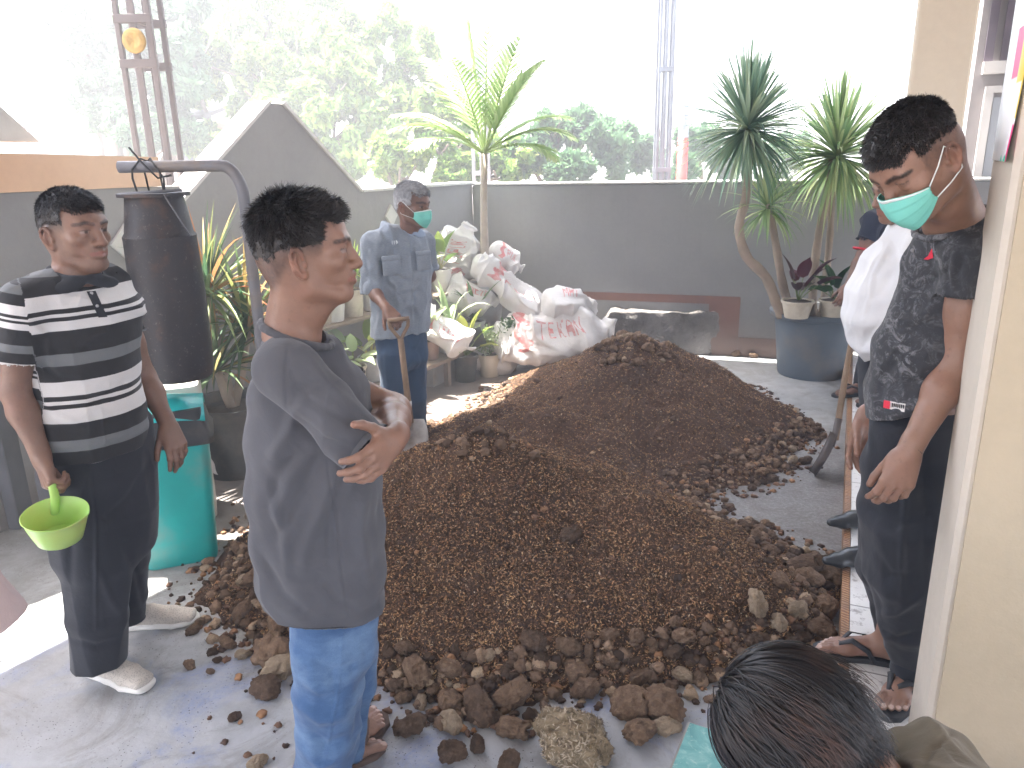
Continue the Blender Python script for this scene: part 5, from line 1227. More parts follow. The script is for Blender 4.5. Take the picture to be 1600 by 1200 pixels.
def hairzone(front=.070, side=.012, nape=-.055, temple=.042, soft=.010):
    """1 inside the scalp region, 0 outside, in head coordinates"""
    def f(L):
        x, y, z = L[:, 0], L[:, 1], L[:, 2]
        line = np.where(y > .03, side+(front-side)*np.clip((y-.03)/.045, 0, 1)**.55*np.clip(1.15-np.abs(x)/.15, .6, 1), np.where(y > -.03, side, side+(nape-side)*np.clip((-.03-y)/.05, 0, 1)))
        line = np.where((np.abs(x) > temple) & (y > .035), np.maximum(line, front*.9+.02*(np.abs(x)-temple)/.03), line)
        line = line+.004*vnoise(L*90)
        return np.clip((z-line)/soft+.5, 0, 1)
    return f
def make_hair(hd, parent, zone, thick, strands, slen, mat, flow, seed=1, lift=.3, wid=.0016, cap=True, capoff=.004, topz=.05, sidelen=.4, tuft=0, name='hair', capmin=.75):
    """short hair: a thin cap fitted to the skull plus many combed strands"""
    S = SDF(); c = hd.sc; S.cranium(S=S, off=0) if False else hd.cranium(S, off=thick*.4)
    S.ell(hd.w(0, -.045, -.01), np.array([.066, .062, .06])*c+thick*.3, hd.R, .03)
    V, Fq = S.mesh(.0045); L = hd.loc(V); z = zone(L); N = normals(V, Fq)
    tz = np.clip((L[:, 2]-.01)/.07, 0, 1); V2 = V+N*((fbm(L*90, 3)*.0018+thick*.8*tz*z-.004*(1-z)))[:, None]
    ok = z[Fq].min(1) > capmin; Q = Fq[ok]; used, inv = np.unique(Q, return_inverse=True); Q = inv.reshape(Q.shape); Vc = V2[used]
    r = np.random.default_rng(seed); cand = np.nonzero(z > .12)[0]; pr_ = .35+z[cand]+.9*(z[cand] < .9); sel = r.choice(cand, strands, p=pr_/pr_.sum()); B = V2[sel]-N[sel]*.002; Nn = N[sel]; Ls = L[sel]
    fl = flow(Ls, r)@hd.R; fl = fl-(fl*Nn).sum(1)[:, None]*Nn; fl /= np.linalg.norm(fl, axis=1)[:, None]+1e-6
    up = tz[sel]; ln = slen*(sidelen+(1-sidelen)*up)*r.uniform(.6, 1.2, len(sel)); li = lift*(.15+.85*up)*r.uniform(.4, 1.4, len(sel))
    if tuft:
        g = np.floor(Ls[:, 0]*70)+np.floor(Ls[:, 1]*55)*37; ga = np.sin(g*12.9898)*43758.5; ga = ga-np.floor(ga); gb = np.sin(g*78.233)*9758.5; gb = gb-np.floor(gb)
        fl = fl+tuft*np.stack([ga-.5, gb-.5, ga*0], 1)@hd.R; li = li*(.6+.9*ga)
    D0 = fl+Nn*li[:, None]; D0 /= np.linalg.norm(D0, axis=1)[:, None]; pts = []; p = B.copy(); d = D0.copy(); K = 4; cur = r.normal(size=(len(sel), 3))*.18
    for i in range(K+1):
        pts.append(p.copy()); p = p+d*(ln/K)[:, None]; d = d+cur/K-Nn*(.25*li/K)[:, None]+np.array([0, 0, -.10])/K; d /= np.linalg.norm(d, axis=1)[:, None]
    sd = np.cross(D0, Nn); sd /= np.linalg.norm(sd, axis=1)[:, None]+1e-6; sd = sd+Nn*r.normal(size=(len(sel), 1))*.5
    Vs = []
    for i, q in enumerate(pts): ww = wid*(1-.85*i/K); Vs += [q-sd*ww/2, q+sd*ww/2]
    Vs = np.stack(Vs, 1); n = len(sel); m_ = 2*(K+1); Fs = np.array([[2*i, 2*i+1, 2*i+3, 2*i+2] for i in range(K)])[None]+np.arange(n)[:, None, None]*m_
    o = len(Vc); me = np_mesh(name, np.concatenate([Vc, Vs.reshape(-1, 3)]), np.concatenate([Q, Fs.reshape(-1, 4)+o])); return link_mesh(name, me, mat, parent)

def hand(S, W, d, n, side, sc=1.0, curl=(.35, .4, .3), spread=.06, thumb=(.75, .35, .55), curls=None, tcurl=.25, k=.006, out=None):
    """five-fingered hand: W wrist, d towards the fingers, n palm normal, side = +-1 for which side the thumb is on"""
    d = nv(d); n = nv(np.array(n)-np.dot(n, d)*d); s = np.cross(d, n)*side; W = np.array(W, float)
    P = lambda a, b, c: W+sc*(a*d+b*s+c*n)
    S.cone(P(-.02, 0, 0), P(.02, .0, 0), .0225*sc, .024*sc, .02)
    kn = [(.088, .031), (.093, .0105), (.089, -.0105), (.080, -.030)]; le = (.070, .079, .074, .058); rd = (.0092, .0095, .009, .0080)
    for (a, b) in kn: S.cone(P(.018, b*.55, -.001), P(a-.004, b, 0), .0150*sc, .0112*sc, .014)
    S.ell(P(.04, .019, .008), np.array([.022, .028, .013])*sc, np.array([s, d, n]), .014); S.ell(P(.045, -.022, .006), np.array([.014, .03, .012])*sc, np.array([s, d, n]), .012)
    tips = []
    for i, (a, b) in enumerate(kn):
        cu = curls[i] if curls else curl; ang = 0; p = P(a, b, 0); dirb = nv(d+s*spread*(1.5-i)); pts = [p]; L = le[i]*sc
        for j, fr in enumerate((.46, .30, .24)):
            ang += cu[j]; v = dirb*math.cos(ang)+n*math.sin(ang); p = p+v*L*fr; pts.append(p)
        r0 = rd[i]*sc; S.chain(pts, [r0*1.08, r0, r0*.92, r0*.78], .005); tips.append((pts[-1], nv(pts[-1]-pts[-2]), n))
        S.ell(pts[1], [r0*1.07]*3, None, .004)
    a0 = P(.022, .022, .006); td = nv(d*thumb[0]+s*thumb[1]+n*thumb[2]); p1 = a0+td*.040*sc; td2 = nv(td+d*tcurl); p2 = p1+td2*.032*sc; td3 = nv(td2+d*tcurl*.6-s*.15); p3 = p2+td3*.024*sc
    S.chain([a0, p1, p2, p3], [.0145*sc, .0115*sc, .0102*sc, .0085*sc], .010)
    return tips
def arm(S, sh, el, wr, s=1.0, k=.02):
    sh, el, wr = [np.array(q, float) for q in (sh, el, wr)]
    S.cone(sh, sh*.45+el*.55, .047*s, .043*s, k); S.cone(sh*.5+el*.5, el, .043*s, .036*s, .02)
    m = el*.68+wr*.32; S.cone(el, m, .037*s, .039*s, .02); S.cone(m, wr, .039*s, .0235*s, .02)
def body_obj(e, S, hd, h, base, post=None, **ck):
    V, Fq = S.mesh(h); C_ = hd.colour(V, base, **ck) if hd is not None else np.tile(np.array(base, float), (len(V), 1))
    if post is not None: C_ = post(V, C_)
    me = np_mesh('body', V, Fq); set_attr(me, 'col', C_); return link_mesh('body', me, SKINM, e)
def ring(x0, x1, py, Y, ratio=.72, lat=(1, 0, 0), dz=0):
    """torso or leg section that spans x0..x1 in the photograph at depth Y"""
    c = at((x0+x1)/2, py, Y); half = abs(x1-x0)/2/pxm(c); lx = abs(lat[0]); rx = half/math.sqrt(lx*lx+ratio**2*(1-lx*lx)); return (c, np.array(lat, float), rx, rx*ratio)
def garment(name, S, h, mat, e, wr=.004, fr=9, folds=(), attr=None, seed=0, stretch=(1, 1, 1), smooth=1, fold_soft=1):
    V, Fq = S.mesh(h, smooth); N = normals(V, Fq); q = V*np.array(stretch)*fr+seed*3.7
    rid = 1-2*np.abs(fbm(q+.35*np.stack([vnoise(q*.7+5), vnoise(q*.7+9), vnoise(q*.7)], 1), 2)); V = V+N*(wr*1.5*(rid-.3)+wr*.6*fbm(q*2.7, 2)-(.005 if wr > .003 else 0))[:, None]
    for f in folds: V = fold(V, N, f[0], f[1]*1.15, f[2])
    me = np_mesh(name, V, Fq); 
    if attr is not None: set_attr(me, 'sv', attr(V))
    return link_mesh(name, me, mat, e)
def mask_obj(hd, e, label=None, drop=0):
    """pleated medical mask with ear loops"""
    n1, n2 = 46, 34; V = []; P0 = []
    for j in range(n2):
        t = j/(n2-1)
        for i in range(n1):
            u = i/(n1-1)*2-1; th = u*1.12; topz = -.012-.020*abs(u)**1.3; botz = -.118+.052*abs(u)**1.6; z = topz+(botz-topz)*t
            x = .0715*math.sin(th)*(1-.06*t); bul = .016*math.cos(u*1.4)*math.sin(math.pi*min(1, t*.85+.16)); y = .012+.083*math.cos(th)*(1-.10*max(0, t-.6)/.4)+bul*.9+.006*math.exp(-(u/.16)**2)*(1-t)
            pl = .0022*(((t*3.6) % 1.0)) if .12 < t < .88 else 0
            V.append(hd.w(x*1.06, y+pl+.004, z))
    Fs = [(j*n1+i, j*n1+i+1, (j+1)*n1+i+1, (j+1)*n1+i) for j in range(n2-1) for i in range(n1-1)]
    m = MB(); m.add(V, Fs); o = m.build('mask', MASKM, e); o['label'] = label or 'pale turquoise pleated face mask'; s_ = o.modifiers.new('s', 'SOLIDIFY'); s_.thickness = .0018; s_.offset = 1
    b_ = MB(); b_.add([p for p in V[:n1]]+[V[n1+i] for i in range(n1)]+[V[2*n1+i] for i in range(n1)], [(i, i+1, n1+i+1, n1+i) for i in range(n1-1)]+[(n1+i, n1+i+1, 2*n1+i+1, 2*n1+i) for i in range(n1-1)])
    ob = b_.build('nose_band', MASKW, o); ob.modifiers.new('s', 'SOLIDIFY').thickness = .001; ob.modifiers['s'].offset = 1
    for v in ob.data.vertices:
        v.co = v.co+Vector(hd.wd(0, .0026, 0))
    l = MB()
    for q in (-1, 1):
        tp = V[0 if q < 0 else n1-1]; bt = V[(n2-1)*n1+(0 if q < 0 else n1-1)]; ex = hd.w(q*.083, -.012, .018); eb = hd.w(q*.084, -.022, -.048)
        l.tube([tp, tp*.5+ex*.5+hd.wd(q*.004, 0, 0), ex, hd.w(q*.084, -.034, -.015), eb, bt*.5+eb*.5+hd.wd(q*.004, 0, 0), bt], .0016*hd.sc, 6)
    l.build('ear_loops', MASKW, o); return o
MASKM = simple('mask_turquoise', (.20, .60, .52), .8, .08, 12, .2, 500); MASKW = simple('mask_white', (.72, .76, .75), .7, .05)

def foot(S, heel, toe_dir, up=(0, 0, 1), L=.245, side=1, k=.012, ankle=None):
    """bare foot with five toes; heel = centre of the heel on the sole; side = +1 when the big toe is on the left of toe_dir"""
    d = nv(toe_dir); u = np.array([0, 0, 1.0]); s = np.cross(u, d)*side; P = lambda a, b, c: np.array(heel)+a*d*L+b*s+c*u
    S.ell(P(.08, 0, .026), (.032, .034, .028), np.array([s, d, u]), .02); S.cone(P(.05, 0, .035), P(.62, .006, .026), .030, .026, .02); S.cone(P(.25, 0, .045), P(.62, .012, .024), .032, .024, .02)
    S.ell(P(.66, .002, .020), (.043, .035, .020), np.array([s, d, u]), .02)
    if ankle is not None: S.cone(P(.18, 0, .05), ankle, .034, .036, .025)
    for i, (a, b, r) in enumerate(((.70, .030, .0140), (.71, .011, .0098), (.69, -.006, .0092), (.66, -.021, .0085), (.62, -.034, .0082))):
        e_ = (1.0, .985, .94, .89, .83)[i]; S.chain([P(a, b, .018), P((a+e_)/2, b*1.05, .019), P(e_-.015, b*1.08, .012)], [r*.95, r*.92, r], .006)
        yield P(e_-.005, b*1.08, .012+r*.75), r
def flipflop(e, heel, toe_dir, side, z0, L=.27, mat=None, name='flip_flop'):
    d = nv(toe_dir); u = np.array([0, 0, 1.0]); s = np.cross(u, d)*side; h0 = np.array(heel, float); h0[2] = z0; P = lambda a, b, c: h0+a*d+b*s+c*u; out = []
    prof = [(-.025, 0), (-.018, .028), (.03, .036), (.10, .032), (.17, .044), (.22, .046), (.255, .030), (.265, .008), (.262, -.015), (.235, -.040), (.18, -.048), (.10, -.036), (.03, -.036), (-.018, -.026)]
    m = MB(); n = len(prof); rings = [[P(a, b*q, z) for a, b in prof] for z, q in ((0, .97), (.003, 1.02), (.016, 1.0), (.018, .96))]
    V = [p for r_ in rings for p in r_]; Fs = [(i*n+j, i*n+(j+1) % n, (i+1)*n+(j+1) % n, (i+1)*n+j) for i in range(3) for j in range(n)]+[tuple(range(n))[::-1], tuple(range(3*n, 4*n))]
    m.add(V, Fs); o = m.build(name, mat, e, True, 50); st = MB(); g = P(.195, .018, .030)
    for sg in (1, -1):
        q = [g, P(.185, .018+sg*.005, .060), P(.15, sg*.026+.006, .082), P(.10, sg*.050, .060), P(.075, sg*.046, .018)]; Vv = []
        for i, p in enumerate(q):
            w_ = (.004, .006, .009, .009, .007)[i]; t = nv(q[min(i+1, 4)]-q[max(i-1, 0)]); cr = nv(np.cross(t, (p-P(.12, 0, .0)))); Vv += [p-cr*w_, p+cr*w_]
        st.add(Vv, [(2*i, 2*i+1, 2*i+3, 2*i+2) for i in range(4)])
    so_ = st.build('strap', mat, o); so_.modifiers.new('s', 'SOLIDIFY').thickness = .004; return o
def on_cloth(ob, px, py):
    """point and normal where the photograph ray meets a garment"""
    inv = np.array(ob.location); o = Vector(tuple(CAM)) ; d = Vector(tuple(nv(ray(px, py)))); from mathutils.bvhtree import BVHTree
    key = ob.name
    if key not in BV: BV[key] = BVHTree.FromPolygons([v.co[:] for v in ob.data.vertices], [p.vertices[:] for p in ob.data.polygons])
    h, n, _, _ = BV[key].ray_cast(o, d); return (np.array(h), np.array(n)) if h is not None else (None, None)
BV = {}
REDM = simple('red_print', (.60, .03, .06), .6); WTM = simple('white_tag', (.70, .68, .66), .6, .05); DKM = simple('dark_print', (.03, .03, .035), .6)
def decal(ob, quad, mat, name, parent, off=.0022):
    P = []
    for px, py in quad:
        h, n = on_cloth(ob, px, py)
        if h is None: return
        P.append(h+nv(CAM-h)*off)
    m = MB(); m.prism(P, nv(CAM-P[0])*.0012); return m.build(name, mat, parent, False)
DN = (0, 0, -1)
def back_flow(L, r): f = np.zeros_like(L); f[:, 1] = .6; f[:, 2] = -.5; f[:, 0] = np.sign(L[:, 0])*.15; return f+r.normal(size=L.shape)*.25
# ---------------------------------------------------------------- 1. man in the striped polo shirt
PB1 = gr(205, 1030); e1 = empty('person', PB1, 'man in black, white and grey striped polo shirt holding a green dipper at the left', 'person', None)
sk1 = (.215, .128, .095)
h1o = at(96, 362, 2.27); f1 = nv((.91, -.41, .01)); H1 = Head(h1o+nv((.5, .86, 0))*.0+np.array([.020, .045, 0]), f1, (0.0, 0, 1), 1.0)
S = SDF(); H1.build(S); nb = at(122, 432, 2.32); H1.neck(S, nb-np.array([.01, 0, .02]), .060)
latc = nv((.62, .78, 0)); latw = nv((.72, .69, 0))
Yt = 2.34
body_rings = [ring(66, 205, 520, Yt, .72, latc), ring(70, 205, 620, Yt, .85, latc), ring(80, 222, 700, Yt, .8, latc), ring(95, 215, 780, Yt, .85, latc)]
S.loft([(c, l, a-.015, b-.015) for c, l, a, b in body_rings], .02)
shR = at(36, 474, 2.19); elR = at(24, 612, 2.16); wrR = at(64, 712, 2.13); shL = at(178, 470, 2.50); elL = at(226, 590, 2.52); wrL = at(262, 662, 2.46)
S.cone(nb, shR, .045, .05, .03); S.cone(nb, shL, .045, .05, .03); arm(S, shR, elR, wrR, 1.05); arm(S, shL, elL, wrL, .98)
tR = hand(S, wrR, nv(at(78, 762, 2.10)-wrR), nv((.55, .6, -.1)), -1, 1.0, curls=[(.9, 1.2, .7), (1.0, 1.2, .7), (1.05, 1.2, .7), (1.1, 1.2, .7)], thumb=(.75, .25, .6), tcurl=.5)
tL = hand(S, wrL, nv(at(281, 712, 2.42)-wrL), nv((-.55, .35, -.5)), -1, 1.0, curls=[(.15, .3, .2), (.28, .4, .3), (.4, .45, .3), (.5, .5, .3)], thumb=(.8, .5, .3))
an1 = gr(172, 1040)+np.array([-.04, .03, .09]); an2 = gr(222, 978)+np.array([-.05, .02, .09]); hp1 = body_rings[-1][0]
S.chain([hp1+np.array([-.05, -.08, -.02]), at(160, 880, 2.28), an1], [.085, .055, .038], .02); S.chain([hp1+np.array([.05, .08, -.02]), at(205, 850, 2.50), an2], [.085, .055, .038], .02)
body_obj(e1, S, H1, .0034, sk1, stubble=.5, hairzone=hairzone(.062, .002, -.055, .05, .025), hz_amt=.8)
make_hair(H1, e1, hairzone(.064, .022, -.03, .046, .024), .007, 12000, .013, HAIRB, back_flow, 2, lift=.9, wid=.0020)
def stripes(b, co, c):
    a = b.node('ShaderNodeAttribute', attribute_name='sv').outputs['Fac']; K = (.034, .034, .037); Wt = (.64, .63, .63); G_ = (.165, .175, .185)
    seq = [(0, K), (.13, G_), (.20, K), (.29, Wt), (.375, K), (.40, Wt), (.42, K), (.445, Wt), (.53, K), (.63, G_), (.70, K), (.79, Wt), (.875, K), (.90, Wt), (.92, K), (.945, Wt)]
    return b.ramp(b.math('FRACT', a), seq, 'CONSTANT')
POLO = cloth('striped_jersey', (.1, .1, .1), (.1, .1, .1), .85, 900, .25, stripes)
def hollow(S, a, d, r, L=.05): 
    d = nv(d); S.cone(np.array(a)-d*.012, np.array(a)+d*L, r, r*1.02, .002, 's')
S = SDF()
tr = [ring(62, 186, 452, 2.36, .62, latc), ring(44, 204, 478, Yt, .62, latc), ring(50, 203, 520, Yt, .72, latc), ring(56, 205, 575, Yt-.01, .78, latc), ring(57, 214, 630, Yt-.02, .85, latc), ring(64, 222, 668, Yt-.02, .85, latc), ring(70, 224, 715, Yt-.02, .83, latc)]
seR = shR*.28+elR*.72; seL = shL*.50+elL*.50
S.cone(shR, seR, .066, .069, .03); S.cone(shL, seL, .060, .060, .03)
S.plane(seR, elR-seR) if False else None
dR = nv(elR-shR); dL = nv(elL-shL)
S.cone(seR+dR*.06, seR+dR*.16, .10, .10, .002, 's'); hollow(S, seR+dR*.055, dR, .060)
S.cone(seL+dL*.055, seL+dL*.15, .09, .09, .002, 's'); hollow(S, seL+dL*.05, dL, .052)
S.loft([(nb+np.array([0, 0, -.035]), latc, .075, .07), tr[0]]+tr[1:], .022, kk=.02)
S.cone(nb+np.array([-.01, -.02, -.01]), shR+np.array([0, 0, -.004]), .055, .062, .04); S.cone(nb+np.array([0, .02, -.01]), shL+np.array([0, 0, -.004]), .055, .060, .04)
hm1 = at(146, 694, Yt); S.plane(hm1, (-.06, .03, -1)); S.loft([(hm1+np.array([0, 0, -.06]), latc, tr[-1][2]-.012, tr[-1][3]-.012), (hm1+np.array([0, 0, .02]), latc, tr[-1][2]-.014, tr[-1][3]-.014)], .002, 's')
S.cone(H1.w(0, -.03, -.085), nb+np.array([.02, -.02, .03]), .062, .064, .006, 's')
fpol = [([at(60, 560, 2.2), at(90, 590, 2.15), at(140, 600, 2.12)], -.006, .012), ([at(58, 610, 2.2), at(90, 650, 2.15), at(130, 665, 2.12)], .006, .012), ([at(205, 590, 2.3), at(170, 620, 2.15), at(140, 625, 2.1)], -.006, .012), ([shR+np.array([.03, -.05, -.03]), at(75, 530, 2.15), at(82, 570, 2.14)], .007, .012)]
ztop1 = at(60, 415, 2.3)[2]; Hp = at(60, 415, 2.3)[2]-at(60, 700, 2.3)[2]
def sv1(V):
    isR = (np.linalg.norm(np.cross(V-shR, dR), axis=1) < .078) & ((V-nb)@np.array([-.8, -.6, 0]) > .158); dL_, _ = seg_dist(V, shL, seL+dL*.06)
    isL = (np.linalg.norm(np.cross(V-shL, dL), axis=1) < .068) & ((V-nb)@latc > .15)
    u = (ztop1-V[:, 2]+.10*((V-nb)@nv((1, -.6, 0)))*-.5)/Hp*1.12+.66; uR = .80+((V-shR)@dR)/.335; uL = .80+((V-shL)@dL)/.335
    return np.where(isR, uR, np.where(isL, uL, u))
o_ = garment('polo_shirt', S, .0042, POLO, e1, .0035, 8, fpol, sv1, 1, (1, 1, .7)); o_['label'] = 'black, white and grey striped polo shirt'
BLK = cloth('black_jersey', (.025, .027, .032), (.04, .042, .05))
S = SDF(); cn = [H1.w(.0, -.03, -.11)+np.array([0, 0, -.012])]; cc = nb+np.array([.005, -.005, .012]); P = []
for k in range(17): t = k/16*2*math.pi*.86+1.35*.5; q = cc+latc*math.cos(t-.9)*.070+np.cross((0, 0, 1), latc)*math.sin(t-.9)*.066; P.append(q+np.array([0, 0, .016-.030*max(0, nv(q-cc)@nv((.6, -.8, 0)))]))
S.chain(P, [.011]*17, .006); fcn = nv((.70, -.71, 0)); p0 = cc+fcn*.076+np.array([0, 0, -.030])
for sg in (-1, 1): q_ = p0+latc*sg*.050+fcn*-.012+np.array([0, 0, .004]); S.ell(q_, (.034, .010, .020), np.array([nv(latc*sg*-.8+fcn*.35+np.array([0, 0, -.55])), nv(fcn+np.array([0, 0, .45])+latc*sg*.25), (0, 0, 1)]), .012)
garment('collar', S, .003, BLK, e1, .0008, 12)
for k in range(5):
    x = 131+k*4.6; y = 446+k*10; decal(o_, [(x, y), (x+14, y-1), (x+18.6, y+9.2), (x+4.6, y+10.2)], BLK, 'placket', o_, .005)
for (x, y) in ((143, 458), (152, 478)):
    h, n = on_cloth(o_, x, y)
    if h is not None: m = MB(); dd = nv(CAM-h); m.tube([h+dd*.006, h+dd*.009], .005, 12); m.build('button', simple('pale_button', (.4, .4, .42), .3), o_)
TRO = cloth('black_trousers_cloth', (.022, .024, .030), (.036, .038, .046), .8, 900, .2)
S = SDF(); l2 = nv((.85, .5, 0))
S.loft([ring(82, 226, 662, Yt, .76, latc), ring(76, 236, 730, Yt, .80, latc), ring(82, 237, 790, Yt, .85, latc), ring(92, 234, 850, Yt, .8, latc)], .04)
S.loft([ring(84, 196, 800, 2.28, 1.0, latc), ring(99, 204, 880, 2.28, .95), ring(106, 200, 960, 2.28, .95), ring(112, 196, 1036, 2.29, .95)], .03, kk=.02); S.loft([ring(140, 239, 790, 2.44, 1.0, latc), ring(152, 235, 870, 2.48, .98), ring(170, 230, 930, 2.52, .95), ring(182, 226, 978, 2.54, .95)], .035, kk=.02)
c1 = at(153, 1030, 2.29); c2 = at(204, 972, 2.54); S.plane(c1+np.array([0, 0, -.012]), (0, 0, -1)); hollow(S, c1+np.array([0, 0, -.0]), DN, .062); hollow(S, c2+np.array([0, 0, .0]), DN, .050)
ft = [([at(235, 720, 2.3), at(200, 780, 2.2), at(165, 810, 2.17)], -.007, .012), ([at(95, 770, 2.15), at(110, 860, 2.13), at(108, 940, 2.13)], -.006, .014), ([at(150, 880, 2.12), at(175, 940, 2.12), at(190, 960, 2.15)], .007, .014), ([at(112, 1000, 2.15), at(150, 1010, 2.13), at(185, 1000, 2.15)], -.006, .010), ([at(140, 720, 2.1), at(150, 820, 2.13), at(150, 980, 2.13)], .005, .006), ([at(195, 850, 2.3), at(215, 900, 2.35), at(225, 950, 2.4)], -.006, .012)]
garment('trousers', S, .0045, TRO, e1, .0045, 6, ft, None, 3, (1, 1, .45))
def sneaker(e, heel, d, mat, sole, side=1):
    d = nv(d); s = np.cross((0, 0, 1), d); P = lambda a, b, c: np.array(heel)+a*d+b*s+np.array([0, 0, c]); S = SDF()
    S.loft([(P(.0, 0, .045), s, .034, .040), (P(.09, 0, .048), s, .036, .042), (P(.17, 0, .038), s, .046, .030), (P(.235, 0, .030), s, .040, .022)], .01, kk=.01, cap=.9); S.cone(P(.02, 0, .075), P(.03, 0, .10), .034, .030, .02); S.plane(P(0, 0, .022), DN)
    S.cone(P(.03, 0, .09), P(.03, 0, .13), .026, .028, .003, 's'); o = garment('shoe', S, .003, mat, e, .0008, 20)
    S = SDF(); S.loft([(P(-.012, 0, .012), s, .035, .02), (P(.09, 0, .010), s, .036, .02), (P(.17, 0, .010), s, .048, .02), (P(.24, 0, .014), s, .042, .02)], .01, kk=.01, cap=1.2); S.plane(P(0, 0, .026), (0, 0, 1)); S.plane(P(0, 0, .001), DN); garment('sole', S, .003, sole, o, 0, 5); return o
def knit(b, co, c):
    v = b.node('ShaderNodeTexVoronoi'); v.inputs['Scale'].default_value = 190; b.link(co, v.inputs[0]); return b.mix(b.ramp(v.outputs[0], [(.25, .55), (.45, 0)]), c, (.20, .18, .16))
SHM = cloth('beige_knit', (.50, .45, .40), (.58, .53, .47), .9, 700, .5, knit); SOL = simple('white_sole', (.72, .70, .66), .6, .1)
sneaker(e1, gr(140, 1062)+np.array([.0, .035, 0]), (.88, -.36, 0), SHM, SOL); sneaker(e1, gr(200, 988)+np.array([-.01, .03, 0]), (.97, .14, 0), SHM, SOL)
# green dipper in his hand
GR = simple('lime_plastic', (.40, .62, .17), .35, .06, 6, .03); GR.node_tree.nodes['Principled BSDF'].inputs['Subsurface Weight'].default_value = .15; GR.node_tree.nodes['Principled BSDF'].inputs['Subsurface Scale'].default_value = .02
bc_ = at(90, 822, 2.04); br_ = 50/pxm(bc_)*.95; e = empty('water_dipper', bc_, 'lime green plastic dipper held by the man in the striped shirt', 'dipper')
ax_ = nv((.10, -.16, .98)); fr_ = frame(nv(np.cross(ax_, (0, 1, 0)))*1.0, ax_); u_, v_ = fr_[0], fr_[1]; hgt = .092
m = MB(); n = 48; prof = [(0, 0), (.55, 0), (.70, .01), (.86, .055), (.97, hgt), (1.0, hgt+.002), (.98, hgt+.004), (.93, hgt-.002), (.83, .055), (.66, .014), (0, .006)]; V = []
sp_ = nv(np.array([.93, -.25, .1])-ax_*np.dot((.93, -.25, .1), ax_)); bo = bc_-ax_*.05
for (q, z) in prof:
    for j in range(n):
        t = 2*math.pi*j/n; dd = u_*math.cos(t)+v_*math.sin(t); lip = max(0, dd@sp_)**14*(z/hgt)**2; V.append(bo+dd*br_*q*(1+.17*lip)+ax_*(z+.012*lip))
m.add(V, [(i*n+j, i*n+(j+1) % n, (i+1)*n+(j+1) % n, (i+1)*n+j) for i in range(len(prof)-1) for j in range(n)]); m.build('bowl', GR, e, True, 50)
hb_ = at(85, 792, 2.10); S = SDF(); hp_ = [bo-sp_*br_*.70+ax_*(hgt-.004)+v_*0, at(86, 775, 2.10), at(80, 750, 2.10), at(70, 725, 2.10)]; S.chain([bo+ax_*hgt+(nv(at(85, 795, 2.16)-(bo+ax_*hgt)))*br_*.95, at(86, 778, 2.10), at(82, 758, 2.10), at(76, 735, 2.11)], [.013, .012, .012, .011], .01); garment('handle', S, .003, GR, e, 0, 5)
# ---------------------------------------------------------------- 2. man with folded arms, dark grey T-shirt
PB2 = gr(520, 1180); e2 = empty('person', PB2, 'man with folded arms in plain dark grey T-shirt and blue jeans, seen in profile', 'person')
sk2 = (.235, .135, .098)
H2 = Head(at(482, 391, 1.70), nv((.975, .20, .03)), (0, 0, 1), 1.0)
S = SDF(); H2.build(S, gaunt=.5); nb = at(456, 526, 1.71); H2.neck(S, nb, .059)
lat2 = nv((-.22, .975, 0)); F2 = np.array([.975, .22, 0])
def rg(x0, x1, py, Y=1.74, ratio=1.25): return ring(x0, x1, py, Y, ratio, lat2)
S.loft([(c, l, a-.02, b-.02) for c, l, a, b in (rg(410, 560, 600, ratio=1.3), rg(410, 570, 750, ratio=1.3), rg(415, 570, 900, ratio=1.4), rg(480, 560, 985, Y=1.80, ratio=1.6))], .02)
shN = at(450, 580, 1.60); elN = at(566, 696, 1.575); wrN = at(584, 660, 1.76); shF = at(470, 575, 1.90); elF = at(616, 640, 1.84); wrF = at(617, 684, 1.57)
S.cone(nb, shN, .04, .048, .035); S.cone(nb, shF, .04, .048, .035)
arm(S, shN, elN, wrN, 1.0); S.cone(shF, elF, .045, .038, .02); S.cone(elF, elF*.6+wrF*.4, .038, .037, .02); S.cone(elF*.6+wrF*.4, wrF, .037, .025, .02)
hand(S, at(617, 684, 1.57), nv(at(580, 726, 1.485)-at(617, 684, 1.57)), nv((-.25, .92, .15)), -1, .98, curls=[(.2, .6, .4), (.2, .65, .4), (.25, .65, .4), (.3, .7, .4)], thumb=(.55, .85, .15), tcurl=.25, spread=.05)
hand(S, wrN, nv((.15, .9, -.05)), nv((-.8, .1, -.6)), 1, .92, (.3, .4, .3))
heelF = gr(548, 1190); td2 = nv((.45, .89, 0)); nails = list(foot(S, heelF+np.array([-.045, -.045, .016]), td2, L=.25, side=1, ankle=heelF+np.array([-.03, -.01, .12])))
hipc = at(520, 940, 1.78); S.chain([hipc+lat2*.08, at(545, 1075, 1.90), heelF+np.array([-.03, -.01, .11])], [.08, .055, .038], .02)
an = gr(492, 1225)+np.array([0, .03, .1]); S.chain([hipc-lat2*.02, at(510, 1080, 1.73), an], [.08, .055, .038], .02); nails += list(foot(S, an+np.array([-.04, -.03, -.084]), nv((.8, .55, 0)), L=.25, side=-1, ankle=an))
def nailcol(nl, c=(.50, .36, .31)):
    def f(V, C_):
        for p, r in nl: C_[np.linalg.norm(V-p, axis=1) < r*.8] = c
        return C_
    return f
body_obj(e2, S, H2, .0031, sk2, nailcol(nails), stubble=.15, hairzone=hairzone(.070, .0, -.075, .052, .03), hz_amt=.8)
def quiff(L, r): f = np.zeros_like(L); fr = np.clip((L[:, 1]+.02)/.08, 0, 1); f[:, 1] = .25+.75*fr; f[:, 2] = -.7+1.3*fr; f[:, 0] = np.sign(L[:, 0])*.1; return f+r.normal(size=L.shape)*.22
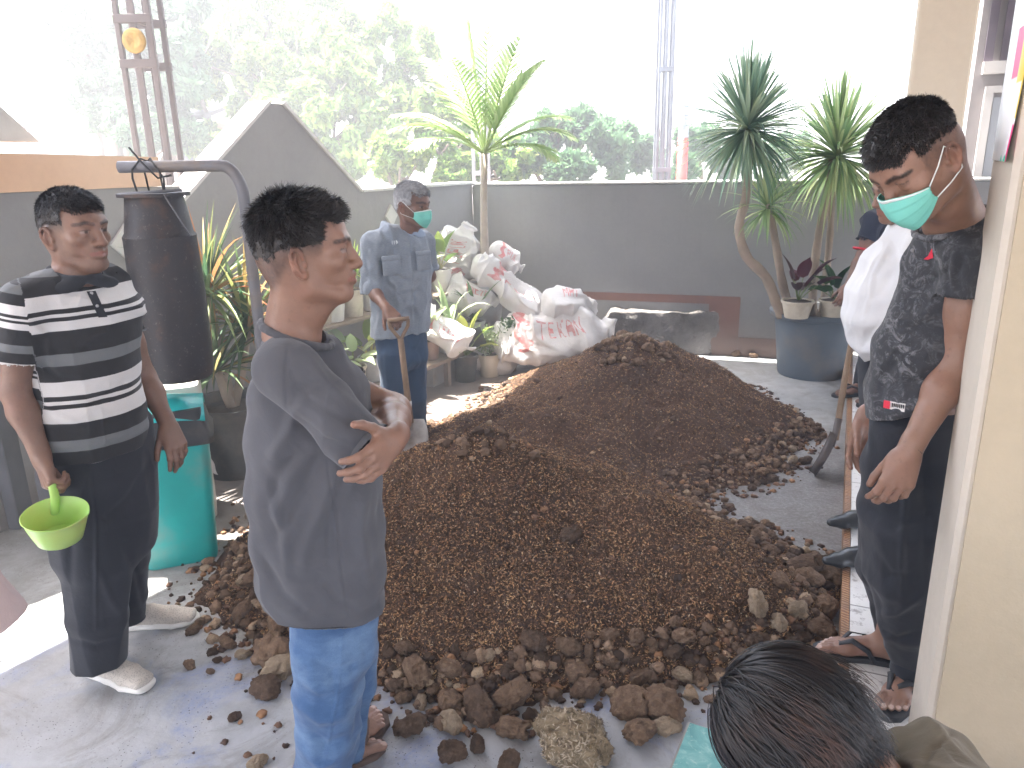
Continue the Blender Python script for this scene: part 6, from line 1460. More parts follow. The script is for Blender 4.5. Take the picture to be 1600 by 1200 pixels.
make_hair(H2, e2, hairzone(.074, .026, -.012, .050, .024), .011, 18000, .024, HAIRB, quiff, 3, lift=1.0, wid=.0021, sidelen=.35, tuft=.9)
TEE = cloth('grey_jersey', (.075, .077, .088), (.098, .10, .113), .9, 900, .25)
S = SDF()
tr = [rg(410, 545, 566, 1.75, 1.35), rg(392, 572, 610, 1.745, 1.12), rg(388, 588, 680, 1.74, 1.0), rg(390, 592, 760, 1.74, .98), rg(396, 598, 830, 1.745, .98), rg(404, 602, 890, 1.75, .98), rg(422, 600, 945, 1.76, 1.0), rg(444, 594, 1020, 1.765, 1.02)]
seN = shN*.02+elN*.98; seF = shF*.38+elF*.62
S.cone(shN, seN, .070, .070, .035); S.cone(shF, seF, .064, .064, .03); dN = nv(elN-shN); dF = nv(elF-shF)
S.cone(seN+dN*.075, seN+dN*.2, .085, .085, .002, 's'); S.cone(seF+dF*.05, seF+dF*.15, .085, .085, .002, 's'); hollow(S, seF+dF*.045, dF, .056)
S.loft([(nb+np.array([0, .0, -.030]), lat2, .085, .072)]+tr, .02, kk=.03)
S.cone(nb+np.array([-.01, -.03, -.03]), shN, .050, .064, .045); S.cone(nb+np.array([0, .03, -.03]), shF, .050, .060, .045)
hm2 = at(522, 1000, 1.60); hn = nv((-.16, -.0, -1)); S.plane(hm2+np.array([0, 0, .004]), hn); q_ = rg(440, 596, 990, 1.765, 1.02); S.loft([(q_[0]+np.array([0, 0, -.08]), lat2, q_[2]-.012, q_[3]-.012), (q_[0]+np.array([0, 0, .03]), lat2, q_[2]-.014, q_[3]-.014)], .002, 's')
S.cone(H2.w(0, -.02, -.08), nb+np.array([.012, 0, .028]), .064, .068, .008, 's')
A = lambda px, py, Y=1.52: at(px, py, Y)
f2 = [([A(470, 700), A(430, 750), A(415, 800, 1.6)], -.010, .014), ([A(500, 712), A(455, 790), A(430, 850)], -.011, .015), ([A(530, 720), A(490, 820), A(470, 890)], .010, .014), ([A(545, 730), A(520, 800), A(515, 880)], -.010, .013), ([A(470, 620), A(450, 680), A(420, 720, 1.6)], .010, .014),
      ([A(420, 760, 1.6), A(445, 830), A(450, 900)], .009, .013), ([A(575, 740), A(560, 830), A(575, 900)], .010, .014), ([A(400, 860, 1.62), A(440, 930), A(480, 960)], -.009, .014), ([A(500, 900), A(530, 940), A(560, 950)], -.007, .014), ([A(515, 600), A(470, 610), A(455, 640)], -.008, .012),
      ([A(440, 560, 1.54), A(480, 620), A(550, 660, 1.45)], -.007, .013), ([A(470, 545, 1.55), A(510, 600), A(570, 650, 1.5)], .006, .010), ([A(460, 650), A(505, 690), A(545, 700, 1.45)], -.009, .011), ([A(512, 720), A(522, 800), A(545, 960)], -.004, .004), ([A(450, 540, 1.58), A(446, 580), A(448, 640)], -.0035, .004)]
garment('t_shirt', S, .0036, TEE, e2, .0055, 6.5, f2, None, 7, (1, 1, .55))
P = []; cc = nb+np.array([.012, 0, -.004]); S = SDF()
for k in range(25): t = k/24*2*math.pi; P.append(cc+F2*math.cos(t)*.076+lat2*math.sin(t)*.078+np.array([0, 0, .010-.030*math.cos(t)]))
S.chain(P, [.0085]*25, .003); garment('neckband', S, .003, TEE, e2, .0005, 12)
def denim(b, co, c):
    n = b.noise(b.coord('Object', (1, 1, 2.2)), 5, 7, .65); c = b.mix(b.ramp(n, [(.40, 0), (.66, .9)]), c, (.17, .27, .42)); w_ = b.noise(b.coord('Object', (3, 3, 1)), 260, 2); return b.mix(b.ramp(w_, [(.3, .35), (.6, 0)]), c, (.03, .07, .16))
JN = cloth('blue_denim', (.045, .095, .20), (.07, .14, .28), .85, 1200, .4, denim)
S = SDF(); S.loft([rg(448, 590, 930, 1.765, .95), rg(452, 590, 1010, 1.77, .95)], .02)
S.loft([ring(452, 575, 1010, 1.72, .95), ring(458, 568, 1080, 1.72, .9), ring(462, 562, 1140, 1.74, .9), ring(456, 545, 1225, 1.78, .9), ring(452, 545, 1300, 1.80, .95)], .03, kk=.02)
S.loft([ring(500, 594, 1010, 1.90, .95), ring(500, 588, 1070, 1.90, .9), ring(500, 576, 1130, 1.90, .9), ring(505, 572, 1172, 1.90, .95)], .03, kk=.02)
cF = at(540, 1172, 1.90); hollow(S, cF+np.array([0, 0, .0]), DN, .055); 
fj = [([A(470, 1020, 1.6), A(520, 1050, 1.58), A(560, 1035, 1.6)], -.008, .012), ([A(465, 1100, 1.62), A(500, 1125, 1.6), A(540, 1120, 1.6)], .008, .012), ([A(475, 1140, 1.62), A(510, 1165, 1.6), A(550, 1150, 1.6)], -.008, .012), ([A(480, 1180, 1.62), A(500, 1195, 1.6), A(530, 1190, 1.6)], .007, .010), ([A(470, 1060, 1.6), A(500, 1080, 1.58), A(530, 1075, 1.6)], .006, .010), ([A(536, 985, 1.6), A(527, 1090, 1.6), A(505, 1200, 1.62)], .0035, .0035)]
jo = garment('jeans', S, .0042, JN, e2, .006, 8, fj, None, 5, (1, 1, .8))
SAND = simple('brown_sandal', (.10, .065, .05), .7, .2); flipflop(e2, heelF+np.array([-.045, -.045, 0]), td2, 1, 0.0, mat=SAND, name='sandal'); flipflop(e2, an+np.array([-.04, -.03, 0]), nv((.8, .55, 0)), -1, 0.0, mat=SAND, name='sandal')
def legs(S, hip, lat, kn1, an1, kn2, an2, k=.02):
    S.chain([hip-lat*.07, kn1, an1], [.070, .048, .036], k); S.chain([hip+lat*.07, kn2, an2], [.070, .048, .036], k)
# ---------------------------------------------------------------- 3. old man with mask and shovel
e3 = empty('person', gr(635, 690), 'grey-haired man in pale blue work shirt, jeans and mask leaning on a shovel', 'person')
H3 = Head(at(646, 320, 4.42), nv((.86, -.49, -.10)), (0.05, 0, 1), 1.0); Y3 = 4.45; l3 = nv((.86, .50, 0)); F3 = nv((.5, -.86, 0))
S = SDF(); H3.build(S); nb = at(640, 364, 4.47); H3.neck(S, nb-np.array([0, 0, .02]), .052)
sh1 = at(582, 380, 4.33); el1 = at(581, 452, 4.30); wr1 = at(604, 482, 4.14); sh2 = at(664, 376, 4.58); el2 = at(673, 432, 4.66); wr2 = at(650, 455, 4.72)
S.loft([ring(590, 662, 400, Y3, .7, l3), ring(592, 660, 480, Y3, .7, l3), ring(595, 660, 540, Y3, .75, l3)], .02)
S.cone(nb, sh1, .038, .038, .02); S.cone(nb, sh2, .036, .034, .02); arm(S, sh1, el1, wr1, .92); arm(S, sh2, el2, wr2, .82)
hand(S, wr1, nv(at(619, 500, 4.08)-wr1), nv((.1, .4, -.9)), -1, 1.0, curls=[(.7, .9, .6)]*4, thumb=(.7, .6, .3)); hand(S, wr2, nv((-.8, .2, -.4)), (0, -1, 0), 1, .95)
hipc = at(628, 545, Y3); legs(S, hipc, l3, at(615, 620, 4.38), gr(612, 700)+np.array([0, 0, .09]), at(640, 620, 4.5), gr(648, 690)+np.array([0, .05, .09]))
body_obj(e3, S, H3, .0045, (.20, .115, .085))
make_hair(H3, e3, hairzone(.066, .0, -.055, .05), .012, 7000, .016, HAIRG, back_flow, 4, lift=.8, wid=.0028); mask_obj(H3, e3)
def chambray(b, co, c): return b.mix(b.ramp(b.noise(b.coord('Object', (1, 1, 6)), 70, 3), [(.4, 0), (.65, .35)]), c, (.38, .42, .47))
CHB = cloth('pale_blue_chambray', (.19, .22, .265), (.25, .285, .33), .85, 700, .3, chambray); CHB2 = cloth('collar_blue', (.28, .36, .48), (.34, .42, .54))
S = SDF()
se1 = sh1*.22+el1*.78; se2 = sh2*.15+el2*.85; S.cone(sh1, se1, .066, .068, .03); S.cone(sh2, se2, .06, .062, .03)
d1 = nv(el1-sh1); S.cone(se1+d1*.07, se1+d1*.2, .09, .09, .002, 's'); S.cone(se1-d1*-.03, se1+d1*.055, .072, .070, .004); hollow(S, se1+d1*.055, d1, .058); d2 = nv(el2-sh2); S.cone(se2+d2*.06, se2+d2*.2, .09, .09, .002, 's'); hollow(S, se2+d2*.05, d2, .055)
S.loft([(nb+np.array([0, 0, -.03]), l3, .08, .06), ring(576, 668, 384, Y3, .6, l3), ring(578, 674, 425, Y3, .72, l3), ring(582, 672, 470, Y3, .74, l3), ring(580, 670, 535, Y3, .78, l3)], .02, kk=.03)
S.cone(nb+np.array([0, 0, -.02]), sh1, .05, .060, .04); S.cone(nb+np.array([0, 0, -.02]), sh2, .05, .056, .04);
S.plane(at(626, 527, Y3-.1), (.05, 0, -1)); A = lambda px, py, Y=4.3: at(px, py, Y)
f3 = [([A(640, 380), A(643, 450), A(645, 522)], .007, .008), ([A(590, 400, 4.25), A(610, 430), A(640, 440)], -.010, .015), ([A(600, 470), A(620, 490), A(640, 500)], .010, .015), ([A(655, 440), A(645, 470), A(650, 500)], -.010, .014), ([A(600, 440), A(625, 460), A(655, 455)], -.010, .014), ([A(570, 400, 4.25), A(575, 430, 4.25), A(592, 445, 4.25)], -.008, .012), ([A(610, 400), A(630, 400)], .006, .02)]
o_ = garment('shirt', S, .0055, CHB, e3, .007, 9, f3, None, 3, (1, 1, .7)); o_['label'] = 'pale blue shirt with rolled sleeve, chest pockets and light collar'
S = SDF(); cc = nb+np.array([.0, -.0, .012])
for sg in (-1, 1):
    S.ell(cc+l3*sg*.042+F3*.045+np.array([0, 0, -.012]), (.040, .010, .030), np.array([nv(l3*sg*-.5+F3*.5+np.array([0, 0, -.6])), nv(F3+l3*sg*.6), (0, 0, 1)]), .01)
    S.cone(cc+l3*sg*.060+F3*.01, cc-F3*.055+l3*sg*.02+np.array([0, 0, .012]), .014, .014, .01)
garment('collar', S, .004, CHB2, e3, .001, 12)
for (a, b_, w_, h_) in ((612, 416, .105, .10), (662, 408, .085, .10)):
    m = MB(); q = at(a, b_, 4.27 if a < 640 else 4.36); m.box(q, (w_, .012, h_), ax=l3, bevel=.004); m.box(q+np.array([0, -.003, .045]), (w_+.004, .014, .028), ax=l3, bevel=.004); m.build('pocket', CHB, e3)
m = MB(); q = at(613, 382, 4.235)
for (dx, pts) in ((0, [((0, 1), (0, 0))]), (.012, [((0, 1), (0, 0))]), (.024, [((0, 0), (0, 1)), ((0, 1), (1, 0.5)), ((1, .5), (0, 0))])):
    for a, b_ in pts: m.tube([q+l3*(dx+a[0]*.008)+np.array([0, 0, a[1]*.02]), q+l3*(dx+b_[0]*.008)+np.array([0, 0, b_[1]*.02])], .0016, 4)
m.build('embroidery', MASKW, e3)
S = SDF(); S.loft([ring(588, 666, 505, Y3, .7, l3), ring(590, 668, 560, Y3, .75, l3)], .02)
k1 = gr(612, 700); k2 = gr(648, 690)+np.array([0, .05, 0])
S.loft([ring(592, 636, 550, 4.38, 1.0, l3), ring(594, 634, 620, 4.40, 1.0, l3), (k1+np.array([0, 0, .06]), l3, .075, .075)], .03, kk=.02); S.loft([ring(618, 668, 550, 4.5, 1.0, l3), ring(628, 666, 620, 4.5, 1.0, l3), (k2+np.array([0, 0, .06]), l3, .075, .075)], .02, kk=.02)
JN2 = cloth('dark_denim', (.035, .06, .105), (.06, .095, .155), .85, 1200, .4, None); garment('jeans', S, .006, JN2, e3, .006, 8, [], None, 9, (1, 1, .6))
for k_ in (k1, k2): sneaker(e3, k_+np.array([-.03, .05, 0]), (.5, -.86, 0), simple('dark_shoe', (.05, .045, .045), .6), simple('dark_sole', (.03, .03, .03), .7))
# his shovel: D-grip, worn shaft, pale square blade
def shovel(top, neckp, tipp, label, blade_n, bw=.20, dgrip=True, bladem=None, curve=.03, base_label=None):
    top, neckp, tipp = [np.array(q, float) for q in (top, neckp, tipp)]; e = empty('shovel', tipp, label, 'shovel'); ax = nv(neckp-top); WD = simple('worn_handle', (.24, .165, .11), .7, .3, 8, .4, 50)
    n_ = nv(np.array(blade_n)-np.dot(blade_n, ax)*ax); s = np.cross(ax, n_)
    m = MB(); p0 = top+ax*(.11 if dgrip else 0); m.tube([p0, p0*.5+neckp*.5+n_*.004, neckp+ax*.02], [.0165, .0165, .018], 12); m.build('shaft', WD, e)
    if dgrip:
        m = MB(); m.tube([p0+ax*.01, p0-ax*.01+s*.012, top+ax*.045+s*.048, top+ax*.01+s*.052], .010, 8); m.tube([p0+ax*.01, p0-ax*.01-s*.012, top+ax*.045-s*.048, top+ax*.01-s*.052], .010, 8); m.tube([top+s*.058+ax*.008, top-s*.058+ax*.008], .0125, 10); m.build('grip', WD, e)
    bd = nv(tipp-neckp); L = np.linalg.norm(tipp-neckp); n_ = nv(n_-(n_@bd)*bd); s = np.cross(bd, n_); m = MB(); V = []; nu, nv_ = 9, 9
    for j in range(nv_):
        t = j/(nv_-1)
        for i in range(nu):
            u = i/(nu-1)*2-1; hw = bw/2*(.80+.20*min(1, t*5))*(1 if t < .75 else 1-.10*((t-.75)/.25)**2*abs(u)); V.append(neckp+bd*L*t+s*u*hw+n_*(curve*(u*u)+.03*t*t-.008*math.exp(-(u/.15)**2)*(1-t)))
    m.add(V, [(j*nu+i, j*nu+i+1, (j+1)*nu+i+1, (j+1)*nu+i) for j in range(nv_-1) for i in range(nu-1)]); o = m.build('blade', bladem, e); o.modifiers.new('s', 'SOLIDIFY').thickness = .003
    m = MB(); m.tube([neckp-ax*.10, neckp+bd*.06], [.020, .013], 10); m.build('socket', bladem, e); return e
BLD = simple('pale_worn_blade', (.46, .45, .44), .6, .2, 8, .3, 50, dirt=(.2, .17, .15)); BLD2 = simple('dark_steel_blade', (.10, .085, .08), .55, .3, 8, .3, 50, metal=.3, dirt=(.12, .08, .06))
shovel(at(622, 497, 4.06), at(641, 655, 3.98), at(645, 730, 3.92), 'D-handled shovel with a pale square blade, held by the grey-haired man', (.1, -1, .1), .185, True, BLD)
tip = gr(1282, 748); shovel(at(1337, 500, 4.15), at(1306, 682, 3.99), tip+np.array([0, 0, .005]), 'long-handled shovel with a dark curved blade resting near the tile edge', (-.93, .42, .1), .17, False, BLD2, .035)
# ---------------------------------------------------------------- 4. masked man in marbled T-shirt
ft1 = gr(1402, 1036, .1); ft2 = gr(1432, 1062, .1)
e4 = empty('person', (ft1+ft2)/2, 'masked man in black marbled T-shirt and flip-flops leaning against the cream pillar', 'person')
H4 = Head(at(1428, 252, 1.80), nv((-.70, -.27, -.64)), nv((-.60, -.08, .79)), 1.02); l4 = nv((-.25, .97, 0)); F4 = nv((-.97, -.25, 0))
def r4(x0, x1, py, Y=1.97, ra=1.2): return ring(x0, x1, py, Y, ra, l4)
S = SDF(); H4.build(S); nb = at(1492, 350, 1.90); H4.neck(S, nb, .062)
shn = at(1522, 398, 1.835); eln = at(1496, 566, 1.83); wrn = at(1421, 704, 1.78); shf = at(1475, 405, 2.12); elf = at(1440, 560, 2.26); wrf = at(1350, 655, 2.24)
S.loft([r4(1425, 1555, 420, ra=1.3), r4(1395, 1535, 540, ra=1.3), r4(1382, 1505, 660, ra=1.4), r4(1380, 1485, 730, ra=1.4)], .02); S.cone(nb, shn, .05, .05, .03); S.cone(nb, shf, .05, .05, .03)
arm(S, shn, eln, wrn, 1.08); arm(S, shf, elf, wrf, 1.0)
hand(S, wrn, nv(at(1396, 770, 1.76)-wrn), nv((.15, 1, .0)), -1, 1.06, curls=[(.35, .55, .3), (.45, .55, .35), (.5, .55, .35), (.5, .6, .35)], thumb=(.85, .25, .45), spread=.05)
hand(S, wrf, nv(at(1336, 720, 2.22)-wrf), nv((.3, -1, 0)), 1, 1.0, curls=[(.2, .3, .2), (.35, .4, .2), (.4, .5, .2), (.5, .5, .3)])
hipc = at(1430, 730, 2.02); an1 = ft1+np.array([-.035, .0, .09]); an2 = ft2+np.array([-.025, -.02, .09])
S.chain([hipc+l4*.08, at(1405, 900, 2.2), an1], [.085, .056, .038], .02); S.chain([hipc-l4*.04, at(1418, 900, 2.02), an2], [.075, .050, .038], .02)
t1 = nv(gr(1300, 1021, .1)-ft1); t2 = nv(gr(1392, 1112, .1)-ft2); nl = list(foot(S, ft1+np.array([0, 0, .018]), t1, L=.25, side=1, ankle=an1+np.array([0, 0, .03])))+list(foot(S, ft2+np.array([0, 0, .018]), t2, L=.25, side=-1, ankle=an2+np.array([0, 0, .03])))
body_obj(e4, S, H4, .0034, (.27, .155, .112), nailcol(nl, (.56, .42, .36)), shut=True, hairzone=hairzone(.058, -.008, -.05, .05, .03), hz_amt=.6)
make_hair(H4, e4, hairzone(.064, .040, .015, .05, .030), .008, 15000, .013, HAIRB, back_flow, 6, lift=1.0, wid=.0022, tuft=.7, sidelen=.3); mask_obj(H4, e4)
def marble(b, co, c):
    n = b.noise(co, 3.2, 6, .6); f = b.noise(co, 26, 8, .82, 1.4); v = b.ramp(f, [(.50, 0), (.60, .8)]); return b.mix(b.math('MULTIPLY', v, b.ramp(n, [(.38, .15), (.6, 1)])), c, (.30, .30, .32))
MAR = cloth('black_marbled_jersey', (.028, .029, .034), (.045, .046, .053), .85, 900, .3, marble)
S = SDF()
sen = shn*.62+eln*.38; sef = shf*.5+elf*.5; S.cone(shn, sen, .070, .074, .03); S.cone(shf, sef, .066, .066, .03)
dn = nv(eln-shn); S.cone(sen+dn*.06, sen+dn*.2, .095, .095, .002, 's'); hollow(S, sen+dn*.05, dn, .064); df = nv(elf-shf); hollow(S, sef+df*.05, df, .058)
S.loft([(nb+np.array([.0, 0, -.035]), l4, .085, .078), r4(1415, 1572, 412, 1.96, 1.1), r4(1402, 1578, 480, 1.96, 1.0), r4(1374, 1562, 550, 1.965, 1.0), r4(1360, 1536, 620, 1.97, 1.0), r4(1357, 1512, 690, 1.975, 1.05), r4(1357, 1502, 730, 1.98, 1.05)], .02, kk=.03)
S.cone(nb+np.array([0, -.02, -.02]), shn, .058, .066, .05); S.cone(nb+np.array([0, .02, -.02]), shf, .055, .062, .05);
hm4 = at(1392, 664, 1.86); S.plane(hm4, (.50, -.25, -1)); q_ = r4(1352, 1500, 700, 1.975, 1.05); S.loft([(q_[0]+np.array([0, 0, -.12]), l4, q_[2]-.012, q_[3]-.012), (q_[0]+np.array([0, 0, .03]), l4, q_[2]-.014, q_[3]-.014)], .002, 's')
S.cone(H4.w(0, -.03, -.085), nb+np.array([-.005, -.01, .03]), .064, .070, .008, 's'); A = lambda px, py, Y=1.80: at(px, py, Y)
f4 = [([A(1480, 420), A(1440, 450), A(1400, 450, 1.85)], -.008, .014), ([A(1475, 470), A(1430, 500), A(1385, 500, 1.85)], .008, .014), ([A(1400, 560, 1.8), A(1380, 590), A(1372, 630)], -.007, .013), ([A(1490, 560), A(1440, 600), A(1390, 600)], -.008, .014), ([A(1420, 370), A(1408, 400), A(1400, 430)], .007, .010), ([A(1460, 620), A(1425, 640), A(1380, 650)], .007, .012), ([A(1505, 400, 1.76), A(1495, 430, 1.75), A(1500, 455, 1.75)], -.006, .010), ([A(1485, 380, 1.78), A(1478, 420, 1.78), A(1483, 460, 1.78)], -.005, .006)]
o_ = garment('t_shirt', S, .0038, MAR, e4, .0055, 7, f4, None, 4, (1, 1, .6)); o_['label'] = 'black T-shirt with white marbled pattern, red chest mark and woven hem tag'
lg = decal(o_, [(1443, 405), (1450, 400), (1456, 388), (1458, 403), (1449, 406)], REDM, 'chest_logo', o_)
tg = decal(o_, [(1381, 625), (1415, 631), (1413, 644), (1380, 637)], WTM, 'hem_tag', o_); decal(o_, [(1381, 625), (1391, 627), (1390, 639), (1380, 637)], REDM, 'tag_square', o_, .0045)
for i in range(7): x = 1393.5+i*2.9; y = 629.5+i*.5; decal(o_, [(x, y), (x+1.9, y+.3), (x+1.6, y+(6.5, 5, 6.5, 5.5)[i % 4]), (x-.3, y+(6.3, 6.5, 5, 6.5)[i % 4])], DKM, 'tag_letter', o_, .0045)
for i, (px, py) in enumerate(((1404, 418), (1426, 391))):
    h, n = on_cloth(o_, px, py)
    if h is not None: m = MB(); dd = nv(CAM-h); fr_ = frame(dd, (0, 0, 1)); m.tube([h+dd*.001, h+dd*.0045], .0055, 12); m.build('button', simple('grey_button', (.25, .25, .26), .3), o_)
S = SDF(); P = []; cc = nb+np.array([-.008, 0, -.004])
for k in range(25): t = k/24*2*math.pi; P.append(cc+F4*math.cos(t)*.078+l4*math.sin(t)*.080+np.array([0, 0, .008-.034*math.cos(t)]))
S.chain(P, [.008]*25, .003); garment('neckband', S, .003, MAR, e4, .0005, 12)
S = SDF(); wd_ = nv(wrn-eln); wp = wrn-wd_*.008; fr_ = frame(wd_, (0, 1, 0)); P = [wp+fr_[0]*math.cos(t)*.0285+fr_[2]*math.sin(t)*.0285+wd_*.006*math.cos(t) for t in np.linspace(0, 2*math.pi, 25)]
m = MB(); m.tube(P, .0021, 6); m.build('wristband', DKM, e4)
TR4 = cloth('navy_black_trousers', (.018, .020, .027), (.030, .032, .041), .8, 900, .25)
S = SDF(); S.loft([r4(1356, 1500, 650, 1.98, 1.0), r4(1350, 1498, 720, 2.0, 1.0), r4(1346, 1488, 790, 2.03, 1.0), r4(1350, 1474, 850, 2.06, 1.0)], .04, kk=.03)
S.loft([ring(1352, 1470, 820, 1.97, .9, l4), ring(1356, 1468, 900, 1.98, .85, l4), ring(1376, 1462, 970, 2.0, .85, l4), (at(1424, 1044, 2.03), l4, .062, .055)], .03, kk=.03)
S.loft([ring(1346, 1460, 820, 2.17, .9, l4), ring(1346, 1450, 890, 2.19, .85, l4), ring(1365, 1430, 950, 2.22, .85, l4), (at(1398, 1006, 2.24), l4, .060, .055)], .03, kk=.03)
hollow(S, at(1424, 1044, 2.03), DN, .05); hollow(S, at(1398, 1006, 2.24), DN, .05)
ft = [([A(1376, 958, 1.88), A(1400, 956, 1.88), A(1440, 930, 1.88)], .010, .012), ([A(1350, 790, 1.85), A(1400, 820, 1.85), A(1450, 810, 1.85)], -.008, .014), ([A(1420, 740, 1.8), A(1410, 830, 1.85), A(1408, 940, 1.88)], .007, .010), ([A(1375, 985, 1.9), A(1400, 1000, 1.9), A(1435, 990, 1.9)], -.009, .012), ([A(1440, 700, 1.8), A(1450, 800, 1.84), A(1445, 900, 1.88)], -.008, .014), ([A(1365, 860, 1.9), A(1390, 900, 1.9), A(1430, 900, 1.88)], -.007, .014)]
garment('trousers', S, .0045, TR4, e4, .006, 6.5, ft, None, 6, (1, 1, .55))
FFM = simple('dark_rubber', (.035, .037, .042), .6, .15); flipflop(e4, ft1, t1, 1, .1, mat=FFM); flipflop(e4, ft2, t2, -1, .1, mat=FFM)
# ---------------------------------------------------------------- 5. man in the white shirt
def shoe_black(e, heel, d, mat):
    d = nv(d); s = np.cross((0, 0, 1), d); P = lambda a, b, c: np.array(heel)+a*d+b*s+np.array([0, 0, c]); S = SDF()
    S.loft([(P(0, 0, .05), s, .036, .048), (P(.10, 0, .052), s, .042, .044), (P(.19, 0, .042), s, .050, .034), (P(.25, 0, .034), s, .040, .025), (P(.30, 0, .036), s, .020, .016)], .01, kk=.012, cap=1.0); S.cone(P(.02, 0, .07), P(.03, 0, .10), .036, .034, .02); S.plane(P(0, 0, .0), DN); return garment('shoe', S, .004, mat, e, .0004, 10)
s1 = gr(1322, 825, .1); s2 = gr(1318, 885, .1); e5 = empty('person', (s1+s2)/2+np.array([.2, 0, 0]), 'big-bellied man in white shirt, dark trousers and pointed black shoes', 'person')
Y5 = 3.05; l5 = nv((-.2, .98, 0)); H5 = Head(at(1404, 296, 3.08), nv((-.96, -.12, -.22)), (0, 0, 1), 1.0)
def r5(x0, x1, py, ra=1.1, Y=Y5): return ring(x0, x1, py, Y, ra, l5)
S = SDF(); H5.build(S); nb = at(1424, 352, 3.1); H5.neck(S, nb, .06); S.loft([r5(1380, 1480, 390), r5(1345, 1480, 480), r5(1360, 1470, 560)], .02)
sa_ = at(1440, 380, 2.88); sb_ = at(1425, 380, 3.3); S.cone(nb, sa_, .05, .05, .03); S.cone(nb, sb_, .05, .05, .03); arm(S, sa_, at(1450, 470, 2.86), at(1420, 540, 2.8)); arm(S, sb_, at(1440, 470, 3.35), at(1425, 540, 3.25))
hand(S, at(1420, 540, 2.8), (-.3, 0, -1), (0, 1, 0), -1, 1.0); hand(S, at(1425, 540, 3.25), (-.3, 0, -1), (0, -1, 0), 1, 1.0)
hp5 = at(1410, 570, Y5); sd5 = nv((-1, -.12, 0)); q1 = s1-sd5*.18; q2 = s2-sd5*.18; S.chain([hp5+l5*.09, hp5*.5+q1*.5+np.array([0, 0, .05]), q1+np.array([0, 0, .09])], [.09, .06, .04], .02); S.chain([hp5-l5*.09, hp5*.5+q2*.5+np.array([0, 0, .05]), q2+np.array([0, 0, .09])], [.09, .06, .04], .02)
body_obj(e5, S, H5, .005, (.26, .15, .11), stubble=.2); make_hair(H5, e5, hairzone(.066, .0, -.055, .05), .014, 4000, .016, HAIRB, back_flow, 8, lift=.8, wid=.003)
WS = cloth('white_cotton', (.70, .70, .72), (.76, .76, .78), .8, 900, .2)
S = SDF(); S.loft([(nb+np.array([0, 0, -.03]), l5, .085, .08), r5(1384, 1490, 372, 1.0), r5(1350, 1490, 420, .95), r5(1328, 1486, 465, .95), r5(1323, 1480, 492, .95), r5(1332, 1472, 522, .95), r5(1348, 1466, 546, 1.0)], .02, kk=.03); S.cone(nb, sa_, .055, .066, .04); S.cone(nb, sb_, .055, .062, .04)
S.cone(sa_, sa_*.5+at(1450, 470, 2.86)*.5, .07, .074, .03); S.cone(sb_, sb_*.5+at(1440, 470, 3.35)*.5, .066, .066, .03); A = lambda px, py, Y=2.9: at(px, py, Y)
garment('shirt', S, .0055, WS, e5, .006, 7, [([A(1390, 380), A(1365, 430), A(1350, 500)], .007, .010), ([A(1380, 500), A(1360, 520), A(1350, 540)], -.010, .016), ([A(1400, 420), A(1370, 460), A(1350, 470)], -.008, .02)], None, 2, (1, 1, .6))
S = SDF(); S.cone(nb+np.array([-.03, 0, -.005]), nb+np.array([-.065, -.0, -.035]), .045, .030, .02); S.cone(H5.w(0, -.02, -.06), nb+np.array([-.0, 0, .04]), .058, .062, .004, 's'); garment('collar', S, .004, WS, e5, .001, 9)
S = SDF(); S.loft([r5(1346, 1468, 538, 1.0), r5(1345, 1466, 580, 1.0), r5(1348, 1462, 640, 1.0)], .02)
for q in (q1, q2): S.loft([(hp5+(l5*.09 if q is q1 else -l5*.09), l5, .11, .11), (hp5*.45+q*.55+np.array([0, 0, .05]), l5, .085, .09), (q+np.array([-.01, 0, .055]), l5, .07, .075)], .03, kk=.02)
garment('trousers', S, .006, TR4, e5, .005, 6, [], None, 8, (1, 1, .5)); BSH = simple('black_leather', (.025, .028, .032), .28, .1, 8, .1, 200, spec=.6)
m = MB(); m.lathe(at(1408, 541, Y5), [(r5(1346, 1468, 541, 1.0)[2]+.002, -.017), (r5(1346, 1468, 541, 1.0)[2]+.004, .017)], 30); m.build('belt', simple('brown_belt', (.07, .03, .02), .4), e5)
for q in (q1, q2): shoe_black(e5, q+np.array([.04, 0, 0]), sd5, BSH)
# ---------------------------------------------------------------- 6. man in the navy shirt, far back
f6 = gr(1332, 625, .1); e6 = empty('person', f6, 'man in navy T-shirt with red sleeve edge, farthest back beside the spiky plants', 'person')
Y6 = 5.3; l6 = nv((-.3, .95, 0)); H6 = Head(at(1392, 285, Y6), nv((-.9, -.2, -.3)), (0, 0, 1)); S = SDF(); H6.build(S); nb = at(1398, 318, Y6); H6.neck(S, nb)
s6a = at(1364, 345, Y6-.14); e6a = at(1348, 398, Y6-.16); w6a = at(1326, 446, Y6-.2); s6b = at(1395, 345, Y6+.2); S.cone(nb, s6a, .045, .05, .03); S.cone(nb, s6b, .045, .05, .03); arm(S, s6a, e6a, w6a, 1.05); arm(S, s6b, at(1395, 400, Y6+.2), at(1380, 450, Y6+.1)); hand(S, w6a, nv(at(1316, 470, Y6-.2)-w6a), (0, 1, -.2), -1, 1.05, (.4, .5, .3)); hand(S, at(1380, 450, Y6+.1), (-.2, 0, -1), (0, -1, 0), 1)
S.loft([ring(1362, 1430, 350, Y6, .9, l6), ring(1360, 1425, 440, Y6, .9, l6), ring(1360, 1420, 480, Y6, .9, l6)], .02); hp6 = at(1385, 490, Y6)
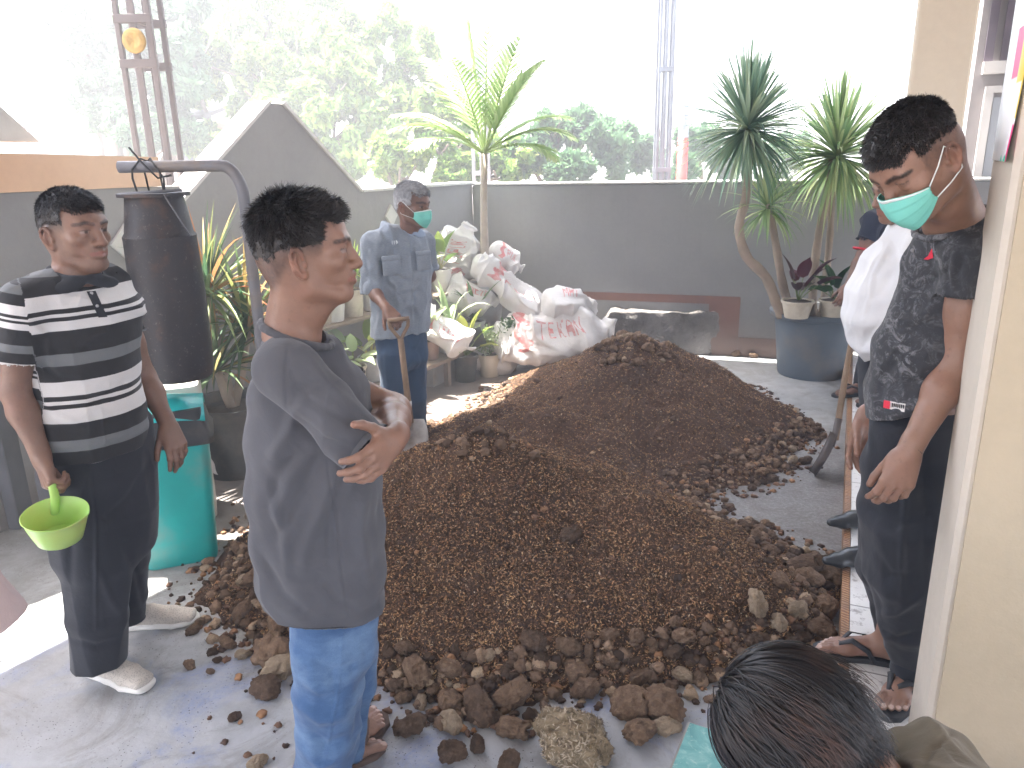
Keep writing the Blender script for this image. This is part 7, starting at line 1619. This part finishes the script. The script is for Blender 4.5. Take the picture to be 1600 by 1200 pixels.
for sg in (-1, 1): q = f6+np.array([.16, 0, 0])+l6*sg*.12; S.chain([hp6+l6*sg*.09, hp6*.5+q*.5+l6*sg*.02, q+np.array([0, 0, .09])], [.085, .055, .038], .02); list(foot(S, q+np.array([0.03, 0, .018]), (-1, -.15, 0), L=.25, side=sg, ankle=q+np.array([0, 0, .1]))); flipflop(e6, q+np.array([.03, 0, 0]), (-1, -.15, 0), sg, .1, mat=FFM)
body_obj(e6, S, H6, .0055, (.20, .115, .085)); make_hair(H6, e6, hairzone(.066, .0, -.055, .05), .012, 2500, .014, HAIRB, back_flow, 9, lift=.8, wid=.004)
NV_ = cloth('navy_jersey', (.022, .027, .045), (.035, .04, .062)); S = SDF(); S.loft([(nb, l6, .08, .07), ring(1352, 1436, 345, Y6, .8, l6), ring(1354, 1432, 420, Y6, .85, l6), ring(1352, 1428, 500, Y6, .85, l6)], .02, kk=.03); se = s6a*.35+e6a*.65; S.cone(nb, s6a, .05, .062, .04); S.cone(s6a, se, .068, .070, .03); S.cone(s6b, s6b+np.array([0, 0, -.2]), .066, .068, .03); d6 = nv(e6a-s6a); S.cone(se+d6*.05, se+d6*.15, .09, .09, .002, 's'); garment('t_shirt', S, .006, NV_, e6, .006, 7)
m = MB(); m.lathe((0, 0, 0), [(.072, -.006), (.075, 0), (.072, .006)], 24); fr_ = frame(nv(np.cross(d6, (0, 1, 0))), d6); m.v = [tuple(se+d6*.045+np.array(v)@np.array([fr_[0], fr_[1], fr_[2]])) for v in m.v]; m.build('sleeve_trim', REDM, e6)
S = SDF(); S.loft([ring(1356, 1426, 480, Y6, .9, l6), ring(1356, 1424, 530, Y6, .9, l6)], .02)
for sg in (-1, 1): q = f6+np.array([.16, 0, 0])+l6*sg*.12; S.loft([(hp6+l6*sg*.09, l6, .10, .11), (hp6*.5+q*.5+l6*sg*.02, l6, .085, .09), (q+np.array([0, 0, .06]), l6, .075, .08)], .03, kk=.02)
garment('trousers', S, .007, TR4, e6, .005, 6, [], None, 8, (1, 1, .5))
# ---------------------------------------------------------------- 7. long-haired person bending over in front
hc = at(1236, 1146, .97); e7 = empty('person', (hc[0]+.25, hc[1]-.25, 0), 'long dark-haired person in olive shirt bending forward, seen from above at the bottom', 'person')
H7 = Head(hc, nv((-.28, .42, -.86)), nv((-.86, .30, .42)), 1.0); S = SDF(); H7.build(S); nb = at(1394, 1312, .82); H7.neck(S, nb, .056)
sh7 = at(1470, 1190, .90)+np.array([0, 0, -.03]); st7 = at(1560, 1185, .62); pel = np.array([.95, .35, .52]); l7 = nv((.5, .86, 0))
S.loft([(nb+np.array([.06, -.02, -.02]), l7, .15, .09), (nb*.5+pel*.5+np.array([0, 0, .05]), l7, .15, .11), (pel, l7, .16, .12)], .04)
elb = at(1380, 1300, .95); S.cone(nb+np.array([.05, 0, 0]), nb+l7*.17+np.array([.05, 0, -.03]), .05, .05, .03); a1 = nb+l7*.17+np.array([.05, 0, -.04]); a2 = nb-l7*.17+np.array([.05, 0, -.04]); b1 = a1+np.array([-.10, .02, -.24]); b2 = a2+np.array([-.10, .0, -.24]); c1_ = b1+np.array([-.20, .05, -.02]); c2_ = b2+np.array([-.20, .1, .0])
S.cone(nb, a2, .05, .05, .03); arm(S, a1, b1, c1_); arm(S, a2, b2, c2_); hand(S, c1_, (-1, .1, -.1), (0, 0, -1), -1, .95); hand(S, c2_, (-1, .1, -.1), (0, 0, -1), 1, .95)
for sg in (-1, 1): k_ = pel+np.array([-.36, .12, -.02])+l7*sg*.12; a_ = np.array([k_[0]+.02, k_[1], .18]); S.chain([pel+l7*sg*.09, k_, a_], [.085, .06, .04], .02); list(foot(S, a_*np.array([1, 1, 0])+np.array([.03, -.01, .1]), (-.95, .3, 0), L=.24, side=sg, ankle=a_))
body_obj(e7, S, H7, .0045, (.22, .12, .085))
# strands fall from the whorl over the skull towards nape and face
r = np.random.default_rng(17); N = 9500; th = r.uniform(0, 2*math.pi, N); ph = np.arccos(1-r.random(N)*1.15); D0 = np.stack([np.sin(ph)*np.cos(th), np.sin(ph)*np.sin(th)-.35, np.cos(ph)], 1)   # local: y towards face, z crown
rad_ = np.array([.078, .100, .088]); cen = np.array([0, -.018, .030]); D0 /= np.linalg.norm(D0, axis=1)[:, None]; p = cen+D0*rad_; who = nv((0.15, -.25, 1)); out = []
clump = np.floor(D0[:, 0]*9)+np.floor(D0[:, 1]*9)*31; ca = np.sin(clump*12.9898)*43758.5; ca -= np.floor(ca); cb = np.sin(clump*78.233)*24634.6; cb -= np.floor(cb)
G_ = H7.R@np.array([0, 0, -1.0]); nape = nv((.15, -1, -.35)); d = None; K = 15; lift = .004+.020*r.random(N)**1.5; wob = r.normal(size=(N, 3))*.12+np.stack([ca-.5, cb-.5, ca*0], 1)*.75
for k in range(K+1):
    out.append(p.copy()); q = (p-cen)/rad_; nr = q/np.linalg.norm(q, axis=1)[:, None]; side = np.clip(1-k/5, 0, 1)
    flow = (nr-who)*1.0+nape*(.55+.25*ca[:, None])+G_*(.20+.06*k)+wob*(.35+.15*k)*(np.sin(k*.7+cb*6)[:, None]*.5+.6)
    flow = flow-(flow*nr).sum(1)[:, None]*nr*(.95 if k < 10 else .5); flow /= np.linalg.norm(flow, axis=1)[:, None]
    d = flow if d is None else d*.55+flow*.45; d /= np.linalg.norm(d, axis=1)[:, None]; p = p+d*(.0145+.0055*cb)[:, None]
    q = (p-cen)/(rad_+lift[:, None]*(.6+.6*min(1, k/6))); m_ = np.linalg.norm(q, axis=1); f_ = np.where(m_ < 1, 1/np.maximum(m_, .3), 1+(1/m_-1)*(.65 if k < 9 else .12)); p = cen+(p-cen)*f_[:, None]
P = np.stack(out, 1); Pw = H7.o+(P.reshape(-1, 3)@H7.R); Pw = Pw.reshape(N, K+1, 3); T = np.diff(Pw, axis=1); T = np.concatenate([T, T[:, -1:]], 1); T /= np.linalg.norm(T, axis=2)[:, :, None]+1e-9
C0 = H7.w(0, -.018, .03); Nr = Pw-C0; Nr /= np.linalg.norm(Nr, axis=2)[:, :, None]; Sd = np.cross(T, Nr); Sd /= np.linalg.norm(Sd, axis=2)[:, :, None]+1e-9; wdt = (.0011*(1-.8*(np.arange(K+1)/K)**2))[None, :, None]*(.6+.8*r.random((N, 1, 1)))
Va = Pw-Sd*wdt+Nr*0; Vb = Pw+Nr*wdt*.9; Vc = Pw+Sd*wdt; Vs = np.stack([Va, Vb, Vc], 2).reshape(-1, 3); base = np.arange(N)[:, None, None]*(K+1)*3; seg = np.arange(K)[None, :, None]*3
f1_ = base+seg+np.array([0, 1, 4, 3]); f2_ = base+seg+np.array([1, 2, 5, 4]); Fs = np.concatenate([f1_.reshape(-1, 4), f2_.reshape(-1, 4)])
S = SDF(); S.ell(H7.w(0, -.018, .030), np.array([.080, .103, .090]), H7.R); S.ell(H7.w(0, -.07, -.02), np.array([.07, .05, .07]), H7.R, .03); Vk, Fk = S.mesh(.005)
b = NB('long_dark_hair'); co = b.coord(); at_ = b.node('ShaderNodeAttribute', attribute_name='rnd').outputs['Fac']; tn = b.node('ShaderNodeAttribute', attribute_name='tip').outputs['Fac']
c = b.ramp(at_, [(0, (.006, .006, .008)), (.6, (.012, .011, .013)), (1, (.028, .021, .020))]); c = b.mix(b.math('MULTIPLY', tn, b.ramp(b.noise(co, 9, 3), [(.55, .0), (.68, .7)])), c, (.13, .06, .04)); HM7 = b.fin(c, .38, None, .4)
me = np_mesh('hair', np.concatenate([Vk, Vs]), np.concatenate([Fk, Fs+len(Vk)])); set_attr(me, 'rnd', np.concatenate([np.zeros(len(Vk)), np.repeat(r.random(N), (K+1)*3)])); set_attr(me, 'tip', np.concatenate([np.zeros(len(Vk)), np.tile(np.repeat(np.linspace(0, 1, K+1)**2, 3), N)])); o_ = link_mesh('hair', me, HM7, e7); o_['label'] = 'long dark hair with reddish tips'
OLV = cloth('olive_cotton', (.125, .105, .075), (.165, .14, .10), .85, 800, .3)
S = SDF(); S.loft([(nb+np.array([.035, -.01, -.01]), l7, .085, .07), (nb+np.array([.10, -.02, .0]), l7, .185, .105), (nb*.5+pel*.5+np.array([0, 0, .06]), l7, .19, .14), (pel, l7, .19, .15)], .04, kk=.03)
for a_, b_ in ((a1, b1), (a2, b2)): S.cone(a_, b_, .078, .078, .05); S.cone(nb+np.array([.05, 0, 0]), a_, .07, .078, .05)
S.cone(H7.w(0, -.04, -.05), nb+np.array([.03, -.01, -.01]), .06, .066, .008, 's'); A = lambda px, py, Y=.72: at(px, py, Y)
garment('shirt', S, .0045, OLV, e7, .005, 9, [([A(1440, 1195), A(1455, 1165), A(1500, 1140)], -.006, .004), ([A(1530, 1140), A(1570, 1160), A(1590, 1200)], .010, .012), ([A(1480, 1170), A(1520, 1180), A(1560, 1200)], -.008, .012)], None, 11)
S = SDF(); P = [nb+np.array([.012, -.005, .0])+l7*math.cos(t)*.078+nv((.5, 0, .85))*math.sin(t)*.070 for t in np.linspace(0, 2*math.pi, 24)]; S.chain(P, [.018]*24, .01); garment('collar', S, .004, OLV, e7, .001, 10)
S = SDF(); S.loft([(pel, l7, .18, .14), (pel+np.array([.05, 0, -.05]), l7, .19, .14)], .02)
for sg in (-1, 1): k_ = pel+np.array([-.36, .12, -.02])+l7*sg*.12; a_ = np.array([k_[0]+.02, k_[1], .18]); S.chain([pel+l7*sg*.09, k_, a_], [.11, .085, .07], .03)
garment('trousers', S, .007, TR4, e7, .005, 6)
m = MB(); sb = pel*np.array([1, 1, 0]); m.box(sb+np.array([0, 0, .345]), (.34, .30, .03), bevel=.01); 
stl = empty('stool', sb, 'low wooden stool under the person in the olive shirt', 'stool'); m.build('seat', wood, stl, False)
for sx in (-1, 1):
    for sy in (-1, 1): m = MB(); m.box(sb+np.array([sx*.14, sy*.12, .215]), (.035, .035, .228)); m.build('leg', wood, stl, False)
# small teal-topped table in front of that person
z7 = .40; c0 = gr(1075, 1128, z7); c1_ = gr(1040, 1215, z7); ey = nv(c1_-c0); ex = nv(gr(1190, 1168, z7)-c0); ex = nv(ex-(ex@ey)*ey); tb = empty('low_table', (c0+ex*.2+ey*.15)*np.array([1, 1, 0]), 'low table with a marbled teal top beside the long-haired person', 'table')
b = NB('teal_marble'); co = b.coord(); n = b.noise(co, 11, 8, .7, 1.2); c = b.ramp(n, [(.35, (.10, .30, .31)), (.55, (.17, .42, .42)), (.7, (.34, .58, .55))]); c = b.mix(b.ramp(b.noise(co, 25, 3, .6, 3), [(.60, 0), (.66, .4)]), c, (.5, .65, .62)); TM = b.fin(c, .18, None, .6)
m = MB(); m.prism([c0+ex*.006+ey*.006, c0+ex*.44+ey*.006, c0+ex*.44+ey*.34, c0+ex*.006+ey*.34], (0, 0, .004)); m.build('top', TM, tb, False)
m = MB(); m.prism([c0+np.array([0, 0, -.001]), c0+ex*.446+np.array([0, 0, -.001]), c0+ex*.446+ey*.346+np.array([0, 0, -.001]), c0+ey*.346+np.array([0, 0, -.001])], (0, 0, -.022)); m.build('frame', simple('grey_edge', (.25, .24, .22), .5), tb, False)
for (a_, b_) in ((.03, .03), (.41, .03), (.41, .31), (.03, .31)): m = MB(); q = (c0+ex*a_+ey*b_)*np.array([1, 1, 0]); m.box(q+np.array([0, 0, (z7-.024)/2]), (.025, .025, z7-.026)); m.build('leg', simple('grey_leg', (.2, .2, .2), .5), tb, False)
# ---------------------------------------------------------------- 8. person at the left picture edge
Y8 = 1.18; a8 = at(-196, 948, Y8); e8 = empty('person', (a8[0], a8[1], 0), 'person in loose pinkish shirt and dark blue trousers, mostly cut off by the left edge', 'person')
l8 = np.array([1., 0, 0]); xx = a8[0]; V3 = lambda dx, dy, z: np.array([xx+dx, Y8+dy, z]); H8 = Head(V3(-.02, .02, 1.50), nv((.8, .6, 0))); S = SDF(); H8.build(S); nb = V3(-.04, 0, 1.34); H8.neck(S, nb)
S.loft([(V3(0, 0, 1.22), l8, .13, .10), (V3(0, 0, 1.0), l8, .12, .10), (V3(0, 0, .85), l8, .12, .10)], .02); arm(S, V3(-.17, 0, 1.26), V3(-.20, -.02, 1.0), V3(-.16, .1, .82)); arm(S, V3(.10, .05, 1.26), V3(.10, .06, 1.02), V3(.0, .16, .92)); S.cone(nb, V3(-.17, 0, 1.26), .05, .05, .03); S.cone(nb, V3(.10, .05, 1.26), .05, .05, .03)
hand(S, V3(-.16, .1, .82), (0, .3, -1), (1, 0, 0), 1); hand(S, V3(.0, .16, .92), (-.5, .5, -.3), (0, -1, 0), 1)
legs(S, V3(-.05, 0, .82), l8, V3(-.12, 0, .45), V3(-.12, 0, .1), V3(.01, 0, .45), V3(.01, 0, .1)); list(foot(S, V3(-.12, -.05, .016), (0, 1, 0), L=.24, side=-1, ankle=V3(-.12, 0, .1))); list(foot(S, V3(.01, -.05, .016), (0, 1, 0), L=.24, side=1, ankle=V3(.01, 0, .1)))
body_obj(e8, S, H8, .006, (.22, .13, .095)); make_hair(H8, e8, hairzone(.066, .0, -.055, .05), .012, 2500, .014, HAIRB, back_flow, 19, lift=.8, wid=.004); flipflop(e8, V3(-.12, -.05, 0), (0, 1, 0), -1, 0, mat=FFM); flipflop(e8, V3(.01, -.05, 0), (0, 1, 0), 1, 0, mat=FFM)
PKC = cloth('dusty_pink_cotton', (.40, .31, .31), (.48, .38, .37)); S = SDF(); q = at(30, 972, Y8); S.loft([(V3(-.03, 0, 1.31), l8, .10, .08), (V3(-.03, 0, 1.20), l8, .18, .12), (V3(-.02, 0, 1.0), l8, .15, .13), (V3(0, 0, q[2]+.11), l8, q[0]-xx-.055, .14), (V3(0, 0, q[2]), l8, q[0]-xx, .15)], .02, kk=.03, cap=.2)
S.cone(V3(-.17, 0, 1.26), V3(-.19, 0, 1.06), .07, .075, .03); S.cone(V3(.09, .05, 1.26), V3(.10, .05, 1.08), .068, .068, .03); S.plane(V3(0, 0, q[2]-.005), (-.25, 0, -1)); garment('shirt', S, .0055, PKC, e8, .006, 7)
S = SDF(); q2_ = at(4, 1100, Y8); S.loft([(V3(-.04, 0, .92), l8, .13, .11), (V3(-.05, 0, .80), l8, .14, .12)], .02)
for sx in (-.12, .01): S.loft([(V3(sx, 0, .82), l8, .09, .10), (V3(sx, 0, .45), l8, .075, .08), (V3(sx, 0, .08), l8, .07, .07)], .03)
garment('trousers', S, .007, TR4, e8, .005, 6)
# ================================================================== HAZE (volume added to wash out the distance like lens glare)
hzm = bpy.data.materials.new('haze'); hzm.use_nodes = True; t = hzm.node_tree; t.nodes.clear()
pv = t.nodes.new('ShaderNodeVolumePrincipled'); pv.inputs['Color'].default_value = (.97, .98, 1, 1); pv.inputs['Density'].default_value = .036; pv.inputs['Anisotropy'].default_value = .2
ou = t.nodes.new('ShaderNodeOutputMaterial'); t.links.new(pv.outputs[0], ou.inputs['Volume'])
m = MB(); m.box((0, 0, 6), (320, 320, 14.2)); tag(m.build('haze', hzm, None, False), kind='stuff')
